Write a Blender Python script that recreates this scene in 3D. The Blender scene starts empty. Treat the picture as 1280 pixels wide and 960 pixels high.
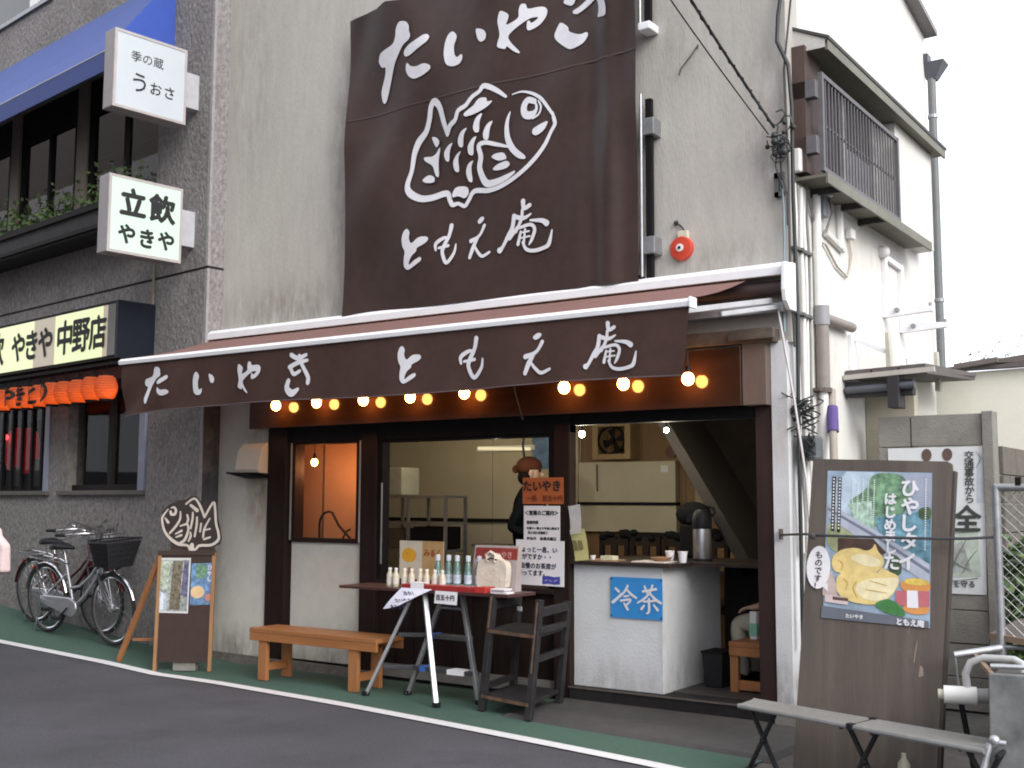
import bpy, bmesh, math, random
from math import sin, cos, pi, radians
from mathutils import Vector as V, Matrix
from mathutils.geometry import tessellate_polygon

random.seed(7)
scene = bpy.context.scene
COL = scene.collection

# ---------------------------------------------------------------- camera
cam_d = bpy.data.cameras.new('camera')
cam = bpy.data.objects.new('camera', cam_d)
COL.objects.link(cam)
cam.location = (2.816, -7.105, 1.40)
cam.rotation_mode = 'XYZ'
CAM_M = Matrix.Rotation(radians(34.85), 4, 'Z') @ Matrix.Rotation(radians(95.85), 4, 'X') @ Matrix.Rotation(radians(0.19), 4, 'Z')
cam.rotation_euler = CAM_M.to_euler()
cam_d.sensor_fit = 'HORIZONTAL'
cam_d.sensor_width = 36.0
cam_d.lens = 36.0 * 1438 / 1280
cam_d.clip_start = 0.05
cam_d.clip_end = 2000
scene.camera = cam

# ---------------------------------------------------------------- sky, sun, exposure
world = bpy.data.worlds.new('World')
scene.world = world
world.use_nodes = True
wn, wl = world.node_tree.nodes, world.node_tree.links
bg = wn['Background']
sky = wn.new('ShaderNodeTexSky')
sky.sky_type = 'NISHITA'
sky.sun_disc = False
SUN_EL, SUN_AZ = radians(32), radians(113)     # azimuth clockwise from +Y
sky.sun_elevation = SUN_EL
sky.sun_rotation = SUN_AZ
sky.air_density = 1.0
sky.dust_density = 6.0
sky.ozone_density = 1.0
grey = wn.new('ShaderNodeHueSaturation')
grey.inputs['Saturation'].default_value = 0.22
wmix = wn.new('ShaderNodeMix')
wmix.data_type = 'RGBA'
wmix.inputs['Factor'].default_value = 0.62      # cloud cover: an even bright layer over the clear sky
wmix.inputs[7].default_value = (15.3, 15.8, 17.2, 1)
wl.new(sky.outputs[0], grey.inputs['Color'])
wl.new(grey.outputs[0], wmix.inputs[6])
wl.new(wmix.outputs[2], bg.inputs['Color'])
bg.inputs['Strength'].default_value = 0.135

sd = bpy.data.lights.new('sun', 'SUN')
sd.energy = 1.7
sd.angle = radians(30)
sd.color = (1.0, 0.97, 0.93)
sun = bpy.data.objects.new('sun', sd)
COL.objects.link(sun)
sdir = V((sin(SUN_AZ) * cos(SUN_EL), cos(SUN_AZ) * cos(SUN_EL), sin(SUN_EL)))
sun.rotation_euler = sdir.to_track_quat('Z', 'Y').to_euler()
sun.location = (8, -4, 9)

vs = scene.view_settings
vs.view_transform = 'Standard'
vs.look = 'None'
vs.exposure = 0.24
vs.gamma = 1.0
scene.cycles.use_denoising = True
scene.cycles.filter_width = 1.9
scene.cycles.max_bounces = 8
scene.cycles.transparent_max_bounces = 16
scene.cycles.sample_clamp_indirect = 6.0

# ---------------------------------------------------------------- materials
MATS = {}
def M(name, col, rough=.6, var=.12, scale=9, bump=0., bscale=60, metal=0., spec=.5, stretch=(1, 1, 1), big=0., coat=0., dirt=None, spots=(), origin=(0, 0, 0)):
    """Procedural surface: fine colour grain, optional broad blotches, streaks (stretch), bump and dirt."""
    if name in MATS: return MATS[name]
    m = bpy.data.materials.new(name); m.use_nodes = True
    n, l = m.node_tree.nodes, m.node_tree.links
    b = n['Principled BSDF']
    b.inputs['Roughness'].default_value = rough
    b.inputs['Metallic'].default_value = metal
    b.inputs['Specular IOR Level'].default_value = spec
    b.inputs['Coat Weight'].default_value = coat
    tc = n.new('ShaderNodeTexCoord'); mp = n.new('ShaderNodeMapping')
    mp.inputs['Scale'].default_value = stretch
    l.new(tc.outputs['Object'], mp.inputs[0])
    no = n.new('ShaderNodeTexNoise'); no.inputs['Scale'].default_value = scale; no.inputs['Detail'].default_value = 6; no.inputs['Roughness'].default_value = .65
    l.new(mp.outputs[0], no.inputs['Vector'])
    rp = n.new('ShaderNodeValToRGB')
    rp.color_ramp.elements[0].position = .28; rp.color_ramp.elements[1].position = .72
    lo = [max(0, c * (1 - var)) for c in col]; hi = [min(1, c * (1 + var)) for c in col]
    rp.color_ramp.elements[0].color = (*lo, 1); rp.color_ramp.elements[1].color = (*hi, 1)
    l.new(no.outputs[0], rp.inputs[0])
    out = rp.outputs[0]
    if big:
        n2 = n.new('ShaderNodeTexNoise'); n2.inputs['Scale'].default_value = 1.1; n2.inputs['Detail'].default_value = 5
        l.new(mp.outputs[0], n2.inputs['Vector'])
        r2 = n.new('ShaderNodeValToRGB'); r2.color_ramp.elements[0].position = .3; r2.color_ramp.elements[1].position = .7
        g = 1 - big; r2.color_ramp.elements[0].color = (g, g, g * .97, 1); r2.color_ramp.elements[1].color = (1, 1, 1, 1)
        l.new(n2.outputs[0], r2.inputs[0])
        mx = n.new('ShaderNodeMix'); mx.data_type = 'RGBA'; mx.blend_type = 'MULTIPLY'; mx.inputs['Factor'].default_value = 1
        l.new(out, mx.inputs[6]); l.new(r2.outputs[0], mx.inputs[7]); out = mx.outputs[2]
    if dirt:
        dcol, dscale, dlo, dhi = dirt
        n3 = n.new('ShaderNodeTexNoise'); n3.inputs['Scale'].default_value = dscale; n3.inputs['Detail'].default_value = 8; n3.inputs['Roughness'].default_value = .75
        l.new(tc.outputs['Object'], n3.inputs['Vector'])
        r3 = n.new('ShaderNodeValToRGB'); r3.color_ramp.elements[0].position = dlo; r3.color_ramp.elements[1].position = dhi
        r3.color_ramp.elements[0].color = (0, 0, 0, 1); r3.color_ramp.elements[1].color = (1, 1, 1, 1)
        l.new(n3.outputs[0], r3.inputs[0])
        mx = n.new('ShaderNodeMix'); mx.data_type = 'RGBA'
        l.new(r3.outputs[0], mx.inputs['Factor']); l.new(out, mx.inputs[6]); mx.inputs[7].default_value = (*dcol, 1); out = mx.outputs[2]
    for c, rad, scol, amt in spots:                     # stains with a place of their own (world metres, less the object's origin)
        sb_ = n.new('ShaderNodeVectorMath'); sb_.operation = 'SUBTRACT'; sb_.inputs[1].default_value = [a_ - o_ for a_, o_ in zip(c, origin)]
        dv = n.new('ShaderNodeVectorMath'); dv.operation = 'DIVIDE'; dv.inputs[1].default_value = rad
        ln = n.new('ShaderNodeVectorMath'); ln.operation = 'LENGTH'
        l.new(tc.outputs['Object'], sb_.inputs[0]); l.new(sb_.outputs[0], dv.inputs[0]); l.new(dv.outputs[0], ln.inputs[0])
        sm = n.new('ShaderNodeMapRange'); sm.interpolation_type = 'SMOOTHSTEP'; sm.inputs[1].default_value = 1; sm.inputs[2].default_value = .15; sm.inputs[3].default_value = 0; sm.inputs[4].default_value = 1
        l.new(ln.outputs['Value'], sm.inputs[0])
        mp2 = n.new('ShaderNodeMapping'); mp2.inputs['Scale'].default_value = (7, 7, 2.0); l.new(tc.outputs['Object'], mp2.inputs[0])
        n4 = n.new('ShaderNodeTexNoise'); n4.inputs['Scale'].default_value = 1.6; n4.inputs['Detail'].default_value = 7; n4.inputs['Roughness'].default_value = .7; l.new(mp2.outputs[0], n4.inputs['Vector'])
        r4 = n.new('ShaderNodeMapRange'); r4.inputs[1].default_value = .33; r4.inputs[2].default_value = .62; r4.inputs[3].default_value = 0; r4.inputs[4].default_value = amt; l.new(n4.outputs[0], r4.inputs[0])
        mu = n.new('ShaderNodeMath'); mu.operation = 'MULTIPLY'; l.new(sm.outputs[0], mu.inputs[0]); l.new(r4.outputs[0], mu.inputs[1])
        mx = n.new('ShaderNodeMix'); mx.data_type = 'RGBA'; l.new(mu.outputs[0], mx.inputs['Factor']); l.new(out, mx.inputs[6]); mx.inputs[7].default_value = (*scol, 1); out = mx.outputs[2]
    l.new(out, b.inputs['Base Color'])
    if bump:
        nb = n.new('ShaderNodeTexNoise'); nb.inputs['Scale'].default_value = bscale; nb.inputs['Detail'].default_value = 4
        l.new(mp.outputs[0], nb.inputs['Vector'])
        bp = n.new('ShaderNodeBump'); bp.inputs['Strength'].default_value = bump; bp.inputs['Distance'].default_value = .02
        l.new(nb.outputs[0], bp.inputs['Height']); l.new(bp.outputs[0], b.inputs['Normal'])
    MATS[name] = m
    return m
def EM(name, col, s, base=(.8, .8, .8)):
    if name in MATS: return MATS[name]
    m = bpy.data.materials.new(name); m.use_nodes = True
    n, l = m.node_tree.nodes, m.node_tree.links
    b = n['Principled BSDF']
    b.inputs['Base Color'].default_value = (*base, 1); b.inputs['Roughness'].default_value = .3
    no = n.new('ShaderNodeTexNoise'); no.inputs['Scale'].default_value = 3
    rp = n.new('ShaderNodeValToRGB'); rp.color_ramp.elements[0].color = (*[c * .88 for c in col], 1); rp.color_ramp.elements[1].color = (*col, 1)
    l.new(no.outputs[0], rp.inputs[0]); l.new(rp.outputs[0], b.inputs['Emission Color'])
    b.inputs['Emission Strength'].default_value = s
    MATS[name] = m
    return m
def GL(name, tint=(1, 1, 1), refl=1.0):
    if name in MATS: return MATS[name]
    m = bpy.data.materials.new(name); m.use_nodes = True
    n, l = m.node_tree.nodes, m.node_tree.links
    n.remove(n['Principled BSDF'])
    tr = n.new('ShaderNodeBsdfTransparent'); tr.inputs[0].default_value = (*tint, 1)
    gl = n.new('ShaderNodeBsdfGlossy'); gl.inputs['Roughness'].default_value = .02; gl.inputs[0].default_value = (refl, refl, refl, 1)
    no = n.new('ShaderNodeTexNoise'); no.inputs['Scale'].default_value = 2
    bp = n.new('ShaderNodeBump'); bp.inputs['Strength'].default_value = .02
    l.new(no.outputs[0], bp.inputs['Height']); l.new(bp.outputs[0], gl.inputs['Normal'])
    fr = n.new('ShaderNodeFresnel'); fr.inputs[0].default_value = 1.45
    mx = n.new('ShaderNodeMixShader')
    ge = n.new('ShaderNodeNewGeometry'); inv = n.new('ShaderNodeMath'); inv.operation = 'SUBTRACT'; inv.inputs[0].default_value = 1
    mu = n.new('ShaderNodeMath'); mu.operation = 'MULTIPLY'
    l.new(ge.outputs['Backfacing'], inv.inputs[1]); l.new(inv.outputs[0], mu.inputs[0]); l.new(fr.outputs[0], mu.inputs[1])   # reflect on the outer skin only
    l.new(mu.outputs[0], mx.inputs[0]); l.new(tr.outputs[0], mx.inputs[1]); l.new(gl.outputs[0], mx.inputs[2])
    l.new(mx.outputs[0], n['Material Output'].inputs[0])
    MATS[name] = m
    return m

GLYPH = {
 'ta': [('p',[(0.263,0.641),(0.337,0.625),(0.371,0.578),(0.368,0.536),(0.385,0.495),(0.365,0.462),(0.299,0.441),(0.245,0.379),(0.192,0.306),(0.159,0.218),(0.12,0.109),(0.08,0.0),(0.039,0.008),(0.017,0.099),(0.037,0.159),(0.077,0.246),(0.083,0.309),(0.035,0.309),(0.0,0.366),(0.02,0.431),(0.082,0.449),(0.184,0.468),(0.217,0.524),(0.223,0.587)]),('p',[(0.312,0.39),(0.359,0.422),(0.444,0.444),(0.536,0.477),(0.581,0.448),(0.562,0.405),(0.471,0.369),(0.379,0.332),(0.319,0.33),(0.302,0.361)]),('p',[(0.333,0.287),(0.38,0.237),(0.446,0.219),(0.524,0.231),(0.595,0.199),(0.599,0.162),(0.512,0.13),(0.42,0.12),(0.354,0.159),(0.32,0.219)])],
 'i': [('p',[(0.085,0.298),(0.129,0.252),(0.123,0.217),(0.101,0.176),(0.105,0.103),(0.13,0.062),(0.183,0.09),(0.192,0.048),(0.161,0.004),(0.086,0.0),(0.023,0.03),(0.0,0.117),(0.01,0.218),(0.041,0.283)]),('p',[(0.311,0.264),(0.393,0.233),(0.423,0.191),(0.415,0.147),(0.375,0.132),(0.339,0.16)])],
 'ya': [('p',[(0.03,0.377),(0.107,0.33),(0.103,0.291),(0.075,0.238),(0.194,0.278),(0.189,0.339),(0.206,0.389),(0.252,0.384),(0.261,0.335),(0.355,0.341),(0.406,0.33),(0.428,0.297),(0.411,0.243),(0.354,0.189),(0.274,0.164),(0.254,0.184),(0.26,0.247),(0.28,0.246),(0.292,0.219),(0.337,0.242),(0.355,0.262),(0.286,0.265),(0.217,0.233),(0.147,0.195),(0.095,0.153),(0.124,0.097),(0.199,0.015),(0.191,0.0),(0.135,0.035),(0.086,0.084),(0.077,0.053),(0.0,0.086),(0.006,0.125),(0.027,0.17),(0.018,0.232),(0.003,0.291),(0.013,0.343)])],
 'ki': [('p',[(0.051,0.248),(0.127,0.185),(0.129,0.146),(0.235,0.092),(0.3,0.105),(0.305,0.07),(0.267,0.022),(0.207,0.003),(0.147,0.0),(0.082,0.047),(0.011,0.112),(0.0,0.154),(0.023,0.201)]),('p',[(0.161,0.302),(0.166,0.276),(0.221,0.258),(0.345,0.321),(0.441,0.372),(0.41,0.409),(0.303,0.361),(0.227,0.314)]),('p',[(0.391,0.181),(0.478,0.164),(0.484,0.21),(0.476,0.278),(0.441,0.353),(0.379,0.474),(0.325,0.47),(0.377,0.361),(0.408,0.267),(0.407,0.22)]),('p',[(0.074,0.387),(0.107,0.364),(0.151,0.343),(0.178,0.355),(0.184,0.383),(0.303,0.418),(0.336,0.448),(0.271,0.465),(0.163,0.437),(0.085,0.418)])],
 'fish': [('s',[(0.973,0.795,0.023),(0.889,0.86,0.039),(0.789,0.909,0.042),(0.745,0.873,0.034),(0.673,0.84,0.037),(0.614,0.785,0.04),(0.54,0.758,0.04),(0.511,0.691,0.043),(0.451,0.654,0.049),(0.424,0.596,0.041)]),('s',[(0.424,0.596,0.041),(0.376,0.717,0.049),(0.337,0.835,0.052),(0.284,0.89,0.058),(0.245,0.854,0.05),(0.223,0.76,0.05),(0.185,0.668,0.053),(0.107,0.596,0.062),(0.061,0.505,0.051),(0.038,0.373,0.042),(0.0,0.255,0.051),(0.032,0.182,0.062),(0.149,0.12,0.055),(0.272,0.107,0.052),(0.415,0.121,0.049),(0.445,0.062,0.04),(0.468,0.023,0.038),(0.52,0.027,0.029),(0.578,0.0,0.032),(0.615,0.036,0.034),(0.673,0.104,0.039),(0.816,0.087,0.039),(0.957,0.105,0.036),(1.109,0.167,0.035),(1.232,0.25,0.035),(1.326,0.347,0.032),(1.38,0.44,0.027),(1.414,0.496,0.029),(1.408,0.538,0.03),(1.395,0.586,0.02)]),('s',[(1.029,0.801,0.008),(1.112,0.809,0.015),(1.208,0.775,0.023),(1.289,0.717,0.027),(1.355,0.634,0.025),(1.401,0.568,0.022)]),('s',[(1.228,0.709,0.043),(1.167,0.731,0.051),(1.132,0.685,0.056),(1.146,0.624,0.058),(1.207,0.606,0.063),(1.248,0.639,0.03),(1.245,0.68,0.02),(1.228,0.703,0.018)]),('s',[(1.265,0.705,0.013),(1.291,0.653,0.017),(1.275,0.599,0.017),(1.22,0.575,0.015)]),('p',[(1.019,0.691),(0.994,0.584),(1.007,0.476),(1.069,0.371),(1.165,0.296),(1.164,0.267),(1.096,0.285),(1.014,0.358),(0.965,0.449),(0.956,0.545),(0.973,0.624)]),('p',[(1.368,0.536),(1.327,0.462),(1.26,0.431),(1.22,0.453),(1.223,0.493),(1.288,0.515)]),('s',[(1.0,0.396,0.018),(0.888,0.434,0.031),(0.788,0.464,0.034),(0.731,0.445,0.037),(0.745,0.359,0.042),(0.731,0.266,0.047),(0.788,0.15,0.057),(0.887,0.14,0.052),(0.985,0.159,0.043),(1.061,0.187,0.02)]),('p',[(0.831,0.344),(0.873,0.366),(0.958,0.362),(0.993,0.303),(0.944,0.3),(0.902,0.302)]),('p',[(0.845,0.241),(0.887,0.275),(0.986,0.293),(1.027,0.256),(0.992,0.228),(0.901,0.226)]),('p',[(0.781,0.703),(0.745,0.633),(0.742,0.55),(0.702,0.552),(0.684,0.597),(0.716,0.674)]),('p',[(0.867,0.63),(0.831,0.569),(0.817,0.476),(0.774,0.487),(0.771,0.544),(0.81,0.608)]),('p',[(0.644,0.607),(0.6,0.553),(0.592,0.452),(0.548,0.466),(0.538,0.528),(0.578,0.587)]),('p',[(0.724,0.53),(0.687,0.465),(0.684,0.376),(0.636,0.39),(0.629,0.451),(0.673,0.509)]),('p',[(0.493,0.518),(0.452,0.459),(0.449,0.363),(0.407,0.382),(0.384,0.447),(0.429,0.5)]),('p',[(0.575,0.437),(0.534,0.384),(0.546,0.265),(0.497,0.282),(0.482,0.357),(0.519,0.411)]),('p',[(0.684,0.346),(0.651,0.292),(0.666,0.168),(0.622,0.184),(0.6,0.265),(0.629,0.326)]),('p',[(0.239,0.615),(0.3,0.597),(0.343,0.552),(0.301,0.499)]),('p',[(0.155,0.464),(0.286,0.44),(0.354,0.526),(0.329,0.396),(0.344,0.254),(0.302,0.279),(0.271,0.37),(0.178,0.422)]),('p',[(0.148,0.268),(0.225,0.304),(0.294,0.274),(0.299,0.225),(0.21,0.235)]),('p',[(0.6,0.722),(0.702,0.767),(0.724,0.799),(0.76,0.818),(0.817,0.81),(0.817,0.774),(0.874,0.78),(0.817,0.732),(0.702,0.695),(0.614,0.689)]),('p',[(0.468,0.107),(0.505,0.161),(0.615,0.149),(0.629,0.093),(0.586,0.052),(0.527,0.086),(0.475,0.076)])],
 'to': [('p',[(0.057,0.349),(0.093,0.312),(0.079,0.264),(0.108,0.209),(0.179,0.261),(0.27,0.255),(0.284,0.225),(0.243,0.197),(0.165,0.174),(0.165,0.146),(0.116,0.119),(0.088,0.078),(0.081,0.04),(0.138,0.077),(0.208,0.102),(0.215,0.068),(0.152,0.037),(0.067,0.0),(0.026,0.041),(0.03,0.119),(0.044,0.156),(0.008,0.211),(0.0,0.274),(0.021,0.328)])],
 'mo': [('s',[(0.143,0.292,0.037),(0.123,0.216,0.032),(0.076,0.135,0.035),(0.062,0.082,0.032),(0.103,0.0,0.032),(0.171,0.068,0.027),(0.187,0.136,0.015)]),('s',[(0.0,0.112,0.02),(0.0,0.161,0.032),(0.062,0.197,0.03),(0.103,0.202,0.02)]),('s',[(0.028,0.125,0.02),(0.117,0.135,0.025)])],
 'e': [('p',[(0.059,0.282),(0.099,0.314),(0.132,0.304),(0.118,0.273),(0.079,0.254)]),('s',[(0.132,0.239,0.029),(0.086,0.165,0.024),(0.007,0.133,0.036)]),('s',[(0.079,0.166,0.021),(0.033,0.086,0.036),(0.0,0.004,0.029)]),('s',[(0.046,0.084,0.019),(0.075,0.038,0.024),(0.118,0.0,0.026),(0.183,0.024,0.021)])],
 'an': [('s',[(0.216,0.386,0.039),(0.222,0.331,0.032),(0.272,0.349,0.032)]),('s',[(0.134,0.281,0.035),(0.215,0.258,0.032),(0.28,0.282,0.014)]),('s',[(0.134,0.286,0.035),(0.115,0.199,0.035),(0.077,0.141,0.035),(0.026,0.063,0.028),(0.0,0.04,0.049)]),('s',[(0.159,0.193,0.03),(0.089,0.118,0.028)]),('s',[(0.209,0.322,0.025),(0.196,0.251,0.028),(0.146,0.163,0.025)]),('s',[(0.277,0.234,0.016),(0.375,0.219,0.034),(0.421,0.192,0.047)]),('s',[(0.19,0.157,0.021),(0.164,0.066,0.028)]),('s',[(0.177,0.188,0.023),(0.277,0.202,0.027),(0.314,0.161,0.029),(0.289,0.091,0.029),(0.264,0.053,0.014)]),('s',[(0.23,0.172,0.018),(0.214,0.06,0.021)]),('s',[(0.19,0.11,0.014),(0.27,0.115,0.014)]),('s',[(0.19,0.151,0.014),(0.264,0.153,0.014)]),('s',[(0.208,0.076,0.021),(0.239,0.02,0.027),(0.313,0.0,0.029),(0.41,0.013,0.031),(0.446,0.039,0.036),(0.471,0.133,0.013)])],
 'kis': [('s',[(0.036,0.285,0.034),(0.1,0.256,0.034),(0.176,0.276,0.025)]),('s',[(0.02,0.195,0.034),(0.1,0.223,0.034),(0.186,0.235,0.024)]),('s',[(0.113,0.274,0.028),(0.136,0.211,0.031),(0.188,0.117,0.034),(0.185,0.069,0.031)]),('s',[(0.029,0.192,0.031),(0.063,0.141,0.031),(0.119,0.16,0.025)]),('s',[(0.013,0.092,0.04),(0.0,0.039,0.05),(0.048,0.0,0.053),(0.101,0.026,0.025)])],
}
# ---------------------------------------------------------------- mesh building
def frame_of(d):
    d = V(d).normalized()
    a = V((0, 0, 1)) if abs(d.z) < .95 else V((1, 0, 0))
    u = a.cross(d).normalized()
    return u, d.cross(u).normalized()
class MB:
    def __init__(s): s.v, s.f, s.mi, s.cur = [], [], [], 0
    def add(s, vs_, fs):
        o = len(s.v); s.v += [V(p) for p in vs_]
        for f in fs: s.f.append([i + o for i in f]); s.mi.append(s.cur)
        return s
    def box(s, x0, x1, y0, y1, z0, z1):
        x0, x1 = sorted((x0, x1)); y0, y1 = sorted((y0, y1)); z0, z1 = sorted((z0, z1))
        return s.add([(x0, y0, z0), (x1, y0, z0), (x1, y1, z0), (x0, y1, z0), (x0, y0, z1), (x1, y0, z1), (x1, y1, z1), (x0, y1, z1)],
                     [(3, 2, 1, 0), (4, 5, 6, 7), (0, 1, 5, 4), (1, 2, 6, 5), (2, 3, 7, 6), (3, 0, 4, 7)])
    def hexa(s, p):
        return s.add(p, [(3, 2, 1, 0), (4, 5, 6, 7), (0, 1, 5, 4), (1, 2, 6, 5), (2, 3, 7, 6), (3, 0, 4, 7)])
    def bar(s, p0, p1, w, h, side=None):
        p0, p1 = V(p0), V(p1); d = (p1 - p0).normalized()
        if side is None: u, t = frame_of(d)
        else:
            u = (V(side) - d * V(side).dot(d)).normalized(); t = d.cross(u).normalized()
        u = u * (w / 2); t = t * (h / 2)
        return s.hexa([p0 - u - t, p0 + u - t, p0 + u + t, p0 - u + t, p1 - u - t, p1 + u - t, p1 + u + t, p1 - u + t])
    def tube(s, path, r, seg=8, closed=False):
        path = [V(p) for p in path]; n = len(path)
        rr = r if isinstance(r, (list, tuple)) else [r] * n
        pv = []; u = None
        for i, p in enumerate(path):
            a = path[i - 1] if (i or closed) else p
            b = path[(i + 1) % n] if (i < n - 1 or closed) else p
            d = (b - a).normalized() if (b - a).length > 1e-9 else V((0, 0, 1))
            if u is None: u, _ = frame_of(d)
            u = (u - d * u.dot(d)); u = u.normalized() if u.length > 1e-6 else frame_of(d)[0]
            t = d.cross(u)
            for k in range(seg):
                an = 2 * pi * k / seg; pv.append(p + u * (rr[i] * cos(an)) + t * (rr[i] * sin(an)))
        fs = []
        for i in range(n if closed else n - 1):
            j = (i + 1) % n
            for k in range(seg):
                k2 = (k + 1) % seg; fs.append((i * seg + k, i * seg + k2, j * seg + k2, j * seg + k))
        if not closed:
            fs.append(tuple(range(seg))[::-1]); fs.append(tuple(range((n - 1) * seg, n * seg)))
        return s.add(pv, fs)
    def lathe(s, c, prof, seg=14, axis=(0, 0, 1)):
        c = V(c); d = V(axis).normalized(); u, t = frame_of(d); pv = []; fs = []
        for r, z in prof:
            for k in range(seg):
                an = 2 * pi * k / seg; pv.append(c + d * z + u * (r * cos(an)) + t * (r * sin(an)))
        for i in range(len(prof) - 1):
            for k in range(seg):
                k2 = (k + 1) % seg; fs.append((i * seg + k, i * seg + k2, (i + 1) * seg + k2, (i + 1) * seg + k))
        fs.append(tuple(range(seg))[::-1]); fs.append(tuple(range((len(prof) - 1) * seg, len(prof) * seg)))
        return s.add(pv, fs)
    def ball(s, c, r, seg=14, rings=9, sx=1, sy=1, sz=1):
        c = V(c); pv = []; fs = []
        for i in range(rings + 1):
            th = pi * i / rings
            for k in range(seg):
                ph = 2 * pi * k / seg; pv.append(c + V((r * sx * sin(th) * cos(ph), r * sy * sin(th) * sin(ph), r * sz * cos(th))))
        for i in range(rings):
            for k in range(seg):
                k2 = (k + 1) % seg; fs.append((i * seg + k, (i + 1) * seg + k, (i + 1) * seg + k2, i * seg + k2))
        return s.add(pv, fs)
    def prism(s, pts, O, U, W, depth=0.):
        """Polygon (u,w) in the frame O,U,W, pulled back by depth along U x W reversed (away from the viewer of U,W)."""
        O, U, W = V(O), V(U), V(W); nrm = U.cross(W).normalized()
        P = [O + U * a + W * b for a, b in pts]
        tris = tessellate_polygon([[V((a, b, 0)) for a, b in pts]])
        area = sum(pts[i][0] * pts[(i + 1) % len(pts)][1] - pts[(i + 1) % len(pts)][0] * pts[i][1] for i in range(len(pts)))
        def orient(t):
            (ax, ay), (bx, by), (cx, cy) = (pts[i] for i in t)
            return t if (bx - ax) * (cy - ay) - (cx - ax) * (by - ay) > 0 else (t[0], t[2], t[1])
        tris = [orient(tuple(t)) for t in tris]
        if depth <= 0: return s.add(P, tris)
        n = len(P)
        Q = [p - nrm * depth for p in P]
        side = []
        for i in range(n):
            j = (i + 1) % n
            side.append((i, i + n, j + n, j) if area > 0 else (j, j + n, i + n, i))
        return s.add(P + Q, tris + [tuple(i + n for i in (t[0], t[2], t[1])) for t in tris] + side)
    def ribbon(s, pts, O, U, W, cap=6):
        """Brush stroke: (u,w,width) points smoothed and swept flat in the frame."""
        O, U, W = V(O), V(U), V(W)
        q = []
        n = len(pts)
        for i in range(n - 1):
            p0, p1, p2, p3 = pts[max(i - 1, 0)], pts[i], pts[i + 1], pts[min(i + 2, n - 1)]
            for k in range(5):
                t = k / 5
                q.append(tuple(.5 * (2 * p1[c] + (p2[c] - p0[c]) * t + (2 * p0[c] - 5 * p1[c] + 4 * p2[c] - p3[c]) * t * t + (3 * p1[c] - p0[c] - 3 * p2[c] + p3[c]) * t ** 3) for c in range(3)))
        q.append(tuple(pts[-1]))
        L, R = [], []
        m = len(q)
        for i in range(m):
            a, b = q[max(i - 1, 0)], q[min(i + 1, m - 1)]
            dx, dz = b[0] - a[0], b[1] - a[1]; ln = math.hypot(dx, dz) or 1
            nx, nz = -dz / ln, dx / ln; w = max(q[i][2], .001) / 2
            L.append((q[i][0] + nx * w, q[i][1] + nz * w)); R.append((q[i][0] - nx * w, q[i][1] - nz * w))
        vsx = [O + U * a + W * b for a, b in L] + [O + U * a + W * b for a, b in R]
        fs = [(i, m + i, m + i + 1, i + 1) for i in range(m - 1)]
        s.add(vsx, fs)
        for e, sg in ((0, -1), (m - 1, 1)):          # round ends
            a, b = (q[0], q[1]) if e == 0 else (q[-2], q[-1])
            dx, dz = (b[0] - a[0]) * sg, (b[1] - a[1]) * sg; an = math.atan2(dz, dx); w = max(q[e][2], .001) / 2
            fan = [(q[e][0] + w * cos(an - pi / 2 + pi * k / cap), q[e][1] + w * sin(an - pi / 2 + pi * k / cap)) for k in range(cap + 1)]
            s.add([O + U * x + W * y for x, y in fan], [tuple(range(cap + 1))])
        return s
    def mesh(s, name, mats, smooth=None, loc=None):
        me = bpy.data.meshes.new(name)
        me.from_pydata([tuple(v - loc) for v in s.v] if loc is not None else [tuple(v) for v in s.v], [], s.f)
        for m in (mats if isinstance(mats, (list, tuple)) else [mats]): me.materials.append(m)
        if any(s.mi): me.polygons.foreach_set('material_index', s.mi)
        if smooth:
            me.polygons.foreach_set('use_smooth', [True] * len(me.polygons))
            me.set_sharp_from_angle(angle=radians(smooth))
        me.update()
        return me
def tag(o, label=None, cat=None, group=None, kind=None):
    if label: o['label'] = label
    if cat: o['category'] = cat
    if group: o['group'] = group
    if kind: o['kind'] = kind
    return o
ROOTM = {}
def thing(name, label, cat, loc=(0, 0, 0), rotz=0., group=None):
    o = bpy.data.objects.new(name, None); COL.objects.link(o)
    o.location = loc; o.rotation_euler = (0, 0, rotz); o.empty_display_size = .1
    ROOTM[o.name] = Matrix.Translation(V(loc)) @ Matrix.Rotation(rotz, 4, 'Z')
    return tag(o, label, cat, group)
def part(name, mb, mat, parent, local=False, smooth=None, bevel=0., label=None, kind=None):
    """A child mesh. Coordinates are world metres unless local=True (then the thing's own frame)."""
    me = mb.mesh(name, mat, smooth)
    root = parent
    while root.parent: root = root.parent
    if not local and root.name in ROOTM: me.transform(ROOTM[root.name].inverted())
    elif not local: me.transform(Matrix.Translation(-root.location))
    o = bpy.data.objects.new(name, me); COL.objects.link(o); o.parent = parent
    if bevel: bev(o, bevel)
    return tag(o, label, kind=kind)
def bev(o, w):
    b = o.modifiers.new('bevel', 'BEVEL'); b.width = w; b.segments = 2; b.limit_method = 'ANGLE'; b.angle_limit = radians(40)
def solo(name, mb, mat, label=None, cat=None, group=None, kind=None, smooth=None, bevel=0.):
    """A thing (or a piece of the setting) that is one mesh, its origin under its middle."""
    xs = [v.x for v in mb.v]; ys = [v.y for v in mb.v]; zs = [v.z for v in mb.v]
    loc = V(((min(xs) + max(xs)) / 2, (min(ys) + max(ys)) / 2, min(zs)))
    me = mb.mesh(name, mat, smooth, loc)
    o = bpy.data.objects.new(name, me); COL.objects.link(o); o.location = loc
    if bevel: bev(o, bevel)
    return tag(o, label, cat, group, kind)
def copy_tree(o, parent=None):
    c = o.copy(); COL.objects.link(c); c.parent = parent
    for ch in list(o.children): copy_tree(ch, c)
    return c
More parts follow.
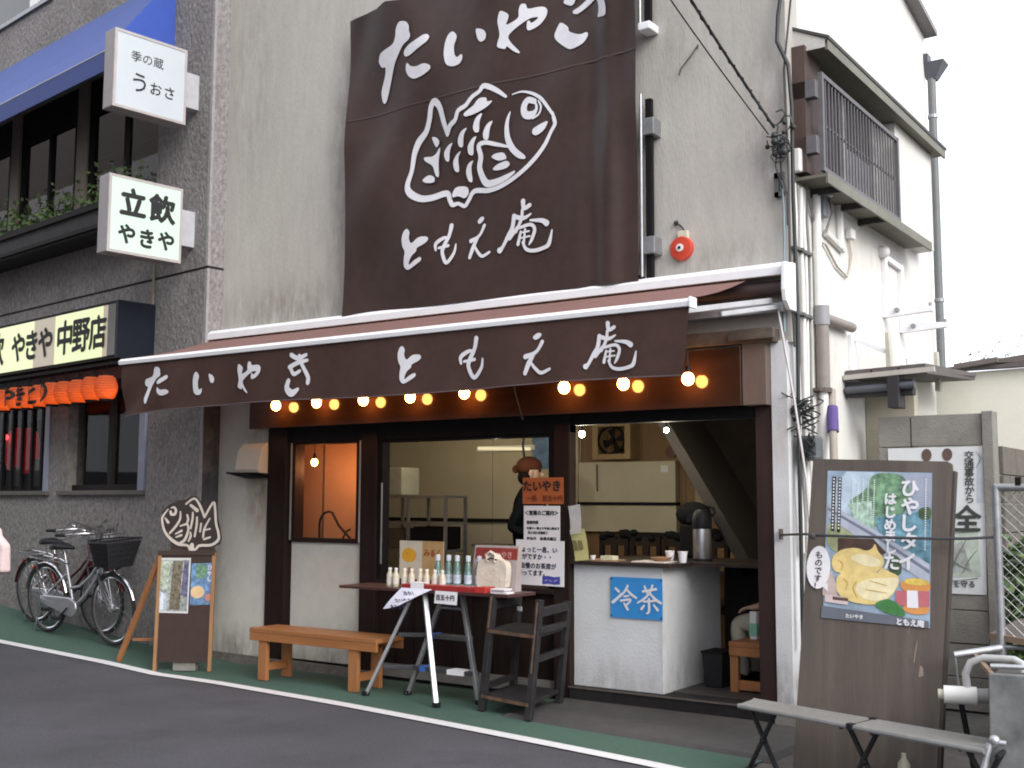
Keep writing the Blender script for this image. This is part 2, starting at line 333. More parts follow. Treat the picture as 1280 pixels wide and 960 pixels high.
def text_mb(txt, O, U, W, size, bold=0., align='CENTER', vertical=False, pitch=1.05, mb=None, sq=1.0):
    """Flat lettering laid into the frame O (anchor), U (reading direction), W (up)."""
    O, U, W = V(O), V(U).normalized(), V(W).normalized(); nrm = U.cross(W)
    mb = mb or MB()
    lines = list(txt) if vertical else [txt]
    nrm = nrm.normalized()
    for i, t in enumerate(lines):
        if t == ' ': continue
        cu = bpy.data.curves.new('t', 'FONT'); cu.body = t; cu.size = size; cu.align_x = align; cu.fill_mode = 'FRONT'; cu.resolution_u = 3
        ob = bpy.data.objects.new('t', cu); COL.objects.link(ob)
        dg = bpy.context.evaluated_depsgraph_get(); dg.update()
        me = bpy.data.meshes.new_from_object(ob.evaluated_get(dg))
        o = O - W * (size * pitch * i)
        fs = []
        for p in me.polygons:
            a = list(p.vertices); 
            fs.append(a if p.normal.z > 0 else a[::-1])
        for q, (du, dw) in enumerate([(0, 0)] if not bold else [(0, 0), (bold, 0), (-bold, 0), (0, bold), (0, -bold), (bold * .7, bold * .7), (-bold * .7, -bold * .7)]):   # heavier strokes
            mb.add([o + U * (v.co.x * sq + du) + W * (v.co.y + dw) + nrm * (.00025 * q) for v in me.vertices], fs)
        bpy.data.objects.remove(ob); bpy.data.curves.remove(cu); bpy.data.meshes.remove(me)
    return mb
def soft(pts, k=2):
    """Round the corners of a closed outline."""
    for _ in range(k):
        q = []
        for i, a in enumerate(pts):
            b = pts[(i + 1) % len(pts)]
            q += [(a[0] * .78 + b[0] * .22, a[1] * .78 + b[1] * .22), (a[0] * .22 + b[0] * .78, a[1] * .22 + b[1] * .78)]
        pts = q
    return pts
def glyph(mb, g, O, U, W, sx=1., sz=1., lift=.0004):
    """One brushed character or drawing from GLYPH, each stroke a hair above the last."""
    O, U, W = V(O), V(U), V(W); nrm = U.cross(W).normalized()
    for i, (t, pts) in enumerate(GLYPH[g]):
        o = O + nrm * (lift * i)
        if t == 'p': mb.prism(soft([(p[0] * sx, p[1] * sz) for p in pts]), o, U, W)
        else: mb.ribbon([(p[0] * sx, p[1] * sz, p[2] * (abs(sx) + sz) / 2) for p in pts], o, U, W)
    return mb
X, Y, Z = V((1, 0, 0)), V((0, 1, 0)), V((0, 0, 1))
def gz(x): return max(0., .055 * (-5.0 - x))

# common materials
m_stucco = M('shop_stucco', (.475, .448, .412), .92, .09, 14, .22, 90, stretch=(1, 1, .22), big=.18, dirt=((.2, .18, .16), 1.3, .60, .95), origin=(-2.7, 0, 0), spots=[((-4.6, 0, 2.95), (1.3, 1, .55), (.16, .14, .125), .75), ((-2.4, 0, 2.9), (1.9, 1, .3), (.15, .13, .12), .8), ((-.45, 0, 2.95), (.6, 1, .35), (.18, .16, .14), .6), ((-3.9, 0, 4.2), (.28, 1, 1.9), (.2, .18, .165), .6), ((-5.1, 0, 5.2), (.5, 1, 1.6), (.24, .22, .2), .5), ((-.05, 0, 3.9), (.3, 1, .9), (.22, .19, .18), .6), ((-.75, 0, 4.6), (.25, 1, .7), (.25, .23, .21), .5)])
m_white_wall = M('white_stucco', (.60, .575, .53), .9, .06, 10, .2, 120, big=.14, dirt=((.25, .2, .15), 2.2, .62, .95), origin=(-2.7, 0, 0), spots=[((-4.86, 0, 1.45), (.24, .6, .5), (.24, .14, .08), .85), ((-4.9, 0, 1.98), (.3, .6, .14), (.22, .15, .10), .7), ((-5.0, 0, .05), (.8, .6, .34), (.16, .14, .12), .9), ((-4.05, 0, .0), (.7, .6, .38), (.22, .19, .16), .8), ((-5.38, 0, .9), (.12, .6, 1.2), (.2, .18, .16), .6)])
m_side = M('pale_side_stucco', (.66, .645, .615), .9, .05, 6, .15, 80, big=.1, origin=(-2.7, 0, 0), spots=[((.08, .6, 2.4), (1, .5, .5), (.45, .41, .34), .6), ((.08, 1.6, 3.3), (1, 1.4, .3), (.5, .46, .40), .5), ((.08, 2.0, 2.4), (1, 1.2, .35), (.48, .45, .38), .6)])
m_col = M('white_painted_column', (.66, .66, .68), .8, .06, 5, .15, 70, big=.1, origin=(-2.7, 0, 0), spots=[((0, 0, .05), (.3, .6, .5), (.22, .2, .18), .9), ((0, 0, 1.9), (.2, .6, .4), (.4, .38, .36), .6)])
m_darkwood = M('dark_stained_wood', (.020, .012, .010), .7, .3, 12, .1, 80, spec=.12, stretch=(1, 1, .15))
m_black = M('black_paint', (.010, .009, .010), .7, .3, 12, spec=.12)
m_blackplastic = M('black_plastic', (.014, .014, .016), .5, .2, 20, spec=.25)
m_fascia = M('brown_gloss_board', (.045, .02, .012), .1, .25, 6, stretch=(.3, 1, 2), spec=.6)
m_cream = M('cream_panel', (.50, .45, .34), .55, .05, 5, big=.08)
m_cream_wall = M('cream_render', (.72, .70, .60), .9, .04, 6, .1, 60)
m_steel = M('brushed_steel', (.45, .45, .46), .35, .12, 20, metal=.9)
m_alu = M('aluminium', (.46, .47, .49), .5, .15, 20, metal=.8)
m_greyplastic = M('grey_pvc', (.30, .29, .28), .5, .12, 10)
m_whiteplastic = M('white_pvc', (.68, .67, .64), .45, .06, 10, dirt=((.4, .36, .3), 3, .6, .9))
m_whitepaint = M('white_powder_coat', (.78, .78, .80), .35, .04, 10)
m_wood = M('orange_varnished_pine', (.30, .122, .042), .45, .28, 7, .05, 50, stretch=(1, .18, 1))
m_woodx = M('orange_varnished_pine_long', (.30, .122, .042), .45, .28, 7, .05, 50, stretch=(.15, 1, 1))
m_woodz = M('orange_varnished_pine_post', (.31, .13, .047), .45, .28, 7, .05, 50, stretch=(1, 1, .15))
m_paper = M('white_paper', (.72, .70, .72), .8, .03, 6)
m_ink = M('black_ink', (.012, .012, .014), .7, .1, 20)
m_white_ink = M('white_print', (.68, .67, .70), .6, .06, 12)
m_cable = M('black_cable', (.02, .022, .022), .5, .2, 20)
m_greycable = M('grey_cable', (.22, .21, .2), .6, .2, 20)
m_galv = M('galvanised_steel', (.34, .345, .36), .45, .2, 16, metal=.7, big=.2)
m_rust = M('rusty_brown_steel', (.10, .075, .06), .7, .35, 14, .2, 50)
m_glass = GL('window_glass', refl=.6)
m_glass2 = GL('dark_window_glass', (.8, .8, .8), refl=.3)
m_concrete = M('grey_concrete', (.24, .225, .205), .95, .16, 8, .3, 70, big=.25, dirt=((.1, .095, .085), 2.5, .55, .85))
m_leaf = M('green_leaf', (.065, .115, .035), .6, .4, 6)
m_leaf2 = M('pale_green_leaf', (.11, .17, .05), .6, .4, 6)
# ================================================================ the setting: ground, road
def sheet(name, xs, edge0, edge1, z, mat, kind='structure'):
    mb = MB(); pts = []
    for x in xs: pts += [(x, edge0(x), gz(x) + z), (x, edge1(x), gz(x) + z)]
    mb.add(pts, [(2 * i, 2 * i + 2, 2 * i + 3, 2 * i + 1) for i in range(len(xs) - 1)])
    return solo(name, mb, mat, kind=kind)
def lin(pts):
    def f(x):
        if x <= pts[0][0]: a, b = pts[0], pts[1]
        elif x >= pts[-1][0]: a, b = pts[-2], pts[-1]
        else:
            for a, b in zip(pts, pts[1:]):
                if a[0] <= x <= b[0]: break
        return a[1] + (b[1] - a[1]) * (x - a[0]) / (b[0] - a[0])
    return f
m_asphalt = M('asphalt', (.086, .084, .096), .92, .28, 60, .5, 220, spec=.2, big=.22, dirt=((.05, .05, .055), 1.2, .5, .8))
m_ground = M('alley_concrete', (.09, .083, .077), .95, .25, 10, .3, 60, big=.3)
m_green = M('green_road_coating', (.05, .105, .078), .9, .22, 40, .4, 200, big=.2, dirt=((.075, .085, .075), 3, .58, .85))
m_line = M('white_road_paint', (.62, .61, .62), .7, .1, 30, .2, 150, dirt=((.3, .29, .29), 7, .6, .85))
xs = [-60, -30, -20, -14, -11, -9, -8, -7.4, -6.8, -6.2, -5.6, -5.0, -4, -3, -2, -1, 0, 1, 2, 4, 8, 20, 60]
line_c = lin([(-14, -.72), (-9, -1.06), (-7.16, -.99), (-5.65, -.91), (-4.29, -.93), (-2.85, -1.06), (-1.8, -1.2), (-1.05, -1.31), (-.3, -1.43), (1.5, -1.78), (4, -2.3)])
sheet('ground', xs, lambda x: -60, lambda x: 60, -.012, m_ground)
sheet('road', xs, lambda x: -40, lambda x: line_c(x) + .02, -.008, m_asphalt)
xf = [-40 + .0, -20, -14, -11] + [-9 + .25 * i for i in range(57)]
sheet('green_pavement', [x for x in xf if x <= .35], lambda x: line_c(x), lambda x: .9 if x < -5.3 else -.02, -.004, m_green)
sheet('white_edge_line', [x for x in xf], lambda x: line_c(x) - .055, lambda x: line_c(x) + .055, 0., m_line)
mb = MB(); mb.hexa([V(p) for p in ((-1.66, -.80, -.01), (.30, -1.02, -.01), (.30, -.06, -.01), (-1.66, -.06, -.01), (-1.63, -.76, .018), (.27, -.98, .018), (.27, -.03, .02), (-1.63, -.03, .02))])
solo('door_apron', mb, M('dark_concrete_apron', (.058, .054, .054), .9, .2, 12, .3, 90, big=.2), kind='structure')

# ================================================================ shop building
shop = thing('shop_building', 'two storey grey stucco corner building with an open taiyaki shop front on its ground floor', 'building', (-2.7, 0, 0))
def sp(name, mb, mat, parent=None, **k): return part(name, mb, mat, parent or shop, **k)
HT = 6.75
mb = MB()
mb.box(-5.40, .08, 0, .22, 2.44, HT)
sp('upper_wall', mb, m_stucco)
mb = MB()                                                  # side wall with the falling top edge at the back
mb.prism([(.22, .0), (.22, 6.6), (2.87, 5.80), (3.45, 5.68), (3.45, .0)], (.08, 0, 0), Y, Z, .2)
sp('side_wall', mb, m_side)
sp('side_wall_coping', MB().bar((.06, .2, 6.63), (.06, 2.87, 5.83), .26, .05, X).bar((.06, 2.86, 5.832), (.06, 3.5, 5.70), .26, .05, X), M('coping_metal', (.22, .21, .2), .6))
sp('column', MB().box(-.055, .052, -.03, .2, 0, 2.45), m_col)
sp('column_foot', MB().box(-.05, .10, -.10, .02, 0, .10), m_concrete, bevel=.01)
# lower left wall with its battered foot
mb = MB(); mb.box(-5.40, -4.70, 0, .2, .02, 2.44)
mb.hexa([V(p) for p in ((-5.41, -.035, .0), (-4.70, -.035, .0), (-4.70, .0, .0), (-5.41, .0, .0), (-5.405, -.012, 1.28), (-4.70, -.012, 1.28), (-4.70, .0, 1.28), (-5.405, .0, 1.28))])
sp('lower_wall', mb, m_white_wall)
sp('wall_foot', MB().hexa([V(p) for p in ((-5.41, -.09, -.01), (-3.5, -.09, -.01), (-3.5, -.0, -.01), (-5.41, .0, -.01), (-5.41, -.05, .07), (-3.5, -.05, .05), (-3.5, .0, .05), (-5.41, .0, .07))]),
   M('grimy_mortar', (.10, .09, .08), .95, .35, 18, .6, 40))
sp('pillar', MB().box(-4.70, -4.47, -.05, .06, .02, 2.03), m_darkwood, bevel=.006)
sp('panel', MB().box(-4.45, -3.63, .015, .10, .07, 1.055), m_white_wall, bevel=.004)
sp('pillar', MB().box(-3.62, -3.45, -.035, .08, .02, 1.97), m_darkwood, bevel=.006)
sp('pillar', MB().box(-1.735, -1.60, -.035, .06, .02, 1.97), m_darkwood, bevel=.006)
# lintels and fascia
sp('lintel', MB().box(-4.47, -1.60, -.025, .06, 1.905, 2.035), m_black)
sp('lintel_back', MB().box(-5.35, -.06, .06, .2, 2.03, 2.44), m_black)
sp('lintel', MB().box(-1.60, -.17, .0, .06, 1.955, 2.035), m_black)
sp('fascia_board', MB().box(-4.88, -.23, -.11, .0, 2.03, 2.43), m_fascia, bevel=.004)
sp('fascia_end', MB().box(-.225, -.058, -.105, .15, 2.03, 2.44), M('grey_brown_board', (.12, .085, .07), .7, .2, 8, .1, 40, stretch=(1, 1, .2)), bevel=.004)
sp('shutter_box', MB().box(-4.88, -.0, -.13, -.0, 2.435, 2.53).box(-.30, .02, -.16, -.125, 2.45, 2.52), m_rust, bevel=.008)
sp('door_frame', MB().box(-.175, -.06, -.02, .19, .0, 2.03), M('dark_brown_jamb', (.034, .020, .018), .65, .2, 8, spec=.15, stretch=(1, 1, .2)), bevel=.004)
sp('sill', MB().box(-1.60, -.06, -.05, .15, .0, .105), M('dark_sill_steel', (.02, .018, .018), .7, .3, 14, spec=.15), bevel=.006)
sp('sill_edge', MB().box(-1.60, -.175, -.058, -.05, .097, .108), M('worn_sill_edge', (.10, .08, .07), .6, .3, 14))
sp('baseboard', MB().box(-3.45, -1.735, -.0, .1, .02, .12), m_concrete)
for i in range(9):                                          # dark boards under the serving window
    x = -3.45 + i * .1905
    sp('board', MB().box(x + .003, x + .1875, .012 + .003 * (i % 2), .08, .12, .735), m_darkwood)
sp('counter_ledge', MB().box(-3.45, -1.735, -.045, .35, .735, .772), m_darkwood, bevel=.005)
# window 1 (orange lit niche)
w = sp('window', MB().box(-4.45, -4.40, -.01, .10, 1.055, 1.905).box(-3.69, -3.63, -.01, .10, 1.055, 1.905).box(-4.40, -3.69, -.01, .10, 1.055, 1.09).box(-4.40, -3.69, -.01, .10, 1.885, 1.905), m_darkwood)
sp('sash_edge', MB().box(-4.452, -4.435, -.016, -.01, 1.07, 1.90), m_greyplastic, w)
sp('sash_edge', MB().box(-3.632, -3.62, -.04, -.0, 1.06, 1.9), m_greyplastic, w)
sp('pane', MB().box(-4.40, -3.69, .045, .05, 1.09, 1.885), m_glass, w)
# serving window: frame and pane
w = sp('window', MB().box(-3.45, -3.405, -.012, .08, .772, 1.905).box(-1.78, -1.735, -.012, .08, .772, 1.905).box(-3.405, -1.78, -.012, .08, 1.878, 1.905), m_black)
sp('sash_edge', MB().box(-3.409, -3.398, -.02, -.012, .90, 1.55), m_alu, w)
sp('sash_frame', MB().box(-1.82, -1.78, .03, .07, .772, 1.878), m_black, w)
# interior shell
sp('floor', MB().box(-5.35, .0, .16, 2.6, .0, .11), M('shop_floor', (.06, .055, .05), .6, .2, 10, big=.2))
sp('ceiling', MB().box(-5.35, -.05, .2, 2.6, 2.15, 2.2), M('shop_ceiling', (.16, .13, .09), .8, .1, 5))
for x0, x1 in ((-5.35, -4.845), (-4.838, -3.90), (-3.893, -2.90)):
    sp('back_panel', MB().box(x0, x1, 2.2, 2.25, .11, 2.15), m_cream, bevel=.003)
sp('wall_rail', MB().box(-5.35, -2.9, 2.165, 2.2, 1.20, 1.235), m_black)
m_brownply = M('brown_plywood', (.20, .115, .05), .6, .2, 6, .05, 30, stretch=(1, 1, .2))
sp('back_panel', MB().box(-2.895, -1.80, 2.24, 2.28, .11, 2.15), m_brownply)
sp('back_panel', MB().box(-1.795, .0, 2.24, 2.28, .11, 2.15), m_brownply)
sp('end_wall', MB().box(-.06, -.0, .2, 2.28, .11, 2.15), m_cream)
sp('end_wall', MB().box(-5.40, -5.35, .2, 2.28, .11, 2.15), m_cream)
# orange niche behind window 1
m_orange_wall = M('warm_niche_laminate', (.62, .34, .19), .3, .08, 3, big=.1)
sp('niche_wall', MB().box(-5.2, -4.10, .55, .58, .9, 2.1).hexa([V(p) for p in ((-4.10, .55, .9), (-3.60, .20, .9), (-3.585, .22, .9), (-4.09, .58, .9), (-4.10, .55, 2.1), (-3.60, .20, 2.1), (-3.585, .22, 2.1), (-4.09, .58, 2.1))]), m_orange_wall)
sp('niche_ceiling', MB().add([(-5.2, .2, 2.08), (-3.6, .2, 2.08), (-4.1, .55, 2.08), (-5.2, .55, 2.08)], [(0, 1, 2, 3)]), m_orange_wall)
sp('niche_shelf', MB().add([(-5.2, .1, .93), (-3.6, .1, .93), (-3.6, .2, .93), (-4.1, .55, .93), (-5.2, .55, .93)], [(0, 1, 2, 3, 4)]), m_darkwood)
sp('niche_seam', MB().box(-4.60, -4.59, .535, .552, .93, 2.08), m_rust)
def lamp(name, loc, r, mat, watts, col, label, cat, group=None, cord=None):
    t = thing(name, label, cat, loc, 0, group)
    part('bulb', MB().ball((0, 0, 0), r, 12, 8, sz=1.1), mat, t, local=True, smooth=60)
    part('socket', MB().lathe((0, 0, r * .8), [(r * .45, 0), (r * .5, .02), (r * .4, .05), (.006, .055)], 10), m_blackplastic, t, local=True, smooth=40)
    if cord: part('cord', MB().tube([(0, 0, r * .8 + .05), (0, 0, cord)], .004, 5), m_cable, t, local=True)
    if watts:
        ld = bpy.data.lights.new(name + '_light', 'POINT'); ld.energy = watts; ld.color = col; ld.shadow_soft_size = r
        lo = bpy.data.objects.new(name + '_light', ld); COL.objects.link(lo); lo.parent = t; lo.location = (0, 0, -r - .03)
    return t
m_bulb = EM('warm_bulb_glow', (1.0, .42, .10), 42)
m_spot = EM('white_bulb_glow', (1.0, .96, .74), 30)
lamp('niche_lamp', (-4.30, .12, 1.735), .03, m_bulb, 3.5, (1, .47, .22), 'round orange bulb glowing inside the small window over the bench', 'lamp', cord=.34)
lamp('niche_lamp', (-4.02, .42, 1.66), .022, m_bulb, 1.2, (1, .47, .22), 'smaller orange bulb further inside the small window over the bench', 'lamp', cord=.42)
hose = thing('tap_hose', 'thin curved black tap hose inside the small orange window', 'hose', (-4.1, .3, .93))
part('spout', MB().tube([(-4.40, .3, .93), (-4.40, .3, 1.20)] + [(-4.40 + .11 - .11 * cos(a), .3, 1.20 + .11 * sin(a)) for a in [pi * k / 8 for k in range(1, 6)]] + [(-4.17, .3, 1.19), (-4.03, .3, 1.08), (-3.95, .28, 1.02)], .011, 8), m_blackplastic, hose, smooth=50)
part('hose_loop', MB().tube([(-4.16, .32, .93), (-4.15, .32, 1.06), (-4.10, .32, 1.14), (-4.05, .32, 1.16)], .008, 6), m_blackplastic, hose, smooth=50)
part('handle', MB().bar((-4.42, .3, 1.06), (-4.50, .3, 1.07), .02, .014), m_blackplastic, hose)

# ---- awning
aw = thing('awning', 'brown retractable awning over the shop front with white brush lettering on its valance', 'awning', (-2.7, -.5, 2.2))
part('cassette', MB().prism([(-.15, 0), (-.15, .055), (-.12, .085), (0, .10), (0, .075), (-.10, .06), (-.12, 0)], (.095, 0, 2.86), Y, Z, 5.53), m_whitepaint, aw, bevel=.003)
part('end_cap', MB().prism([(-.02, 0), (-.13, .0), (-.19, .05), (-.21, .12), (-.20, .30), (-.02, .32)], (.125, 0, 2.63), Y, Z, .03), m_whitepaint, aw, bevel=.006)
part('end_cap', MB().prism([(-.02, .05), (-.13, .05), (-.17, .10), (-.17, .30), (-.02, .32)], (-5.435, 0, 2.63), Y, Z, .03), m_whitepaint, aw, bevel=.006)
m_fabric_top = M('red_brown_awning_cloth', (.20, .10, .085), .85, .12, 10, .1, 200, big=.15)
m_fabric = M('dark_brown_awning_cloth', (.072, .042, .036), .9, .1, 14, .12, 250, big=.14, spec=.12)
mb = MB(); n = 24; pts = []
for i in range(n + 1):
    x = -5.43 + 5.26 * i / n
    for j in range(5):
        t = j / 4; pts.append((x + t * 0, -.14 - .87 * t, 2.845 - .245 * t - .02 * sin(pi * t)))
mb.add(pts, [(i * 5 + j, i * 5 + j + 1, i * 5 + j + 6, i * 5 + j + 5) for i in range(n) for j in range(4)])
part('canopy_cloth', mb, m_fabric_top, aw, smooth=60)
part('front_bar', MB().prism([(-1.05, 0), (-1.055, .03), (-1.03, .052), (-.99, .052), (-.98, .03), (-.985, .0)], (-.135, 0, 2.545), Y, Z, 5.34), m_whitepaint, aw, bevel=.003)
part('bar_end', MB().box(-.137, -.122, -1.062, -.975, 2.535, 2.602), m_whitepaint, aw, bevel=.006)
part('roller_tube', MB().tube([(-5.42, -.07, 2.79), (.08, -.07, 2.79)], .05, 12), M('dark_roller', (.05, .03, .03), .6), aw, smooth=40)
arm = part('arm', MB().bar((-.22, -.99, 2.53), (-.02, -.12, 2.70), .05, .035).bar((-.14, -.62, 2.555), (.03, -.10, 2.66), .035, .03), M('arm_grey', (.4, .4, .41), .4), aw, bevel=.004)
part('arm', MB().bar((-5.30, -.99, 2.53), (-5.25, -.12, 2.70), .05, .035), M('arm_grey', (.4, .4, .41), .4), aw, bevel=.004)
part('mount_bar', MB().bar((-5.3, -.06, 2.66), (.06, -.06, 2.66), .05, .06), M('arm_grey', (.4, .4, .41), .4), aw, bevel=.004)
# valance with soft folds; the far end sags in swags
def val_y(x, t):
    l = max(0., min(1., (-4.3 - x) / 1.1))
    return -1.035 - .012 * t * sin(x * 5.1 + 1.0) - .01 * t * sin(x * 13 + t * 2) - .035 * l * t * sin((x + 5.45) * 9 + t * 5.5) + .02 * t
def val_p(x, t):
    l = max(0., min(1., (-4.6 - x) / .85))
    d = .402 - .035 * (1 - l) * max(0, (-3.6 - x) / 1.5 if x < -3.6 else 0) * 0 + .009 * sin(x * 2.2 + .4)
    d += .03 * l * cos((x + 5.45) * 3.5)
    xx = x + (-.05 * t if x > -.5 else 0) * max(0, (x + .5) / .35)
    return V((xx, val_y(x, t), 2.548 - d * t))
mb = MB(); n, k = 150, 10; pts = []
for i in range(n + 1):
    for j in range(k + 1): pts.append(val_p(-5.45 + 5.305 * i / n, j / k))
mb.add(pts, [(i * (k + 1) + j, i * (k + 1) + j + 1, (i + 1) * (k + 1) + j + 1, (i + 1) * (k + 1) + j) for i in range(n) for j in range(k)])
part('valance', mb, m_fabric, aw, smooth=80)
part('hem', MB().tube([val_p(-5.45 + 5.305 * i / 60, 1.0) for i in range(61)], .005, 5), M('hem_cloth', (.11, .08, .085), .8), aw, smooth=60)
def drape(mb, fy, maxlen=.05, off=.006):
    """Cut flat lettering fine and lay it on a waving cloth y = fy(x, z)."""
    bm = bmesh.new()
    vs_ = [bm.verts.new(v) for v in mb.v]
    for f in mb.f:
        try: bm.faces.new([vs_[i] for i in f])
        except ValueError: pass
    for _ in range(5):
        es = [e for e in bm.edges if e.calc_length() > maxlen]
        if not es: break
        bmesh.ops.subdivide_edges(bm, edges=es, cuts=1, use_grid_fill=False)
        bmesh.ops.triangulate(bm, faces=[f for f in bm.faces if len(f.verts) > 4])
    bm.verts.index_update()
    out = MB(); out.v = [V((v.co.x, v.co.y + fy(v.co.x, v.co.z) - off, v.co.z)) for v in bm.verts]
    out.f = [[v.index for v in f.verts] for f in bm.faces]; out.mi = [0] * len(out.f)
    bm.free()
    return out
BOX = {'ta': (.599, .641), 'i': (.423, .299), 'ya': (.428, .389), 'ki': (.484, .474), 'to': (.284, .349), 'mo': (.187, .292), 'e': (.183, .313), 'an': (.472, .386), 'kis': (.188, .285)}
for g, x0, x1, z0, z1 in (('ta', -5.151, -4.813, 2.198, 2.504), ('i', -4.547, -4.279, 2.24, 2.432), ('ya', -4.021, -3.744, 2.223, 2.471), ('kis', -3.46, -3.252, 2.20, 2.488),
                          ('to', -2.378, -2.169, 2.205, 2.478), ('mo', -1.831, -1.659, 2.221, 2.479), ('e', -1.313, -1.123, 2.218, 2.476), ('an', -.857, -.502, 2.207, 2.493)):
    mb = glyph(MB(), g, (x0, 0, z0), X, Z, (x1 - x0) / BOX[g][0], (z1 - z0) / BOX[g][1])
    part('lettering', drape(mb, lambda x, z: val_y(x, (2.548 - z) / .402), .04, .007), m_white_ink, aw)

# ---- bulbs under the awning
first = None
names = ['nearest the bench end', 'second from the bench end', 'third from the bench end', 'fourth from the bench end, beneath the second word', 'above the standing shopkeeper', 'above the middle post', 'above the fan opening', 'last, by the white corner column']
for i, x in enumerate((-4.44, -3.96, -3.44, -2.95, -2.42, -1.53, -1.05, -.56)):
    if first is None:
        first = lamp('awning_bulb', (x, -.215, 2.212), .041, m_bulb, 0, (1, .5, .2), '', 'bulb', 'glowing bulbs under the awning', cord=.20); o = first
        first.location = (x, -.215, 2.212)
    else:
        o = copy_tree(first); o.location = (x, -.215, 2.212 + .004 * sin(i * 2))
    o['label'] = 'round warm bulb glowing under the awning, ' + names[i]
solo('bulb_cable', MB().tube([(-4.7 + i * .1, -.215, 2.41 - .006 * sin(i * 1.6) ** 2) for i in range(46)], .006, 5).tube([(-2.0, -.2, 2.40), (-1.98, -.18, 2.2), (-1.95, -.12, 2.0)], .006, 5), m_cable, 'black cable strung along the brown fascia above the bulbs', 'cable')

# ---- banner
def ban_y(x, z):
    u = (x + 3.77) / 2.8; v = (z - 2.93) / 2.6
    top = max(0, v - .55) / .45
    y = .016 * sin(u * 9 + 1) * v + .022 * top * sin(u * 15 + v * 2.5) + .012 * sin((u * 1.0 + v * .8) * 11) * (1 - u) + .008 * sin((u - v * .5) * 23) * (1 - abs(2 * v - 1)) 
    y *= 1.9
    y += -.02 * math.exp(-((u - .93) / .035) ** 2) * (.35 + .65 * abs(sin(v * 4 + .5))) + .012 * sin(u * 60) * math.exp(-((u - .9) / .08) ** 2)
    y += -.02 * math.exp(-(((u - .22) - (1 - v) * .5) / .05) ** 2) * max(0, v - .2) - .02 * math.exp(-(((u - .55) + (1 - v) * .4) / .06) ** 2) * max(0, v - .35)
    y += -.03 * math.exp(-(((u - .02) + (1 - v) * .35) / .05) ** 2) * v
    return y
ban = thing('shop_banner', 'large brown vinyl banner with a white fish drawing and brushed white lettering above the awning', 'banner', (-2.37, -.14, 2.93))
mb = MB(); n, k = 90, 80; pts = []
for i in range(n + 1):
    for j in range(k + 1):
        x = -3.765 + 2.80 * i / n; z = 2.93 + 2.60 * j / k
        if j == k: z -= .03 * abs(sin(i * .21)) + .07 * max(0, 1 - i / 14)
        pts.append((x, -.14 + ban_y(x, z), z))
mb.add(pts, [(i * (k + 1) + j, (i + 1) * (k + 1) + j, (i + 1) * (k + 1) + j + 1, i * (k + 1) + j + 1) for i in range(n) for j in range(k)])
m_vinyl = M('brown_vinyl', (.056, .035, .031), .42, .12, 10, .08, 90, big=.2, spec=.3)
part('sheet', mb, m_vinyl, ban, smooth=80)
part('seam', drape(MB().box(-3.765, -.965, -.14, -.138, 4.595, 4.607), ban_y, .06, .004), M('vinyl_seam', (.068, .045, .041), .5), ban)
for g, x0, z0 in (('ta', -3.408, 4.679), ('i', -2.689, 4.82), ('ya', -2.166, 4.791), ('ki', -1.683, 4.731), ('to', -3.106, 3.231), ('mo', -2.752, 3.253), ('e', -2.427, 3.265), ('an', -2.148, 3.252)):
    part('lettering', drape(glyph(MB(), g, (x0, -.14, z0), X, Z), ban_y, .06, .008), m_white_ink, ban)
part('fish_drawing', drape(glyph(MB(), 'fish', (-3.068, -.14, 3.685), X, Z), ban_y, .06, .008), m_white_ink, ban)
part('backing_frame', MB().box(-3.73, -.99, -.10, -.0, 2.94, 2.985).box(-3.70, -3.66, -.045, -.0, 2.985, 5.3), m_black, ban)
part('edge_pole', MB().tube([(-.945, -.125, 2.96), (-.945, -.125, 4.27)], .010, 8).tube([(-.945, -.125, 4.74), (-.945, -.125, 6.2)], .010, 8), m_alu, ban, smooth=50)
part('frame_post', MB().box(-.93, -.885, -.09, -.05, 2.955, 4.24).box(-.93, -.885, -.09, -.05, 4.8, 6.2), m_black, ban)
for z in (4.03, 3.18): part('bracket', MB().box(-.935, -.85, -.12, .0, z - .06, z + .06), m_galv, ban, bevel=.004)
part('bracket', MB().box(-.96, -.86, -.14, .0, 4.73, 4.79), m_whitepaint, ban, bevel=.01)
# ---- alarm bell
al = thing('alarm_bell', 'round red alarm bell with a white centre on the stucco above the awning', 'alarm', (-.69, -.02, 3.06))
part('dome', MB().lathe((-.693, 0, 3.148), [(.085, 0), (.087, .025), (.078, .04), (.03, .046), (.02, .047)], 20, (0, -1, 0)), M('red_enamel', (.52, .055, .03), .35, .1, 10), al, smooth=40)
part('centre', MB().lathe((-.693, -.044, 3.148), [(.028, 0), (.028, .008), (.008, .011)], 14, (0, -1, 0)), m_whiteplastic, al, smooth=40)
part('screw', MB().lathe((-.693, -.05, 3.148), [(.013, 0), (.009, .012)], 10, (0, -1, 0)), m_black, al)
part('mount', MB().box(-.72, -.64, -.03, 0, 3.20, 3.27), M('cream_plastic', (.6, .55, .42), .5), al, bevel=.006)
part('cable', MB().tube([(-.67, -.015, 3.27), (-.70, -.015, 3.31), (-.735, -.012, 3.335)], .006, 6).ball((-.735, -.012, 3.335), .018, 8, 6), m_cable, al)
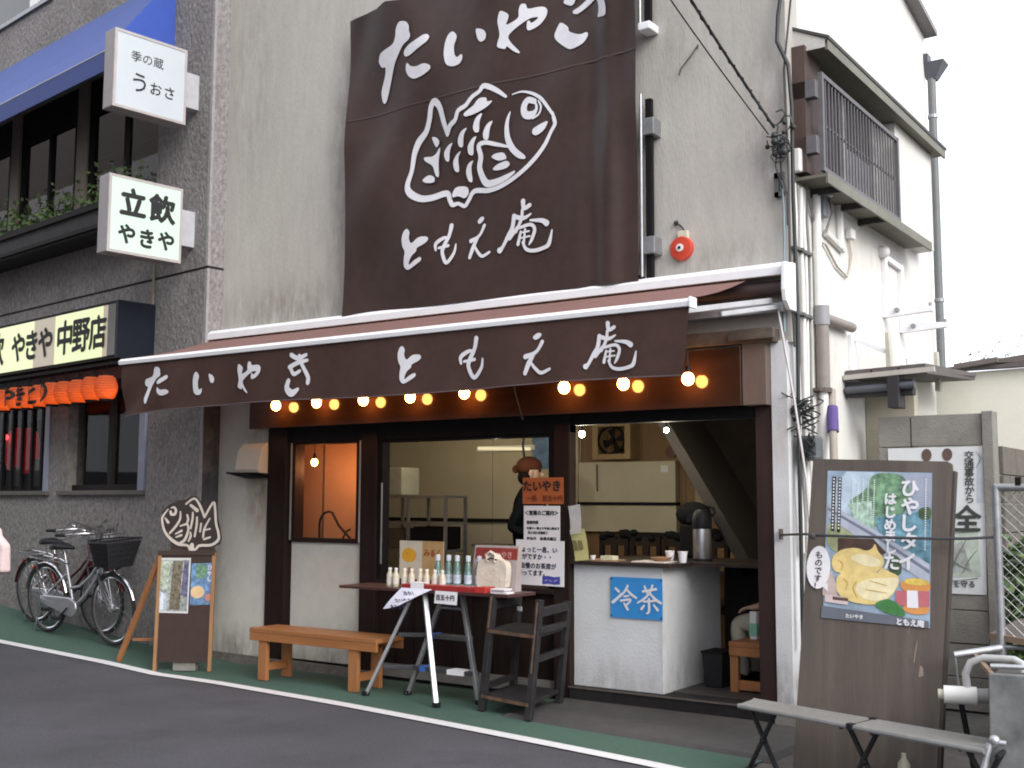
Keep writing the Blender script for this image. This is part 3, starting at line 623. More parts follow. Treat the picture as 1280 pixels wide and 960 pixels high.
# ---- vent hood on the lower wall
vh = thing('vent_hood', 'cream metal vent hood with a dark open underside on the lower white wall', 'vent', (-4.85, -.02, 1.6))
mb = MB(); mb.prism([(0, .32), (-.05, .32), (-.11, .27), (-.15, .09), (-.14, .06), (0, .05)], (-4.70, -.01, 1.585), Y, Z, .30)
part('hood', mb, M('cream_painted_metal', (.52, .48, .40), .5, .06, 6, dirt=((.2, .13, .08), 4, .6, .9)), vh, bevel=.008)
part('louvre', MB().hexa([V(p) for p in ((-5.06, -.20, 1.64), (-4.72, -.18, 1.60), (-4.72, -.012, 1.60), (-5.02, -.012, 1.60), (-5.06, -.20, 1.655), (-4.72, -.18, 1.62), (-4.72, -.012, 1.63), (-5.02, -.012, 1.63))]), m_black, vh)
# ================================================================ inside the shop
cab = thing('wall_cabinet', 'wide cream wall cabinet with a dark rail on the back wall above the tea counter', 'cabinet', (-2.37, 2.1, 1.15))
part('door', MB().box(-2.87, -1.86, 2.16, 2.235, 1.40, 1.77), m_cream, cab, bevel=.004)
part('rail', MB().box(-2.88, -1.85, 2.15, 2.235, 1.375, 1.40), m_black, cab)
part('door', MB().box(-2.87, -1.86, 2.17, 2.235, 1.13, 1.372), m_cream, cab, bevel=.004)
part('label_plate', MB().box(-2.0, -1.93, 2.154, 2.162, 1.67, 1.73), m_paper, cab)
part('pull_cord', MB().tube([(-2.66, 2.145, 1.75), (-2.66, 2.145, 1.55), (-2.655, 2.145, 1.50)], .006, 5), m_cable, cab)
fan = thing('wall_fan', 'square brown extractor fan high on the back wall', 'fan', (-2.45, 2.1, 1.8))
part('housing', MB().box(-2.66, -2.60, 2.06, 2.24, 1.79, 2.14).box(-2.32, -2.26, 2.06, 2.24, 1.79, 2.14).box(-2.60, -2.32, 2.06, 2.24, 1.79, 1.84).box(-2.60, -2.32, 2.06, 2.24, 2.09, 2.14), M('tan_fan_housing', (.30, .20, .10), .5), fan, bevel=.004)
part('ring', MB().tube([(-2.46 + .14 * cos(2 * pi * i / 20), 2.07, 1.965 + .125 * sin(2 * pi * i / 20)) for i in range(20)], .012, 6, True), m_black, fan, smooth=60)
for i in range(4):
    a = pi / 2 * i + .3
    part('blade', MB().hexa([V((-2.46 + r * cos(a + d), yy, 1.965 + r * sin(a + d))) for yy in (2.12, 2.125) for r, d in ((.03, -.5), (.12, -.35), (.12, .35), (.03, .5))]), m_black, fan)
part('hub', MB().lathe((-2.46, 2.10, 1.965), [(.03, 0), (.025, .03)], 10, (0, -1, 0)), m_black, fan)
solo('round_gauge', MB().lathe((-1.93, 2.235, 1.85), [(.055, 0), (.055, .02), (.01, .024)], 16, (0, -1, 0)), M('dark_red_plate', (.10, .03, .02), .5), 'small round dark plate beside the extractor fan', 'plate', smooth=40)
rack = thing('steel_rack', 'open grey steel shelf rack against the cream wall inside the serving window', 'rack', (-4.08, 1.35, .11))
for x in (-4.46, -4.14, -3.70):
    for y in (1.2, 1.5): part('post', MB().box(x - .013, x + .013, y - .013, y + .013, .11, 1.46), m_galv, rack)
for z in (.5, .95, 1.20, 1.445): part('shelf', MB().box(-4.47, -3.69, 1.19, 1.51, z - .012, z + .012), m_galv, rack, bevel=.002)
solo('black_oven', MB().box(-4.10, -3.74, 1.22, 1.49, .965, 1.17), m_black, 'black box oven on the middle shelf of the steel rack', 'oven', bevel=.01)
solo('storage_box', MB().box(-4.44, -4.24, 1.22, 1.48, 1.46, 1.72), M('dull_grey_green_box', (.30, .30, .25), .7), 'pale grey box standing on top of the steel rack', 'box', bevel=.01)
solo('storage_box', MB().box(-4.43, -4.20, 1.22, 1.48, .965, 1.15), M('brown_box', (.10, .07, .05), .7), 'dark brown box on the steel rack beside the black oven', 'box', bevel=.01)
hp = solo('hanging_poster', MB().box(-3.40, -3.18, 2.17, 2.175, 1.72, 2.02), M('blue_poster', (.12, .22, .40), .6, .6, 9), 'blue poster on the back wall behind the capped shopkeeper', 'poster')
solo('hanging_wire', MB().tube([(-3.10, 1.6, 2.15), (-3.12, 1.6, 1.9), (-3.09, 1.6, 1.7), (-3.13, 1.6, 1.45), (-3.11, 1.6, 1.3)], .011, 6), m_cable, 'dark wire hanging from the ceiling beside the capped shopkeeper', 'wire')
side_shelf = solo('wall_shelf', MB().box(-3.72, -3.42, 1.62, 1.9, .985, 1.005).box(-3.70, -3.68, 1.64, 1.9, .70, .985).box(-3.46, -3.44, 1.64, 1.9, .70, .985), m_galv, 'small grey shelf beside the steel rack in the kitchen', 'shelf')
# lit spots
lamp('spot_bulb', (-2.57, .42, 1.925), .019, m_spot, 8, (1, .93, .72), 'small bright white bulb above the capped shopkeeper', 'bulb', 'white spot bulbs inside the shop', cord=.2)
lamp('spot_bulb', (-1.77, .42, 1.918), .024, m_spot, 11, (1, .93, .72), 'small bright white bulb next to the middle post, by the fan', 'bulb', 'white spot bulbs inside the shop', cord=.2)
lamp('spot_bulb', (-1.05, .42, 1.925), .018, m_spot, 10, (1, .93, .72), 'small bright white bulb over the tea counter, nearer the stairs', 'bulb', 'white spot bulbs inside the shop', cord=.2)
ft = thing('tube_lamp', 'long fluorescent tube lamp on the kitchen wall behind the capped shopkeeper', 'lamp', (-3.7, 2.1, 1.9))
part('tube', MB().tube([(-4.02, 2.13, 1.93), (-3.40, 2.13, 1.91)], .016, 8), EM('dim_tube_glow', (1, .86, .5), .55), ft, smooth=60)
_ld = bpy.data.lights.new('tube_light', 'POINT'); _ld.shadow_soft_size = .12; _ld.energy = 8; _ld.color = (1, .84, .56)  # unseen fill light before the tube, added to light the back wall evenly
_lo = bpy.data.objects.new('tube_light', _ld); COL.objects.link(_lo); _lo.parent = ft; _lo.location = (-.1, -1.0, .12)
part('batten', MB().box(-4.06, -3.36, 2.15, 2.2, 1.90, 1.95), m_whiteplastic, ft)
# stairs seen from below
st = thing('staircase', 'steep dark staircase seen from underneath at the back of the tea counter', 'stairs', (-.9, 1.6, .11))
part('stringer', MB().prism([(-1.62, 2.12), (-1.45, 2.12), (-.72, .9), (-.72, .75)], (0, 1.75, 0), X, Z, .05), M('grey_stringer', (.17, .15, .12), .6, .15, 8), st)
part('soffit', MB().hexa([V(p) for p in ((-1.47, 1.0, 2.10), (-.70, 1.0, .85), (-.70, 1.75, .85), (-1.47, 1.75, 2.10), (-1.40, 1.0, 2.14), (-.62, 1.0, .90), (-.62, 1.75, .90), (-1.40, 1.75, 2.14))]), M('dark_soffit', (.035, .028, .024), .7), st)
part('side_panel', MB().prism([(-1.40, 2.12), (-.66, .80), (-.07, .80), (-.07, 2.12)], (0, 1.70, 0), X, Z, .03), M('dark_stair_panel', (.022, .016, .014), .8, .3, 6, spec=.1), st)
# tea counter
tc = thing('tea_counter', 'white rendered serving counter with a dark worktop in the right hand opening', 'counter', (-1.2, .4, .11))
part('body', MB().box(-1.598, -.885, .02, .95, .105, .955), M('white_counter_render', (.63, .64, .66), .85, .05, 6, .15, 50, big=.12, origin=(-1.2, .4, .11), spots=[((-1.25, 0, .1), (.6, 1.2, .3), (.32, .31, .29), .7), ((-.88, .5, .15), (.3, .8, .4), (.34, .33, .31), .7), ((-.89, 0, .6), (.05, .3, .6), (.45, .44, .42), .7)]), tc, bevel=.004)
part('worktop', MB().box(-1.60, -.80, -.03, 1.0, .957, .985).box(-.80, -.32, .30, 1.0, .957, .985), M('dark_worktop', (.03, .02, .017), .35, .3, 8), tc, bevel=.004)
part('end_panel', MB().box(-.86, -.34, 1.0, 1.04, .11, .955), m_black, tc)
ts = thing('tea_sign', 'blue sign with white brushed characters for cold tea on the white counter', 'sign', (-1.085, 0, .6))
part('board', MB().box(-1.288, -.884 + .0, .008, .018, .60, .88), M('bright_blue_card', (.035, .24, .58), .55, .06, 5), ts)
mbt = MB()
for k_, s_ in enumerate(([(283, 143, 12), (300, 158, 14)], [(268, 218, 16), (298, 190, 13), (312, 168, 6)], [(346, 126, 13), (330, 158, 12), (296, 196, 8)], [(346, 150, 10), (366, 172, 13), (390, 188, 12)], [(328, 184, 9), (352, 179, 9)], [(310, 208, 11), (362, 200, 12), (340, 230, 9)], [(328, 222, 10), (346, 252, 14)],
        [(425, 152, 12), (492, 136, 13)], [(434, 124, 11), (446, 158, 11)], [(474, 118, 12), (464, 152, 9)], [(462, 156, 12), (432, 190, 11), (398, 214, 8)], [(460, 160, 11), (488, 190, 14), (514, 208, 15)], [(430, 206, 11), (486, 198, 11)], [(456, 190, 12), (456, 255, 13), (444, 268, 8)], [(432, 226, 9), (418, 246, 13)], [(480, 220, 9), (500, 246, 14)])):
    mbt.ribbon([(-1.288 + (a - 255) * .001525, .88 - (b - 80) * .00127, w * .0014) for a, b, w in s_], (0, .004 - .0003 * k_, 0), X, Z)
part('lettering', mbt, m_white_ink, ts)
for x, z in ((-1.28, .612), (-1.28, .868), (-.892, .612), (-.892, .868)): part('pin', MB().lathe((x, .008, z), [(.006, 0), (.004, .004)], 8, (0, -1, 0)), m_black, ts)
# on the counter
pot = thing('air_pot', 'tall steel vacuum air pot with a black top standing on the tea counter', 'air pot', (-.79, .45, .985))
part('body', MB().lathe((-.79, .45, .985), [(.062, 0), (.066, .01), (.066, .20), (.064, .23)], 20), m_steel, pot, smooth=40)
part('lid', MB().lathe((-.79, .45, 1.214), [(.068, 0), (.071, .01), (.070, .07), (.062, .11), (.04, .135), (.0, .137)], 20), m_blackplastic, pot, smooth=40)
part('spout', MB().hexa([V(p) for p in ((-.90, .42, 1.26), (-.84, .42, 1.26), (-.84, .47, 1.26), (-.90, .47, 1.26), (-.89, .42, 1.31), (-.84, .42, 1.32), (-.84, .47, 1.32), (-.89, .47, 1.31))]), m_blackplastic, pot, bevel=.004)
part('handle', MB().tube([(-.715, .45, 1.30), (-.69, .45, 1.33), (-.70, .45, 1.36), (-.75, .45, 1.375)], .01, 6), m_blackplastic, pot, smooth=60)
part('base', MB().lathe((-.79, .45, .985), [(.070, 0), (.070, .02)], 20), m_blackplastic, pot)
solo('black_bag', MB().ball((-1.05, .85, 1.31), .13, 12, 8, 1.1, .8, .75), M('black_cloth', (.010, .010, .011), .9, spec=.1), 'rounded black bag behind the air pot', 'bag', smooth=60)
solo('black_bag', MB().box(-1.14, -.98, .78, .95, .985, 1.24), m_black, 'tall black canister standing behind the air pot', 'canister', bevel=.02)
def cup(x, y, label):
    t = thing('paper_cup', label, 'cup', (x, y, .985), 0, 'paper cups on the tea counter')
    part('wall', MB().lathe((0, 0, 0), [(.024, 0), (.033, .075)], 14), m_paper, t, local=True, smooth=40)
    part('rim', MB().tube([(.033 * cos(2 * pi * i / 14), .033 * sin(2 * pi * i / 14), .075) for i in range(14)], .002, 5, True), m_paper, t, local=True)
cup(-.80, .16, 'white paper cup alone beside the air pot on the tea counter'); cup(-.93, .22, 'white paper cup standing behind the brown bowl')
bw = thing('brown_bowl', 'shallow brown bowl beside the paper cups', 'bowl', (-.95, .13, .985))
part('bowl', MB().lathe((0, 0, 0), [(.03, 0), (.055, .012), (.075, .035), (.070, .035), (.05, .015), (0, .012)], 16), M('brown_glaze', (.28, .15, .07), .4), bw, local=True, smooth=40)
solo('serving_tray', MB().box(-1.12, -.86, .0, .22, .985, .993), M('pale_tray', (.55, .5, .48), .5), 'flat pale tray at the counter edge under the bowl', 'tray', bevel=.002)
solo('card_stack', MB().box(-1.40, -1.30, .06, .14, .985, 1.02), M('cream_card', (.5, .5, .36), .7), 'small stack of cream cards on the counter', 'cards')
solo('card_tray', MB().box(-1.52, -1.27, .02, .2, .985, .992), M('brown_tray', (.25, .14, .09), .6), 'thin brown tray under the cream cards', 'tray')
solo('small_dish', MB().lathe((-1.475, .08, .992), [(.015, 0), (.022, .028), (.018, .028)], 12), m_paper, 'tiny white dish at the post end of the counter', 'dish', smooth=40)
for i in range(4):
    cx = -2.05 + i * .30
    ch = thing('dark_chair', 'slatted dark chair behind the tea counter, ' + ('closest to the middle post', 'second from the middle post', 'third from the middle post', 'closest to the air pot')[i], 'chair', (cx, 1.55, .11), 0, 'dark chairs behind the counter')
    part('seat', MB().box(cx - .14, cx + .14, 1.4, 1.75, .52, .56), m_darkwood, ch)
    for dx in (-.12, .12):
        part('leg', MB().box(cx + dx - .018, cx + dx + .018, 1.38, 1.42, .11, 1.12), m_darkwood, ch); part('leg', MB().box(cx + dx - .018, cx + dx + .018, 1.70, 1.74, .11, .52), m_darkwood, ch)
    part('slat', MB().box(cx - .12, cx + .12, 1.385, 1.41, 1.04, 1.12), M('brown_chair', (.025, .017, .014), .7, spec=.15), ch)
    part('slat', MB().box(cx - .03, cx + .03, 1.385, 1.41, .56, 1.04), M('brown_chair', (.025, .017, .014), .7, spec=.15), ch)
mbp = MB()
for i in range(26): mbp.ball((-2.15 + .042 * i, 1.40 + random.uniform(-.02, .04), 1.11 + random.uniform(-.01, .05)), random.uniform(.025, .05), 8, 6, 1.2, 1, .8)
solo('cloth_heap', mbp, M('black_cloth', (.010, .010, .011), .9, spec=.1), 'lumpy row of black cloths along the chair tops behind the counter', 'cloths', smooth=60)
bx = thing('carton', 'brown cardboard carton on the shelf by the staircase', 'carton', (-1.1, 2.0, .82))
part('box', MB().box(-1.30, -1.02, 1.9, 2.2, .83, 1.09), M('brown_cardboard', (.30, .19, .09), .8, .1, 6), bx, bevel=.004)
part('flap', MB().box(-1.31, -1.01, 1.885, 1.9, 1.0, 1.095), M('brown_cardboard', (.30, .19, .09), .8, .1, 6), bx)
solo('low_shelf', MB().box(-1.5, -.7, 1.85, 2.22, .80, .828), m_galv, 'grey shelf carrying the brown cardboard carton', 'shelf')
solo('wall_notice', MB().box(-1.70, -1.45, 2.225, 2.235, 1.25, 1.55), M('tan_paper', (.34, .27, .18), .8), 'faded tan notice on the plywood wall behind the air pot', 'notice')
for i, (x, z0, z1) in enumerate(((-1.62, 2.1, 1.35), (-1.52, 2.1, 1.28))):
    solo('light_string', MB().tube([(x, 2.22, z0), (x + .03, 2.22, (z0 + z1) / 2), (x, 2.22, z1)], .006, 5), m_cable, ('brown cord hanging down the plywood wall close to the cabinet', 'brown cord hanging down the plywood wall above the air pot')[i], 'string', 'cords on the plywood wall')
sk = thing('wall_socket', 'white plug adapter hanging on a cord near the staircase', 'plug', (-1.4, 1.9, 1.8))
part('plug', MB().hexa([V(p) for p in ((-1.46, 1.88, 1.76), (-1.36, 1.88, 1.76), (-1.36, 1.92, 1.76), (-1.46, 1.92, 1.76), (-1.43, 1.88, 1.86), (-1.39, 1.88, 1.86), (-1.39, 1.92, 1.86), (-1.43, 1.92, 1.86))]), m_whiteplastic, sk)
part('cord', MB().tube([(-1.41, 1.9, 1.86), (-1.41, 1.9, 2.14)], .006, 5), m_cable, sk)
tb = thing('waste_bin', 'black square waste bin on the floor against the white counter side', 'bin', (-.72, .55, .11))
mb = MB(); mb.hexa([V(p) for p in ((-.79, .46, .112), (-.66, .46, .112), (-.66, .64, .112), (-.79, .64, .112), (-.805, .44, .35), (-.645, .44, .35), (-.645, .66, .35), (-.805, .66, .35))])
part('body', mb, m_blackplastic, tb, bevel=.008)
part('rim', MB().box(-.81, -.64, .435, .665, .345, .36), m_black, tb, bevel=.004)

# inner bench with its end frame
def plank_bench(name, label, x0, x1, y0, y1, zt, base, along, group=None):
    t = thing(name, label, 'bench', ((x0 + x1) / 2, (y0 + y1) / 2, base))
    ml = m_woodx if along == 'x' else m_wood
    part('seat', MB().box(x0, x1, y0, y1, zt - .035, zt), ml, t, bevel=.004)
    if along == 'x':
        for y in (y0 + .012, y1 - .012): part('apron', MB().box(x0 + .003, x1 - .003, y - .011, y + .011, zt - .095, zt - .036), ml, t, bevel=.003)
    else:
        for x in (x0 + .012, x1 - .012): part('apron', MB().box(x - .011, x + .011, y0 + .003, y1 - .003, zt - .095, zt - .036), ml, t, bevel=.003)
        for y in (y0 + .01, y1 - .01): part('apron', MB().box(x0 + .024, x1 - .024, y - .009, y + .009, zt - .095, zt - .036), ml, t, bevel=.003)
    return t
b2 = plank_bench('wooden_bench', 'orange pine bench end inside the doorway beside the seated person', -.56, -.20, .36, 1.25, .45, .11, 'y')
for x in (-.53, -.23):
    for y in (.40, 1.20): part('leg', MB().box(x - .03, x + .03, y - .02, y + .02, .11, .354), m_woodz, b2, bevel=.003)
for y in (.40, 1.20): part('stretcher', MB().box(-.50, -.26, y - .012, y + .012, .125, .19), m_woodx, b2, bevel=.003)

# ---- post signs
def poster(name, label, x0, x1, z0, z1, y, mat, texts, cat='notice', tilt=0., extra=None):
    t = thing(name, label, cat, ((x0 + x1) / 2, y, z0))
    c, s = cos(tilt), sin(tilt); U = V((c, 0, s)); W = V((-s, 0, c)); O = V((x0, y, z0)); w, h = x1 - x0, z1 - z0
    part('sheet', MB().prism([(0, 0), (w, 0), (w, h), (0, h)], O, U, W, .004), mat, t)
    groups = {}
    for tx, u, v, size, bold, m in texts: groups.setdefault(m.name, (m, []))[1].append((tx, u, v, size, bold))
    for m, items in groups.values():
        mbx = MB()
        for tx, u, v, size, bold in items: text_mb(tx, O + U * (u * w) + W * (v * h) - Y * .002, U, W, size, bold, mb=mbx)
        part('lettering', mbx, m, t)
    if extra: extra(t, O, U, W, w, h)
    return t
m_orangecard = M('orange_card', (.40, .10, .025), .7, .08, 6)
m_navyink = M('navy_ink', (.03, .03, .07), .7)
poster('price_card', 'orange card with handwritten black characters, topmost on the middle post', -2.00, -1.645, 1.385, 1.578, -.045, m_orangecard, [('たいやき', .48, .52, .085, .003, m_ink), ('一匹　百五十円', .55, .13, .045, .002, M('dark_red_ink', (.16, .03, .01), .7))])
poster('hours_notice', 'white printed opening notice between the orange card and the handwritten sheet', -1.99, -1.675, 1.10, 1.372, -.045, m_paper, [('＜営業のご案内＞', .5, .76, .037, .0015, m_ink), ('営業時間', .25, .52, .026, .001, m_ink), ('午前十一時より午後八時まで', .54, .37, .022, .001, m_ink), ('売り切れ次第終了', .4, .25, .022, .001, m_ink), ('定休日　毎週月曜日', .5, .08, .029, .001, m_ink)])
def blue_label(t, O, U, W, w, h):
    part('blue_seal', MB().prism([(.56, .03), (.68, .05), (.80, .035), (.92, .05), (.92, .22), (.80, .205), (.68, .225), (.56, .21)], O - Y * .001, U * w, W * h), M('violet_blue', (.05, .06, .32), .6), t)
    part('seal_lettering', MB().ribbon([(.62, .11, .012), (.66, .14, .010)], O - Y * .003, U * w, W * h).ribbon([(.70, .13, .012), (.75, .11, .010)], O - Y * .003, U * w, W * h).ribbon([(.80, .11, .01), (.86, .14, .012)], O - Y * .003, U * w, W * h), m_white_ink, t)
poster('tea_notice', 'white handwritten sheet with a violet seal, lowest of the notices on the middle post', -2.05, -1.63, .80, 1.125, -.062, m_paper, [('ちょっと一息、い', .44, .74, .045, .0012, m_navyink), ('かがですか・・', .40, .58, .045, .0012, m_navyink), ('自慢のお茶席が', .47, .38, .045, .0012, m_navyink), ('待ってます。', .36, .22, .045, .0012, m_navyink)], tilt=-.01, extra=blue_label)
lf = thing('hanging_leaflets', 'curled pale leaflets hanging off the middle post over the counter', 'leaflets', (-1.5, -.05, .99))
def curl(x0, x1, z0, z1, sl, y0):
    mb = MB(); pts = []
    for i in range(9):
        t = i / 8
        for u in (0, 1): pts.append((x0 + (x1 - x0) * u + sl * t, y0 - .05 * t * t - .02 * u * t, z1 + (z0 - z1) * t + .015 * u))
    return mb.add(pts, [(2 * i, 2 * i + 2, 2 * i + 3, 2 * i + 1) for i in range(8)])
part('leaflet', curl(-1.60, -1.50, 1.17, 1.37, .05, -.055), M('grey_leaflet', (.42, .44, .44), .6, .15, 20), lf, smooth=60)
part('leaflet', curl(-1.585, -1.46, .985, 1.20, .08, -.062), M('yellow_green_leaflet', (.42, .40, .18), .6, .1, 14), lf, smooth=60)
mb = MB()
for u in (.3, .68): mb.add([(-1.585 + .125 * u - .02 + .02, -.083, 1.13), (-1.585 + .125 * u + .03, -.083, 1.13), (-1.585 + .125 * u + .06, -.094, 1.06), (-1.585 + .125 * u + .02, -.094, 1.06)], [(0, 3, 2, 1)])
part('photo', mb, M('leaflet_photo', (.16, .13, .05), .6), lf)
# ---- vending table on a step ladder
TBZ = .775
tb = thing('display_board', 'long narrow dark board laid across the step ladder as a sales table', 'table', (-2.45, -.45, .75))
part('board', MB().box(-3.25, -1.70, -.66, -.32, TBZ - .022, TBZ), M('dark_red_brown_board', (.06, .025, .022), .4, .2, 8, stretch=(.2, 1, 1)), tb, bevel=.003)
lad = thing('step_ladder', 'silver aluminium folding step ladder carrying the display board', 'step ladder', (-2.5, -.55, 0))
legs = [((-2.93, -.70, 0), (-2.60, -.56, .75)), ((-2.21, -.78, 0), (-2.47, -.60, .75))]
for p0, p1 in legs: part('leg', MB().bar(p0, p1, .036, .024), m_alu, lad, bevel=.004)
legs2 = [((-2.70, -.50, 0), (-2.42, -.44, .75)), ((-2.04, -.52, 0), (-2.24, -.46, .75))]
for p0, p1 in legs2: part('leg', MB().bar(p0, p1, .04, .028), m_galv, lad, bevel=.004)
def lp(leg, t): return V(leg[0]).lerp(V(leg[1]), t)
m_tread = M('ribbed_black_tread', (.04, .04, .045), .5, .2, 30)
for t in (.27, .58): part('tread', MB().bar(lp(legs2[0], t), lp(legs2[1], t), .10, .03, Y), m_tread, lad, bevel=.004)
for t in (.27, .58): part('tread', MB().bar(lp(legs[0], t) + V((0, .05, 0)), lp(legs2[0], t), .03, .03), m_tread, lad, bevel=.004)
part('top_bow', MB().tube([lp(legs2[0], .80), lp(legs2[0], .84) + V((.03, 0, .01)), lp(legs2[1], .84) + V((-.03, 0, .01)), lp(legs2[1], .80)], .012, 8), m_galv, lad, smooth=60)
for p, _ in legs + legs2: part('foot', MB().box(p[0] - .022, p[0] + .022, p[1] - .02, p[1] + .02, .0, .03), m_blackplastic, lad)
m_bluetape = M('blue_tape', (.04, .13, .42), .5)
for t in (.27, .58): part('clip', MB().bar(lp(legs2[0], t).lerp(lp(legs2[1], t), .12), lp(legs2[0], t).lerp(lp(legs2[1], t), .22), .11, .036, Y), m_bluetape, lad)
part('sticker', MB().bar(lp(legs2[0], .27).lerp(lp(legs2[1], .27), .62) + V((0, -.01, 0)), lp(legs2[0], .27).lerp(lp(legs2[1], .27), .9) + V((0, -.01, 0)), .104, .033, Y), m_paper, lad)
# goods
m_bottle_cream = M('cream_bottle', (.52, .47, .36), .35, .12, 10); m_blabel = M('bottle_label', (.62, .56, .50), .6, .15, 20); m_bbrown = M('brown_sauce_band', (.36, .18, .11), .5)
sb0 = None
def small_bottle():
    t = thing('milk_bottle', '', 'bottle', (0, 0, TBZ), 0, 'row of small cream bottles on the board')
    part('glass', MB().lathe((0, 0, 0), [(.022, 0), (.025, .005), (.025, .085), (.014, .108), (.012, .12)], 12), m_bottle_cream, t, local=True, smooth=40)
    part('cap', MB().lathe((0, 0, .12), [(.014, 0), (.014, .016), (.005, .018)], 10), m_whiteplastic, t, local=True, smooth=40)
    part('label', MB().lathe((0, 0, .02), [(.0256, 0), (.0256, .045)], 12), m_blabel, t, local=True, smooth=40)
    return t
ords = ['first', 'second', 'third', 'fourth', 'fifth', 'sixth', 'seventh', 'eighth']
for i in range(8):
    if sb0 is None: sb0 = small_bottle(); o = sb0
    else: o = copy_tree(sb0)
    o.location = (-2.865 + i * .072 + .004 * sin(i * 5), -.53 + .006 * cos(i * 3), TBZ)
    o['label'] = 'small cream bottle with a white cap, %s from the wall bench end of the row' % ords[i]
m_greenglass = M('green_ramune_glass', (.10, .19, .17), .12, .1, 5, spec=.8)
rb0 = None
for i in range(5):
    if rb0 is None:
        rb0 = thing('soda_bottle', '', 'bottle', (0, 0, TBZ), 0, 'row of green soda bottles on the board')
        part('glass', MB().lathe((0, 0, 0), [(.026, 0), (.029, .006), (.029, .09), (.022, .105), (.027, .125), (.018, .15), (.016, .17)], 14), m_greenglass, rb0, local=True, smooth=40)
        part('cap', MB().lathe((0, 0, .17), [(.018, 0), (.018, .04), (.006, .043)], 12), M('pale_blue_cap', (.50, .56, .62), .4), rb0, local=True, smooth=40)
        part('label', MB().lathe((0, 0, .015), [(.0296, 0), (.0296, .06)], 14), M('blue_white_label', (.42, .48, .56), .5, .5, 30), rb0, local=True, smooth=40)
        o = rb0
    else: o = copy_tree(rb0)
    o.location = (-2.455 + i * .092 + .004 * sin(i * 3), -.47 + .01 * sin(i * 2), TBZ + .03)
    o['label'] = 'green glass soda bottle with a pale cap, %s counting from the cream bottles' % ords[i]
solo('bottle_stand', MB().box(-2.50, -2.04, -.53, -.41, TBZ, TBZ + .03), M('white_stand', (.6, .58, .56), .6), 'low white stand under the green soda bottles', 'stand', bevel=.003)
solo('sauce_jar', MB().lathe((-2.50, -.41, TBZ), [(.024, 0), (.026, .006), (.026, .12), (.014, .15), (.014, .185)], 12), M('yellow_green_jar', (.32, .34, .12), .3), 'yellow green bottle hidden behind the cream bottles', 'bottle', smooth=40)
mb = MB(); mb.hexa([V(p) for p in ((-2.64, -.655, TBZ), (-1.90, -.655, TBZ), (-1.90, -.55, TBZ), (-2.64, -.55, TBZ), (-2.64, -.66, TBZ + .035), (-1.89, -.66, TBZ + .035), (-1.89, -.545, TBZ + .035), (-2.64, -.545, TBZ + .035))])
tr = thing('red_tray', 'long shallow red box along the front edge of the board', 'box', (-2.3, -.6, TBZ))
part('box', mb, M('red_card', (.34, .025, .025), .5, .12, 10), tr, bevel=.002)
part('lid_edge', MB().box(-1.98, -1.892, -.662, -.543, TBZ + .002, TBZ + .04), M('bright_red_card', (.42, .03, .025), .5, .1, 10), tr)
part('price_tag', MB().box(-2.55, -2.43, -.664, -.662, TBZ + .0, TBZ + .05).add([(-2.55, -.664, TBZ + .05), (-2.43, -.664, TBZ + .05), (-2.43, -.60, TBZ + .052), (-2.55, -.60, TBZ + .052)], [(0, 1, 2, 3)]), m_paper, tr)
solo('napkin_pile', MB().box(-1.87, -1.73, -.63, -.54, TBZ, TBZ + .012).box(-1.88, -1.76, -.62, -.54, TBZ + .012, TBZ + .024).box(-1.86, -1.74, -.64, -.55, TBZ + .024, TBZ + .034), m_paper, 'loose pile of white paper bags at the end of the red box', 'paper bags', bevel=.002)
# hanging paper & small tag
hp = thing('hanging_paper', 'curling white handwritten paper hanging from the front of the board', 'paper', (-2.6, -.68, .6))
mb = MB(); pts = []
for i in range(9):
    t = i / 8
    for j in range(7):
        u = j / 6; pts.append((-2.63 - .13 * t + (.285 - .10 * t + .0 * u) * u, -.668 - .05 * sin(t * 1.6) - .03 * t * u, .783 - .155 * t + .02 * u * t + .02 * u * u * t))
mb.add(pts, [(i * 7 + j, (i + 1) * 7 + j, (i + 1) * 7 + j + 1, i * 7 + j + 1) for i in range(8) for j in range(6)])
part('sheet', mb, M('bluish_white_paper', (.66, .65, .76), .7), hp, smooth=80)
mbt = text_mb('冷やし', (-2.52, -.700, .735), (1, 0, .03), (-.35, -.25, 1), .04, .001); text_mb('たいやき', (-2.56, -.724, .685), (1, 0, .05), (-.35, -.2, 1), .038, .001, mb=mbt); text_mb('あります', (-2.60, -.735, .640), (1, 0, .06), (-.3, -.1, 1), .036, .001, mb=mbt)
part('lettering', mbt, m_navyink, hp)
tg = thing('price_tag', 'small white price tag hanging under the red box', 'tag', (-2.25, -.665, .68))
part('card', MB().prism([(0, 0), (.20, -.004), (.205, .085), (.01, .088)], (-2.33, -.667, .688), X, Z, .003), m_paper, tg)
part('lettering', text_mb('百五十円', (-2.23, -.669, .715), X, Z, .042, .001), m_ink, tg)
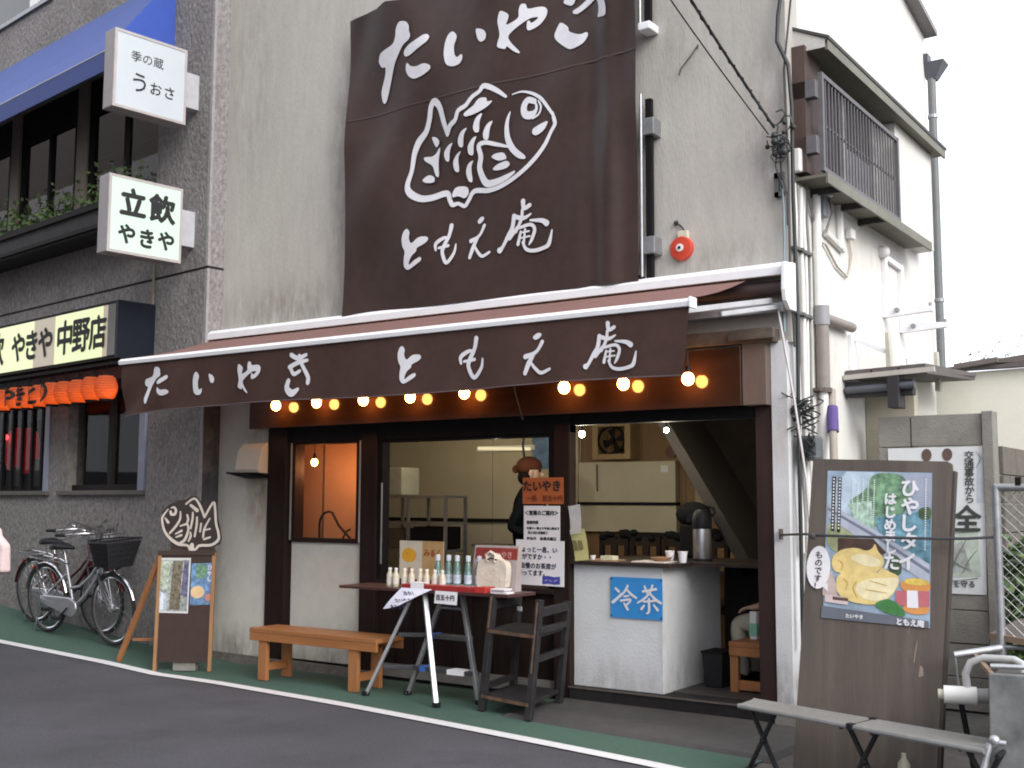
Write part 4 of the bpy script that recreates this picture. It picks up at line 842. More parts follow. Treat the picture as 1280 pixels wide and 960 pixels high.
# menu card and tote box behind the bottles
def menu_pics(t, O, U, W, w, h):
    part('picture', MB().prism([(.22 * w + .075 * cos(a) * 1.0, .62 * h + .055 * sin(a)) for a in [2 * pi * i / 18 for i in range(18)]], O - Y * .001, U, W), M('yellow_ice_print', (.70, .36, .03), .6, .1, 9), t)
    part('picture', MB().prism([(.18 * w, .05 * h), (.30 * w, .05 * h), (.27 * w, .3 * h), (.20 * w, .3 * h)], O - Y * .001, U, W), M('brown_cone_print', (.40, .2, .1), .6), t)
    part('panel_print', MB().prism([(.52 * w, .0), (w, .0), (w, h), (.52 * w, h)], O - Y * .0005, U, W), M('tan_menu_print', (.48, .30, .13), .6, .2, 16), t)
    part('lettering', text_mb('みるく', O + U * (.76 * w) + W * (.62 * h) - Y * .002, U, W, .06, .002), M('rust_ink', (.35, .07, .02), .6), t)
poster('menu_card', 'cream menu card with a yellow ice picture standing behind the bottles', -3.13, -2.69, .80, 1.095, -.105, M('cream_menu_card', (.62, .56, .44), .6), [], 'menu', extra=menu_pics)
solo('menu_easel', MB().bar((-3.05, -.06, .775), (-3.05, -.097, 1.0), .02, .01).bar((-2.8, -.06, .775), (-2.8, -.097, 1.0), .02, .01).box(-3.1, -2.72, -.12, -.05, .775, .80), m_darkwood, 'dark wooden rest holding up the cream menu card', 'easel')
bb = thing('gift_box', 'red lidded display box holding a cream cloth tote bag', 'box', (-1.95, -.42, TBZ))
part('back', MB().hexa([V(p) for p in ((-2.20, -.42, TBZ), (-1.81, -.42, TBZ), (-1.81, -.34, TBZ), (-2.20, -.34, TBZ), (-2.17, -.40, 1.09), (-1.79, -.40, 1.09), (-1.79, -.36, 1.09), (-2.17, -.36, 1.09))]), M('grey_pink_card', (.40, .34, .33), .6), bb)
part('band', MB().prism([(-2.165, .995), (-1.80, .995), (-1.795, 1.075), (-2.155, 1.075)], (0, -.408, 0), X, Z, .004), M('red_band', (.26, .035, .03), .5), bb)
part('lettering', text_mb('たいやき', (-1.93, -.416, 1.01), X, Z, .05, .001), M('pink_print', (.55, .28, .24), .6), bb)
tote = thing('tote_bag', 'cream cloth tote bag tied with a dark ribbon in the display box', 'bag', (-1.96, -.46, TBZ))
mb = MB(); pr = [(-.115, -.01), (.11, -.01), (.135, .12), (.13, .205), (.06, .225), (.035, .262), (-.03, .265), (-.05, .225), (-.115, .21), (-.13, .1)]
part('cloth', MB().prism(soft(pr), (-1.965, -.49, TBZ), X, Z, .06), M('cream_cotton', (.62, .55, .46), .9, .1, 10, .4, 22), tote, bevel=.015)
part('handles', MB().tube([(-1.99, -.495, .98), (-2.0, -.498, 1.03), (-1.96, -.5, 1.05), (-1.92, -.498, 1.03), (-1.93, -.495, .98)], .012, 7), M('cream_cotton', (.55, .47, .38), .9), tote, smooth=60)
part('ribbon', MB().tube([(-1.99, -.50, .995), (-1.95, -.505, 1.01), (-1.91, -.50, .995)], .006, 6), m_darkwood, tote)
# ---- black wooden shelf stack
bs = thing('black_shelf', 'worn black wooden shelf stand with open ladder sides by the post', 'shelf', (-1.62, -.4, 0))
m_wornblack = M('worn_black_wood', (.024, .022, .023), .65, .4, 14, .1, 40, spec=.2, dirt=((.20, .12, .07), 9, .68, .9))
A = {'fl': ((-1.875, -.71), (-1.83, -.64)), 'fr': ((-1.42, -.82), (-1.375, -.76)), 'bl': ((-1.965, -.22), (-1.93, -.20)), 'br': ((-1.555, -.25), (-1.50, -.22))}
ht = {'fl': .775, 'fr': .765, 'bl': .735, 'br': .715}
for k_, ((x0, y0), (x1, y1)) in A.items(): part('post', MB().bar((x0, y0, 0), (x1, y1, ht[k_]), .045, .045, X), m_wornblack, bs, bevel=.004)
def ap(k_, z): (x0, y0), (x1, y1) = A[k_]; t = z / ht[k_]; return V((x0 + (x1 - x0) * t, y0 + (y1 - y0) * t, z))
for a, b in (('fl', 'bl'), ('fr', 'br')):
    for z in ((.70, .52, .16) if a == 'fl' else (.68, .56, .38)): part('rung', MB().bar(ap(a, z), ap(b, z), .035, .055 if z > .6 else .04, Y), m_wornblack, bs, bevel=.003)
for z, w in ((.53, .32), (.10, .36)):
    p = [ap(k_, z) for k_ in ('fl', 'fr', 'br', 'bl')]
    part('shelf_board', MB().hexa([q - Z * .012 for q in p] + [q + Z * .012 for q in p]), m_wornblack, bs, bevel=.003)
part('raw_edge', MB().bar(ap('fl', .53) + V((.0, -.026, 0)), ap('fr', .53) + V((0, -.026, 0)), .004, .022, Y).bar(ap('fl', .10) + V((0, -.026, 0)), ap('fr', .10) + V((0, -.026, 0)), .004, .022, Y).bar(ap('fl', .55) + V((.0, -.026, .0)), ap('fl', .76) + V((0, -.026, 0)), .014, .004, X).bar(ap('fr', .3) + V((-.0, -.026, 0)), ap('fr', .75) + V((0, -.026, 0)), .010, .004, X), M('raw_wood_edge', (.12, .068, .038), .8, .5, 14), bs)
part('tag', MB().bar(ap('fl', .63).lerp(ap('bl', .63), .85) + V((.05, -.03, .02)), ap('fl', .63).lerp(ap('bl', .63), .85) + V((.10, -.045, .02)), .004, .03, Y), m_paper, bs)
# ---- long pine bench
b1 = plank_bench('wooden_bench', 'long low orange pine bench standing against the white wall panel', -4.20, -2.86, -.67, -.36, .40, 0, 'x')
for x in (-4.06, -3.10):
    for y in (-.64, -.39): part('leg', MB().box(x - .045, x + .045, y - .018, y + .018, 0, .305), m_woodz, b1, bevel=.003)
    part('stretcher', MB().box(x - .013, x + .013, -.622, -.408, .07, .13), m_wood, b1, bevel=.003)
# ================================================================ A-frame board
P1 = V((-5.147, -.847, 0)); AD = V((.833, .553, 0)).normalized(); AN = V((AD.y, -AD.x, 0))
AW = (Z - AN * .05).normalized()
def ab(u, w, n=0.): return P1 + AD * u + AW * w + AN * n
af = thing('sign_board', 'brown wooden A-frame sign board with a fish shaped top and two pictures beside the bicycles', 'sign board', tuple(P1 + AD * .24))
def abox(mb, u0, u1, w0, w1, n0, n1): return mb.hexa([ab(u0, w0, n1), ab(u1, w0, n1), ab(u1, w0, n0), ab(u0, w0, n0), ab(u0, w1, n1), ab(u1, w1, n1), ab(u1, w1, n0), ab(u0, w1, n0)])
m_board = M('brown_painted_board', (.035, .018, .014), .6, .18, 8, .08, 40, dirt=((.07, .05, .05), 5, .6, .9))
part('panel', abox(MB(), .02, .465, .09, .955, -.02, .0), m_board, af)
for u in (0., .455): part('leg', abox(MB(), u, u + .03, .0, .97, -.025, .008), M('tan_pine_edge', (.30, .16, .07), .6, .2, 8, stretch=(1, 1, .2)), af, bevel=.003)
part('top_rail', abox(MB(), .0, .48, .945, .985, -.03, .01), m_board, af, bevel=.003)
part('bottom_rail', abox(MB(), .03, .455, .075, .11, -.022, .004), m_board, af)
for u, bx_ in ((-.0, (-5.66, -.80)), (.45, (-5.30, -.37))):
    part('back_leg', MB().bar((bx_[0], bx_[1], gz(bx_[0])), ab(u + .015, .96, -.03), .045, .03, X), m_woodz, af, bevel=.003)
part('brace', MB().bar((-5.55, -.745, .22), (-5.25, -.46, .22), .03, .02), m_woodz, af)
zu = lambda zx: (zx - 85) * .000622; zv = lambda zy: 1.424 - (zy - 160) * .000665
outl = [(95, 430), (110, 330), (200, 240), (320, 190), (420, 180), (500, 130), (570, 140), (640, 220), (690, 290), (740, 230), (800, 190), (850, 230), (865, 400), (900, 520), (930, 660), (910, 740), (780, 790), (640, 790), (600, 830), (520, 850), (470, 790), (330, 770), (230, 700), (150, 610), (105, 510)]
part('fish_board', MB().prism([(zu(a), zv(b)) for a, b in outl], ab(0, 0, .004), AD, AW, .02), M('dark_fish_board', (.022, .014, .012), .5), af)
part('fish_support', abox(MB(), .10, .44, .94, 1.06, -.022, -.003), m_board, af)
fs_ = [[(430, 235, 22), (540, 165, 26), (620, 250, 30), (690, 400, 26)], [(690, 400, 26), (800, 215, 30), (830, 300, 30), (850, 470, 30), (890, 600, 30), (890, 680, 34), (800, 745, 34), (640, 755, 32), (590, 800, 30), (520, 810, 34), (480, 755, 28), (350, 735, 40), (230, 660, 36), (150, 560, 30), (115, 430, 28), (130, 380, 24), (190, 300, 14)],
       [(360, 330, 16), (360, 420, 26), (310, 510, 30), (230, 600, 26)], [(225, 330, 30), (240, 365, 34), (285, 360, 34), (298, 315, 30), (270, 275, 24), (235, 285, 16)], [(155, 410, 18), (200, 465, 36)],
       [(455, 370, 22), (470, 430, 28), (450, 490, 22)], [(530, 340, 22), (530, 420, 28), (510, 540, 24)], [(590, 400, 22), (590, 500, 28), (570, 640, 24)], [(650, 480, 24), (640, 580, 24)], [(510, 590, 20), (515, 640, 28), (490, 700, 20)],
       [(370, 510, 20), (460, 490, 26), (480, 560, 28), (440, 680, 36), (380, 720, 30)], [(310, 610, 18), (390, 570, 30)], [(320, 650, 18), (390, 625, 30)], [(765, 415, 18), (700, 540, 28), (685, 650, 24)], [(775, 545, 22), (705, 560, 18)], [(700, 675, 28), (780, 650, 26)], [(500, 250, 34), (590, 315, 44)], [(540, 745, 50), (540, 790, 60)]]
mb = MB()
for i, s_ in enumerate(fs_): mb.ribbon([(zu(a), zv(b), w * .00066) for a, b, w in s_], ab(0, 0, .006 + .0004 * i), AD, AW)
part('fish_drawing', mb, M('cream_paint', (.50, .45, .40), .7, .1), af)
def flat(name, parent, pts, O, U, W, mat): return part(name, MB().prism(pts, O, U, W), mat, parent)
ph = thing('photo_sheet', 'pale photo sheet in a white sleeve pinned on the brown A-frame board', 'picture', tuple(ab(.13, .47, .002)))
flat('sheet', ph, [(.005, .475), (.272, .47), (.277, .925), (.0, .925)], ab(0, 0, .002), AD, AW, M('sleeve_white', (.60, .60, .60), .35))
m_ph = [M('photo_grey', (.30, .32, .31), .4, .8, 26), M('photo_brown', (.15, .13, .09), .4, .9, 34), M('photo_blue', (.40, .48, .58), .4, .5, 22), M('photo_green', (.36, .42, .33), .4, .7, 28), M('photo_indigo', (.12, .12, .20), .4, .8, 34)]
for k_, pts in enumerate(([(.015, .49), (.262, .485), (.266, .91), (.012, .91)], [(.11, .50), (.20, .50), (.21, .90), (.13, .90)], [(.018, .49), (.09, .49), (.08, .62), (.02, .66)], [(.02, .68), (.09, .66), (.11, .90), (.016, .90)], [(.205, .62), (.26, .6), (.262, .9), (.225, .9)])):
    flat('photo_print', ph, pts, ab(0, 0, .003 + .0004 * k_), AD, AW, m_ph[k_])
flat('photo_print', ph, [(.035, .50), (.065, .50), (.062, .60), (.055, .64), (.048, .64), (.038, .60)], ab(0, 0, .0052), AD, AW, M('photo_white', (.66, .68, .70), .4))
ph = thing('small_poster', 'small blue poster with a pale bun picture on the brown A-frame board', 'poster', tuple(ab(.37, .53, .002)))
flat('sheet', ph, [(.285, .535), (.468, .545), (.468, .885), (.285, .88)], ab(0, 0, .0025), AD, AW, M('poster_blue', (.12, .22, .38), .5, .8, 22))
flat('leaf_print', ph, [(.33, .76), (.40, .75), (.43, .83), (.40, .88), (.32, .875)], ab(0, 0, .0032), AD, AW, M('poster_green', (.12, .24, .16), .5, .8, 30))
flat('bun_print', ph, [(.345 + .058 * cos(2 * pi * i / 14), .645 + .052 * sin(2 * pi * i / 14)) for i in range(14)], ab(0, 0, .0036), AD, AW, M('poster_bun', (.62, .44, .24), .5, .15, 14))
flat('bun_print', ph, [(.435 + .026 * cos(2 * pi * i / 10), .60 + .034 * sin(2 * pi * i / 10)) for i in range(10)], ab(0, 0, .004), AD, AW, M('poster_red', (.45, .18, .12), .5))
part('lettering', text_mb('ひやし', ab(.44, .83, .0045), AD, AW, .045, .001, vertical=True), m_white_ink, ph)
solo('concrete_block', MB().hexa([V(p) for p in ((-5.03, -.74, 0), (-4.87, -.64, 0), (-4.91, -.57, 0), (-5.07, -.67, 0), (-5.03, -.74, .07), (-4.87, -.64, .07), (-4.91, -.57, .07), (-5.07, -.67, .07))]), m_concrete, 'grey concrete block weighing down the foot of the brown A-frame board', 'block', bevel=.006)

# ================================================================ bicycles
def bicycle(label, fcol, loc, rz, ry, basket, sc=1.0):
    b = thing('bicycle', label, 'bicycle', loc, 0, 'bicycles parked by the left wall')
    b.rotation_euler = (0.07, ry, rz); b.scale = (sc, sc, sc)
    R = .335; fr, rr_ = V((.55, 0, R)), V((-.53, 0, R))
    m_fr = M('bike_frame_' + fcol[0], fcol[1], .3, .1, 10, metal=.6); m_tyre = M('tyre_rubber', (.02, .02, .02), .8); m_ch = M('chrome', (.6, .6, .62), .2, .1, 10, metal=.95)
    def add(n, mb, m, p=None, smooth=50, bevel=0): return part(n, mb, m, p or b, local=True, smooth=smooth, bevel=bevel)
    for c in (fr, rr_):
        w = add('wheel', MB().lathe(c - Y * .03, [(.028, 0), (.03, .06)], 12, Y), m_ch)
        ring = lambda r: [(c.x + r * cos(2 * pi * i / 40), 0, c.z + r * sin(2 * pi * i / 40)) for i in range(40)]
        add('tyre', MB().tube(ring(R - .016), .017, 8, True), m_tyre, w); add('rim', MB().tube(ring(R - .038), .011, 6, True), m_ch, w)
        mb = MB()
        for i in range(28):
            a = 2 * pi * i / 28 + .05; sgn = 1 if i % 2 else -1
            mb.tube([c + V((.028 * cos(a + sgn * 1.2), .02 * sgn, .028 * sin(a + sgn * 1.2))), c + V(((R - .04) * cos(a), 0, (R - .04) * sin(a)))], .0013, 3)
        add('spokes', mb, m_ch, w, None)
        a0, a1 = (.35, 2.5) if c is fr else (.25, 3.0)
        mb = MB(); pts = []
        for i in range(17):
            a = a0 + (a1 - a0) * i / 16
            for yy, dr in ((-.026, 0), (-.015, .012), (.015, .012), (.026, 0)): pts.append((c.x + (R + .014 + dr) * cos(a), yy, c.z + (R + .014 + dr) * sin(a)))
        mb.add(pts, [(4 * i + k, 4 * i + k + 1, 4 * i + k + 5, 4 * i + k + 4) for i in range(16) for k in range(3)])
        add('mudguard', mb, m_ch if fcol[0] == 'silver' else m_fr)
    bbk = V((-.08, 0, .29)); seat_t = V((-.22, 0, .74)); head_t, head_b = V((.33, 0, .88)), V((.38, 0, .66))
    mb = MB().tube([bbk, seat_t], .016, 8).tube([head_b, head_t], .018, 8)
    mb.tube([head_b + V((-.01, 0, .05)), V((.24, 0, .55)), V((.08, 0, .40)), bbk], .017, 8).tube([head_b + V((-.015, 0, .12)), V((.20, 0, .62)), V((.02, 0, .50)), V((-.13, 0, .47))], .013, 8)
    for y in (-.05, .05): mb.tube([bbk + V((0, y * .5, 0)), V((-.3, y, .31)), rr_ + V((0, y, 0))], .01, 6).tube([V((-.18, y * .4, .60)), rr_ + V((0, y, 0))], .009, 6)
    add('frame', mb, m_fr)
    mb = MB()
    for y in (-.045, .045): mb.tube([head_b + V((0, y, 0)), V((.42, y, .52)), fr + V((0, y, 0))], .011, 6)
    add('fork', mb, m_ch)
    add('seat_post', MB().tube([seat_t, V((-.245, 0, .82))], .013, 8), m_ch)
    s = add('saddle', MB().hexa([V(p) for p in ((-.38, -.09, .83), (-.30, -.10, .83), (-.30, .10, .83), (-.38, .09, .83), (-.37, -.08, .89), (-.28, -.085, .885), (-.28, .085, .885), (-.37, .08, .89))]).hexa([V(p) for p in ((-.31, -.095, .835), (-.08, -.022, .845), (-.08, .022, .845), (-.31, .095, .835), (-.31, -.082, .885), (-.09, -.016, .875), (-.09, .016, .875), (-.31, .082, .885))]), m_blackplastic, bevel=.018)
    mb = MB()
    for y in (-.03, .03): mb.tube([(-.33 + .025 * cos(t * .9) * .6, y + .012 * sin(t * .9), .77 + .004 * t) for t in range(16)], .004, 5)
    add('spring', mb, m_ch, s)
    add('handlebar', MB().tube([(.33, 0, .88), (.345, 0, 1.0), (.36, 0, 1.03)], .013, 8).tube([(.10, -.27, 1.02), (.20, -.26, 1.025), (.31, -.16, 1.04), (.36, 0, 1.03), (.31, .16, 1.04), (.20, .26, 1.025), (.10, .27, 1.02)], .011, 8), m_ch)
    for y in (-1, 1):
        add('grip', MB().tube([(.05, y * .275, 1.018), (.18, y * .263, 1.024)], .017, 8), m_blackplastic)
        add('brake_lever', MB().tube([(.25, y * .235, 1.02), (.22, y * .25, .99), (.12, y * .285, .985)], .007, 6), m_ch)
    add('bell', MB().ball((.30, -.14, 1.065), .026, 10, 6, sz=.7), m_ch)
    add('brake_cable', MB().tube([(.24, -.24, 1.02), (.34, -.20, 1.12), (.42, -.05, 1.06), (.40, 0, .9)], .004, 5).tube([(.24, .24, 1.02), (.36, .18, 1.11), (.43, .05, 1.05), (.39, 0, .8)], .004, 5), m_cable)
    bk = add('basket', MB().tube([(.40, -.17, .98), (.72, -.19, 1.0), (.72, .19, 1.0), (.40, .17, .98)], .008, 6, True).tube([(.43, -.12, .74), (.66, -.13, .74), (.66, .13, .74), (.43, .12, .74)], .005, 6, True), m_blackplastic if basket == 'dark' else m_ch)
    mb = MB()
    cor_t = [V((.40, -.17, .98)), V((.72, -.19, 1.0)), V((.72, .19, 1.0)), V((.40, .17, .98))]; cor_b = [V((.43, -.12, .74)), V((.66, -.13, .74)), V((.66, .13, .74)), V((.43, .12, .74))]
    for i in range(4):
        j = (i + 1) % 4
        for k in range(11): t = k / 11; mb.tube([cor_t[i].lerp(cor_t[j], t), cor_b[i].lerp(cor_b[j], t)], .0035 if basket == 'dark' else .0022, 4)
        for k in range(1, 5): t = k / 5; mb.tube([cor_t[i].lerp(cor_b[i], t), cor_t[j].lerp(cor_b[j], t)], .003 if basket == 'dark' else .002, 4)
    for k in range(9): t = k / 8; mb.tube([cor_b[0].lerp(cor_b[1], t), cor_b[3].lerp(cor_b[2], t)], .0025, 4)
    add('wire_mesh', mb, m_blackplastic if basket == 'dark' else m_ch, bk, None)
    if basket == 'dark': add('liner', MB().hexa([cor_b[i] * .98 + V((.012, 0, .02)) for i in range(4)] + [cor_b[i].lerp(cor_t[i], .9) * .985 + V((.01, 0, .015)) for i in range(4)]), M('basket_liner', (.02, .02, .024), .8), bk)
    add('head_lamp', MB().lathe((.62, 0, .70), [(.02, -.03), (.036, .02), (.03, .032)], 12, (1, 0, -.1)), m_ch)
    add('chain_case', MB().prism([(-.56, .30), (-.53, .375), (-.08, .385), (.02, .35), (.04, .29), (.0, .22), (-.07, .20), (-.50, .28)], (0, -.058, 0), X, Z, .03), M('chain_case_silver', (.42, .42, .45), .35, .1, 12, metal=.7), bevel=.01)
    add('crank', MB().tube([(-.08, -.075, .29), (-.20, -.085, .19)], .010, 6).box(-.25, -.15, -.14, -.09, .175, .20), m_blackplastic)
    add('crank', MB().tube([(-.08, .07, .29), (.04, .08, .39)], .010, 6).box(-.01, .09, .09, .14, .38, .405), m_blackplastic)
    mb = MB().tube([(-.16, 0, .70), (-.42, -.07, .72), (-.72, -.07, .73), (-.72, .07, .73), (-.42, .07, .72), (-.16, 0, .70)], .008, 6)
    for k in range(4): mb.tube([(-.44 - .08 * k, -.07, .725), (-.44 - .08 * k, .07, .725)], .006, 5)
    for y in (-.07, .07): mb.tube([(-.62, y, .73), (-.53, y, .335)], .007, 6)
    add('rear_rack', mb, m_ch)
    add('stand', MB().tube([(-.53, -.07, .33), (-.58, -.10, .02), (-.58, .10, .02), (-.53, .07, .33)], .009, 6), m_ch)
    add('reflector', MB().lathe((-.75, 0, .62), [(.022, 0), (.02, .012)], 10, (-1, 0, 0)), M('red_reflector', (.4, .02, .02), .2))
    add('lock', MB().tube([(-.45 + .09 * cos(a), -.055, .48 + .09 * sin(a)) for a in [pi * k / 8 for k in range(9)]], .012, 6), m_ch)
    return b
bicycle('silver step-through bicycle with a dark front basket parked next to the A-frame board', ('silver', (.42, .42, .45)), (-6.84, -.38, .108), -.02, .05, 'dark', .98)
bicycle('dark red bicycle with a silver wire basket, half hidden behind the silver one', ('dark_red', (.10, .012, .015)), (-7.46, -.08, .135), .02, .05, 'wire', .98)

# ================================================================ neighbouring building on the left
LA = radians(7.4)
LD = V((-cos(LA), sin(LA), 0)); LN = V((-sin(LA), -cos(LA), 0)); LO = V((-5.42, -.17, 0))
def LP(s, o, z): return LO + LD * s + LN * o + Z * z
def lb(mb, s0, s1, o0, o1, z0, z1): return mb.hexa([LP(s0, o0, z0), LP(s1, o0, z0), LP(s1, o1, z0), LP(s0, o1, z0), LP(s0, o0, z1), LP(s1, o0, z1), LP(s1, o1, z1), LP(s0, o1, z1)])
nb = thing('neighbour_building', 'grey roughcast building with dark windows, planters and a lantern hung bar sign beside the shop', 'building', tuple(LP(3, 0, 0)))
m_rough = M('grey_roughcast', (.262, .243, .238), .95, .40, 30, 1.0, 34, stretch=(1, 1, .6), big=.22, dirt=((.12, .105, .10), 2.4, .55, .9))
m_groove = M('dark_groove', (.03, .03, .03), .9)
mb = MB()
for z0, z1 in ((-.05, 3.525), (3.55, 8.2)):
    lb(mb, 0, .94, -.30, 0, z0, z1)
lb(mb, .94, 12, -.30, -.002, -.05, 1.5); lb(mb, 2.64, 2.92, -.25, -.002, 1.5, 2.62); lb(mb, 5.2, 12, -.25, -.002, 1.5, 2.62)
lb(mb, .94, 12, -.30, -.002, 2.62, 3.525); lb(mb, .94, 12, -.30, -.002, 3.55, 4.15); lb(mb, .94, 3.35, -.3, -.002, 5.95, 8.2); lb(mb, 3.35, 12, -.3, -.002, 5.95, 7.13)
part('wall', mb, m_rough, nb)
part('corner_trim', lb(lb(MB(), -.004, .035, -.02, .006, 3.55, 8.2), -.004, .035, -.02, .006, 0, 3.525), M('worn_corner_render', (.31, .29, .29), .9, .2, 20, .5, 60), nb)
part('return_lining', lb(MB(), -.012, -.0045, -.20, -.004, .02, 2.30), M('blackened_render', (.055, .055, .06), .9, .5, 9, .5, 40, stretch=(1, 1, .3), dirt=((.16, .15, .15), 4, .5, .8)), nb)  # thin sheet with the return face's shade and dirt put into its colour
part('groove', lb(MB(), .012, 11, -.29, -.012, 3.52, 3.555), m_groove, nb)
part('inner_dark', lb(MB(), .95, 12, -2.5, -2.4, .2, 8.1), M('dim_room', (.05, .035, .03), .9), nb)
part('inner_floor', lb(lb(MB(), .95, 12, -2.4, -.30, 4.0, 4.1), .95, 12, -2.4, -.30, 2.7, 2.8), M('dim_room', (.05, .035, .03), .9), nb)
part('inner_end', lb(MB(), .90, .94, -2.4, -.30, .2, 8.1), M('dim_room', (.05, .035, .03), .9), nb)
m_beige = M('beige_frame', (.27, .22, .17), .6, .12, 8); m_dframe = M('dark_window_frame', (.02, .017, .017), .7, spec=.15)
# upper windows
for i, (s0, s1) in enumerate(((.97, 2.50), (2.72, 4.12), (4.34, 6.2))):
    w = part('window', lb(lb(lb(MB(), s0, s0 + .10, -.16, -.08, 4.2, 5.93), s1 - .06, s1, -.16, -.08, 4.2, 5.93), s0 + .1, s1 - .06, -.16, -.08, 5.55, 5.93), m_dframe, nb)
    part('mullion', lb(MB(), (s0 + s1) / 2 - .03, (s0 + s1) / 2 + .03, -.15, -.09, 4.2, 5.55), m_dframe, w)
    part('pane', lb(MB(), s0 + .1, s1 - .06, -.125, -.12, 4.2, 5.55), m_glass2, w)
for s in (2.50, 4.12): part('frame_post', lb(MB(), s, s + .22, -.18, -.05, 4.15, 5.95), m_beige, nb, bevel=.006)
for s, col in ((1.9, (.10, .03, .02)), (3.3, (.08, .03, .02)), (5.0, (.10, .04, .03))): part('inner_blind', lb(MB(), s - .35, s + .35, -1.2, -1.15, 4.3, 5.2), M('red_brown_blind_%d' % int(s), col, .8, .3, 3), nb)
w = part('window', lb(lb(MB(), 3.35, 3.42, -.2, -.06, 7.13, 8.2), 5.6, 5.66, -.2, -.06, 7.13, 8.2), m_dframe, nb)
part('sill', lb(MB(), 3.33, 5.7, -.2, .03, 7.10, 7.15), m_galv, w)
part('jamb', lb(MB(), 3.95, 4.10, -.14, -.08, 7.15, 8.2), m_whitepaint, w)
part('pane', lb(MB(), 3.42, 5.6, -.15, -.145, 7.15, 8.2), M('dark_pane', (.03, .035, .03), .15), w)
# lower windows
m_jamb = M('blue_grey_jamb', (.22, .24, .31), .5, .1, 8)
w = part('window', lb(lb(lb(MB(), 1.08, 2.52, -.14, -.06, 1.5, 1.56), 1.08, 2.52, -.14, -.06, 2.52, 2.6), 1.72, 1.80, -.14, -.06, 1.56, 2.52), m_dframe, nb)
part('jamb', lb(MB(), .97, 1.08, -.16, .015, 1.49, 2.62), m_jamb, w, bevel=.004)
part('jamb', lb(MB(), 2.52, 2.64, -.16, .01, 1.49, 2.62), M('flaking_jamb', (.20, .19, .17), .8, .4, 14), w)
part('pane', lb(MB(), 1.08, 2.52, -.105, -.10, 1.56, 2.52), m_glass2, w)
part('curtain', lb(MB(), 1.25, 1.70, -.5, -.48, 1.5, 2.6), M('grey_curtain', (.05, .046, .043), .9, .2, 12, stretch=(6, 6, .3)), w)
part('curtain', lb(MB(), 1.9, 2.5, -.5, -.48, 1.5, 2.6), M('dark_curtain', (.03, .026, .024), .9, .2, 12, stretch=(6, 6, .3)), w)
part('sill', lb(MB(), .95, 2.66, -.06, .04, 1.455, 1.5), M('stained_sill', (.12, .11, .10), .9), w, bevel=.004)
w = part('window', lb(lb(MB(), 3.03, 5.2, -.14, -.06, 1.5, 1.56), 3.03, 5.2, -.14, -.06, 2.5, 2.6), m_dframe, nb)
part('jamb', lb(MB(), 2.93, 3.03, -.16, .015, 1.49, 2.62), m_jamb, w, bevel=.004)
part('pane', lb(MB(), 3.03, 5.2, -.105, -.10, 1.56, 2.52), m_glass2, w)
for i in range(8): part('bar', lb(MB(), 3.15 + i * .24, 3.19 + i * .24, -.05, -.02, 1.52, 2.58), m_black, w)
for i, (s0, z0, h) in enumerate(((3.22, 2.28, .2), (3.48, 2.3, .18), (3.2, 1.95, .26), (3.45, 1.56, .3), (3.95, 1.56, .22), (4.3, 2.2, .25))): part('paper_menu', lb(MB(), s0, s0 + .18, -.17, -.165, z0, z0 + h), M('dim_menu_paper', (.16, .145, .13), .8, .3, 10), w)
part('sill', lb(MB(), 2.90, 5.3, -.06, .04, 1.455, 1.5), M('stained_sill', (.12, .11, .10), .9), w, bevel=.004)
part('conduit', MB().tube([LP(.90, .02, 2.6), LP(.90, .02, 3.75)], .012, 6), m_beige, nb)
# red lantern inside
rl = thing('red_lantern', 'dim red paper lantern hanging inside the far left grille window', 'lantern', tuple(LP(4.55, -.45, 1.75)))
part('shade', MB().lathe(LP(4.55, -.45, 1.72), [(.10, 0), (.17, .06), (.20, .2), (.20, .34), (.17, .48), (.10, .54)], 18), EM('dim_red_glow', (.6, .01, .015), .22, (.3, .01, .01)), rl, smooth=60)
part('lamp', MB().ball(LP(4.50, -.22, 2.14), .035, 10, 8), EM('red_spot_glow', (1, .05, .06), 5), rl, smooth=60)
part('cap', MB().lathe(LP(4.55, -.45, 2.26), [(.10, 0), (.10, .05)], 14), m_black, rl)
# blue awning
ba = thing('blue_awning', 'blue cloth awning over the upstairs windows of the roughcast building', 'awning', tuple(LP(4, .3, 5.4)))
m_blue = M('blue_canvas', (.052, .088, .29), .8, .08, 10, .1, 150, big=.12)
mb = MB(); n = 20
pts = [LP(.70 + 8 * i / n, o, z) for i in range(n + 1) for o, z in ((.0, 6.57), (.24, 6.22), (.48, 5.88), (.72, 5.57))]
mb.add(pts, [(4 * i + j, 4 * i + j + 1, 4 * i + j + 5, 4 * i + j + 4) for i in range(n) for j in range(3)])
part('slope', mb, m_blue, ba)
part('valance', lb(MB(), .70, 8.7, .712, .722, 5.37, 5.568), M('blue_canvas_valance', (.045, .072, .24), .75, .08, 10), ba)
part('end_flap', MB().add([LP(.70, 0, 6.57), LP(.70, .72, 5.57), LP(.70, .72, 5.37), LP(.70, 0, 5.74)], [(0, 1, 2, 3)]), M('deep_blue_canvas', (.03, .075, .36), .7, .08, 10), ba)
part('front_rod', MB().tube([LP(.70, .715, 5.56), LP(8.7, .715, 5.56)], .012, 6), m_galv, ba)
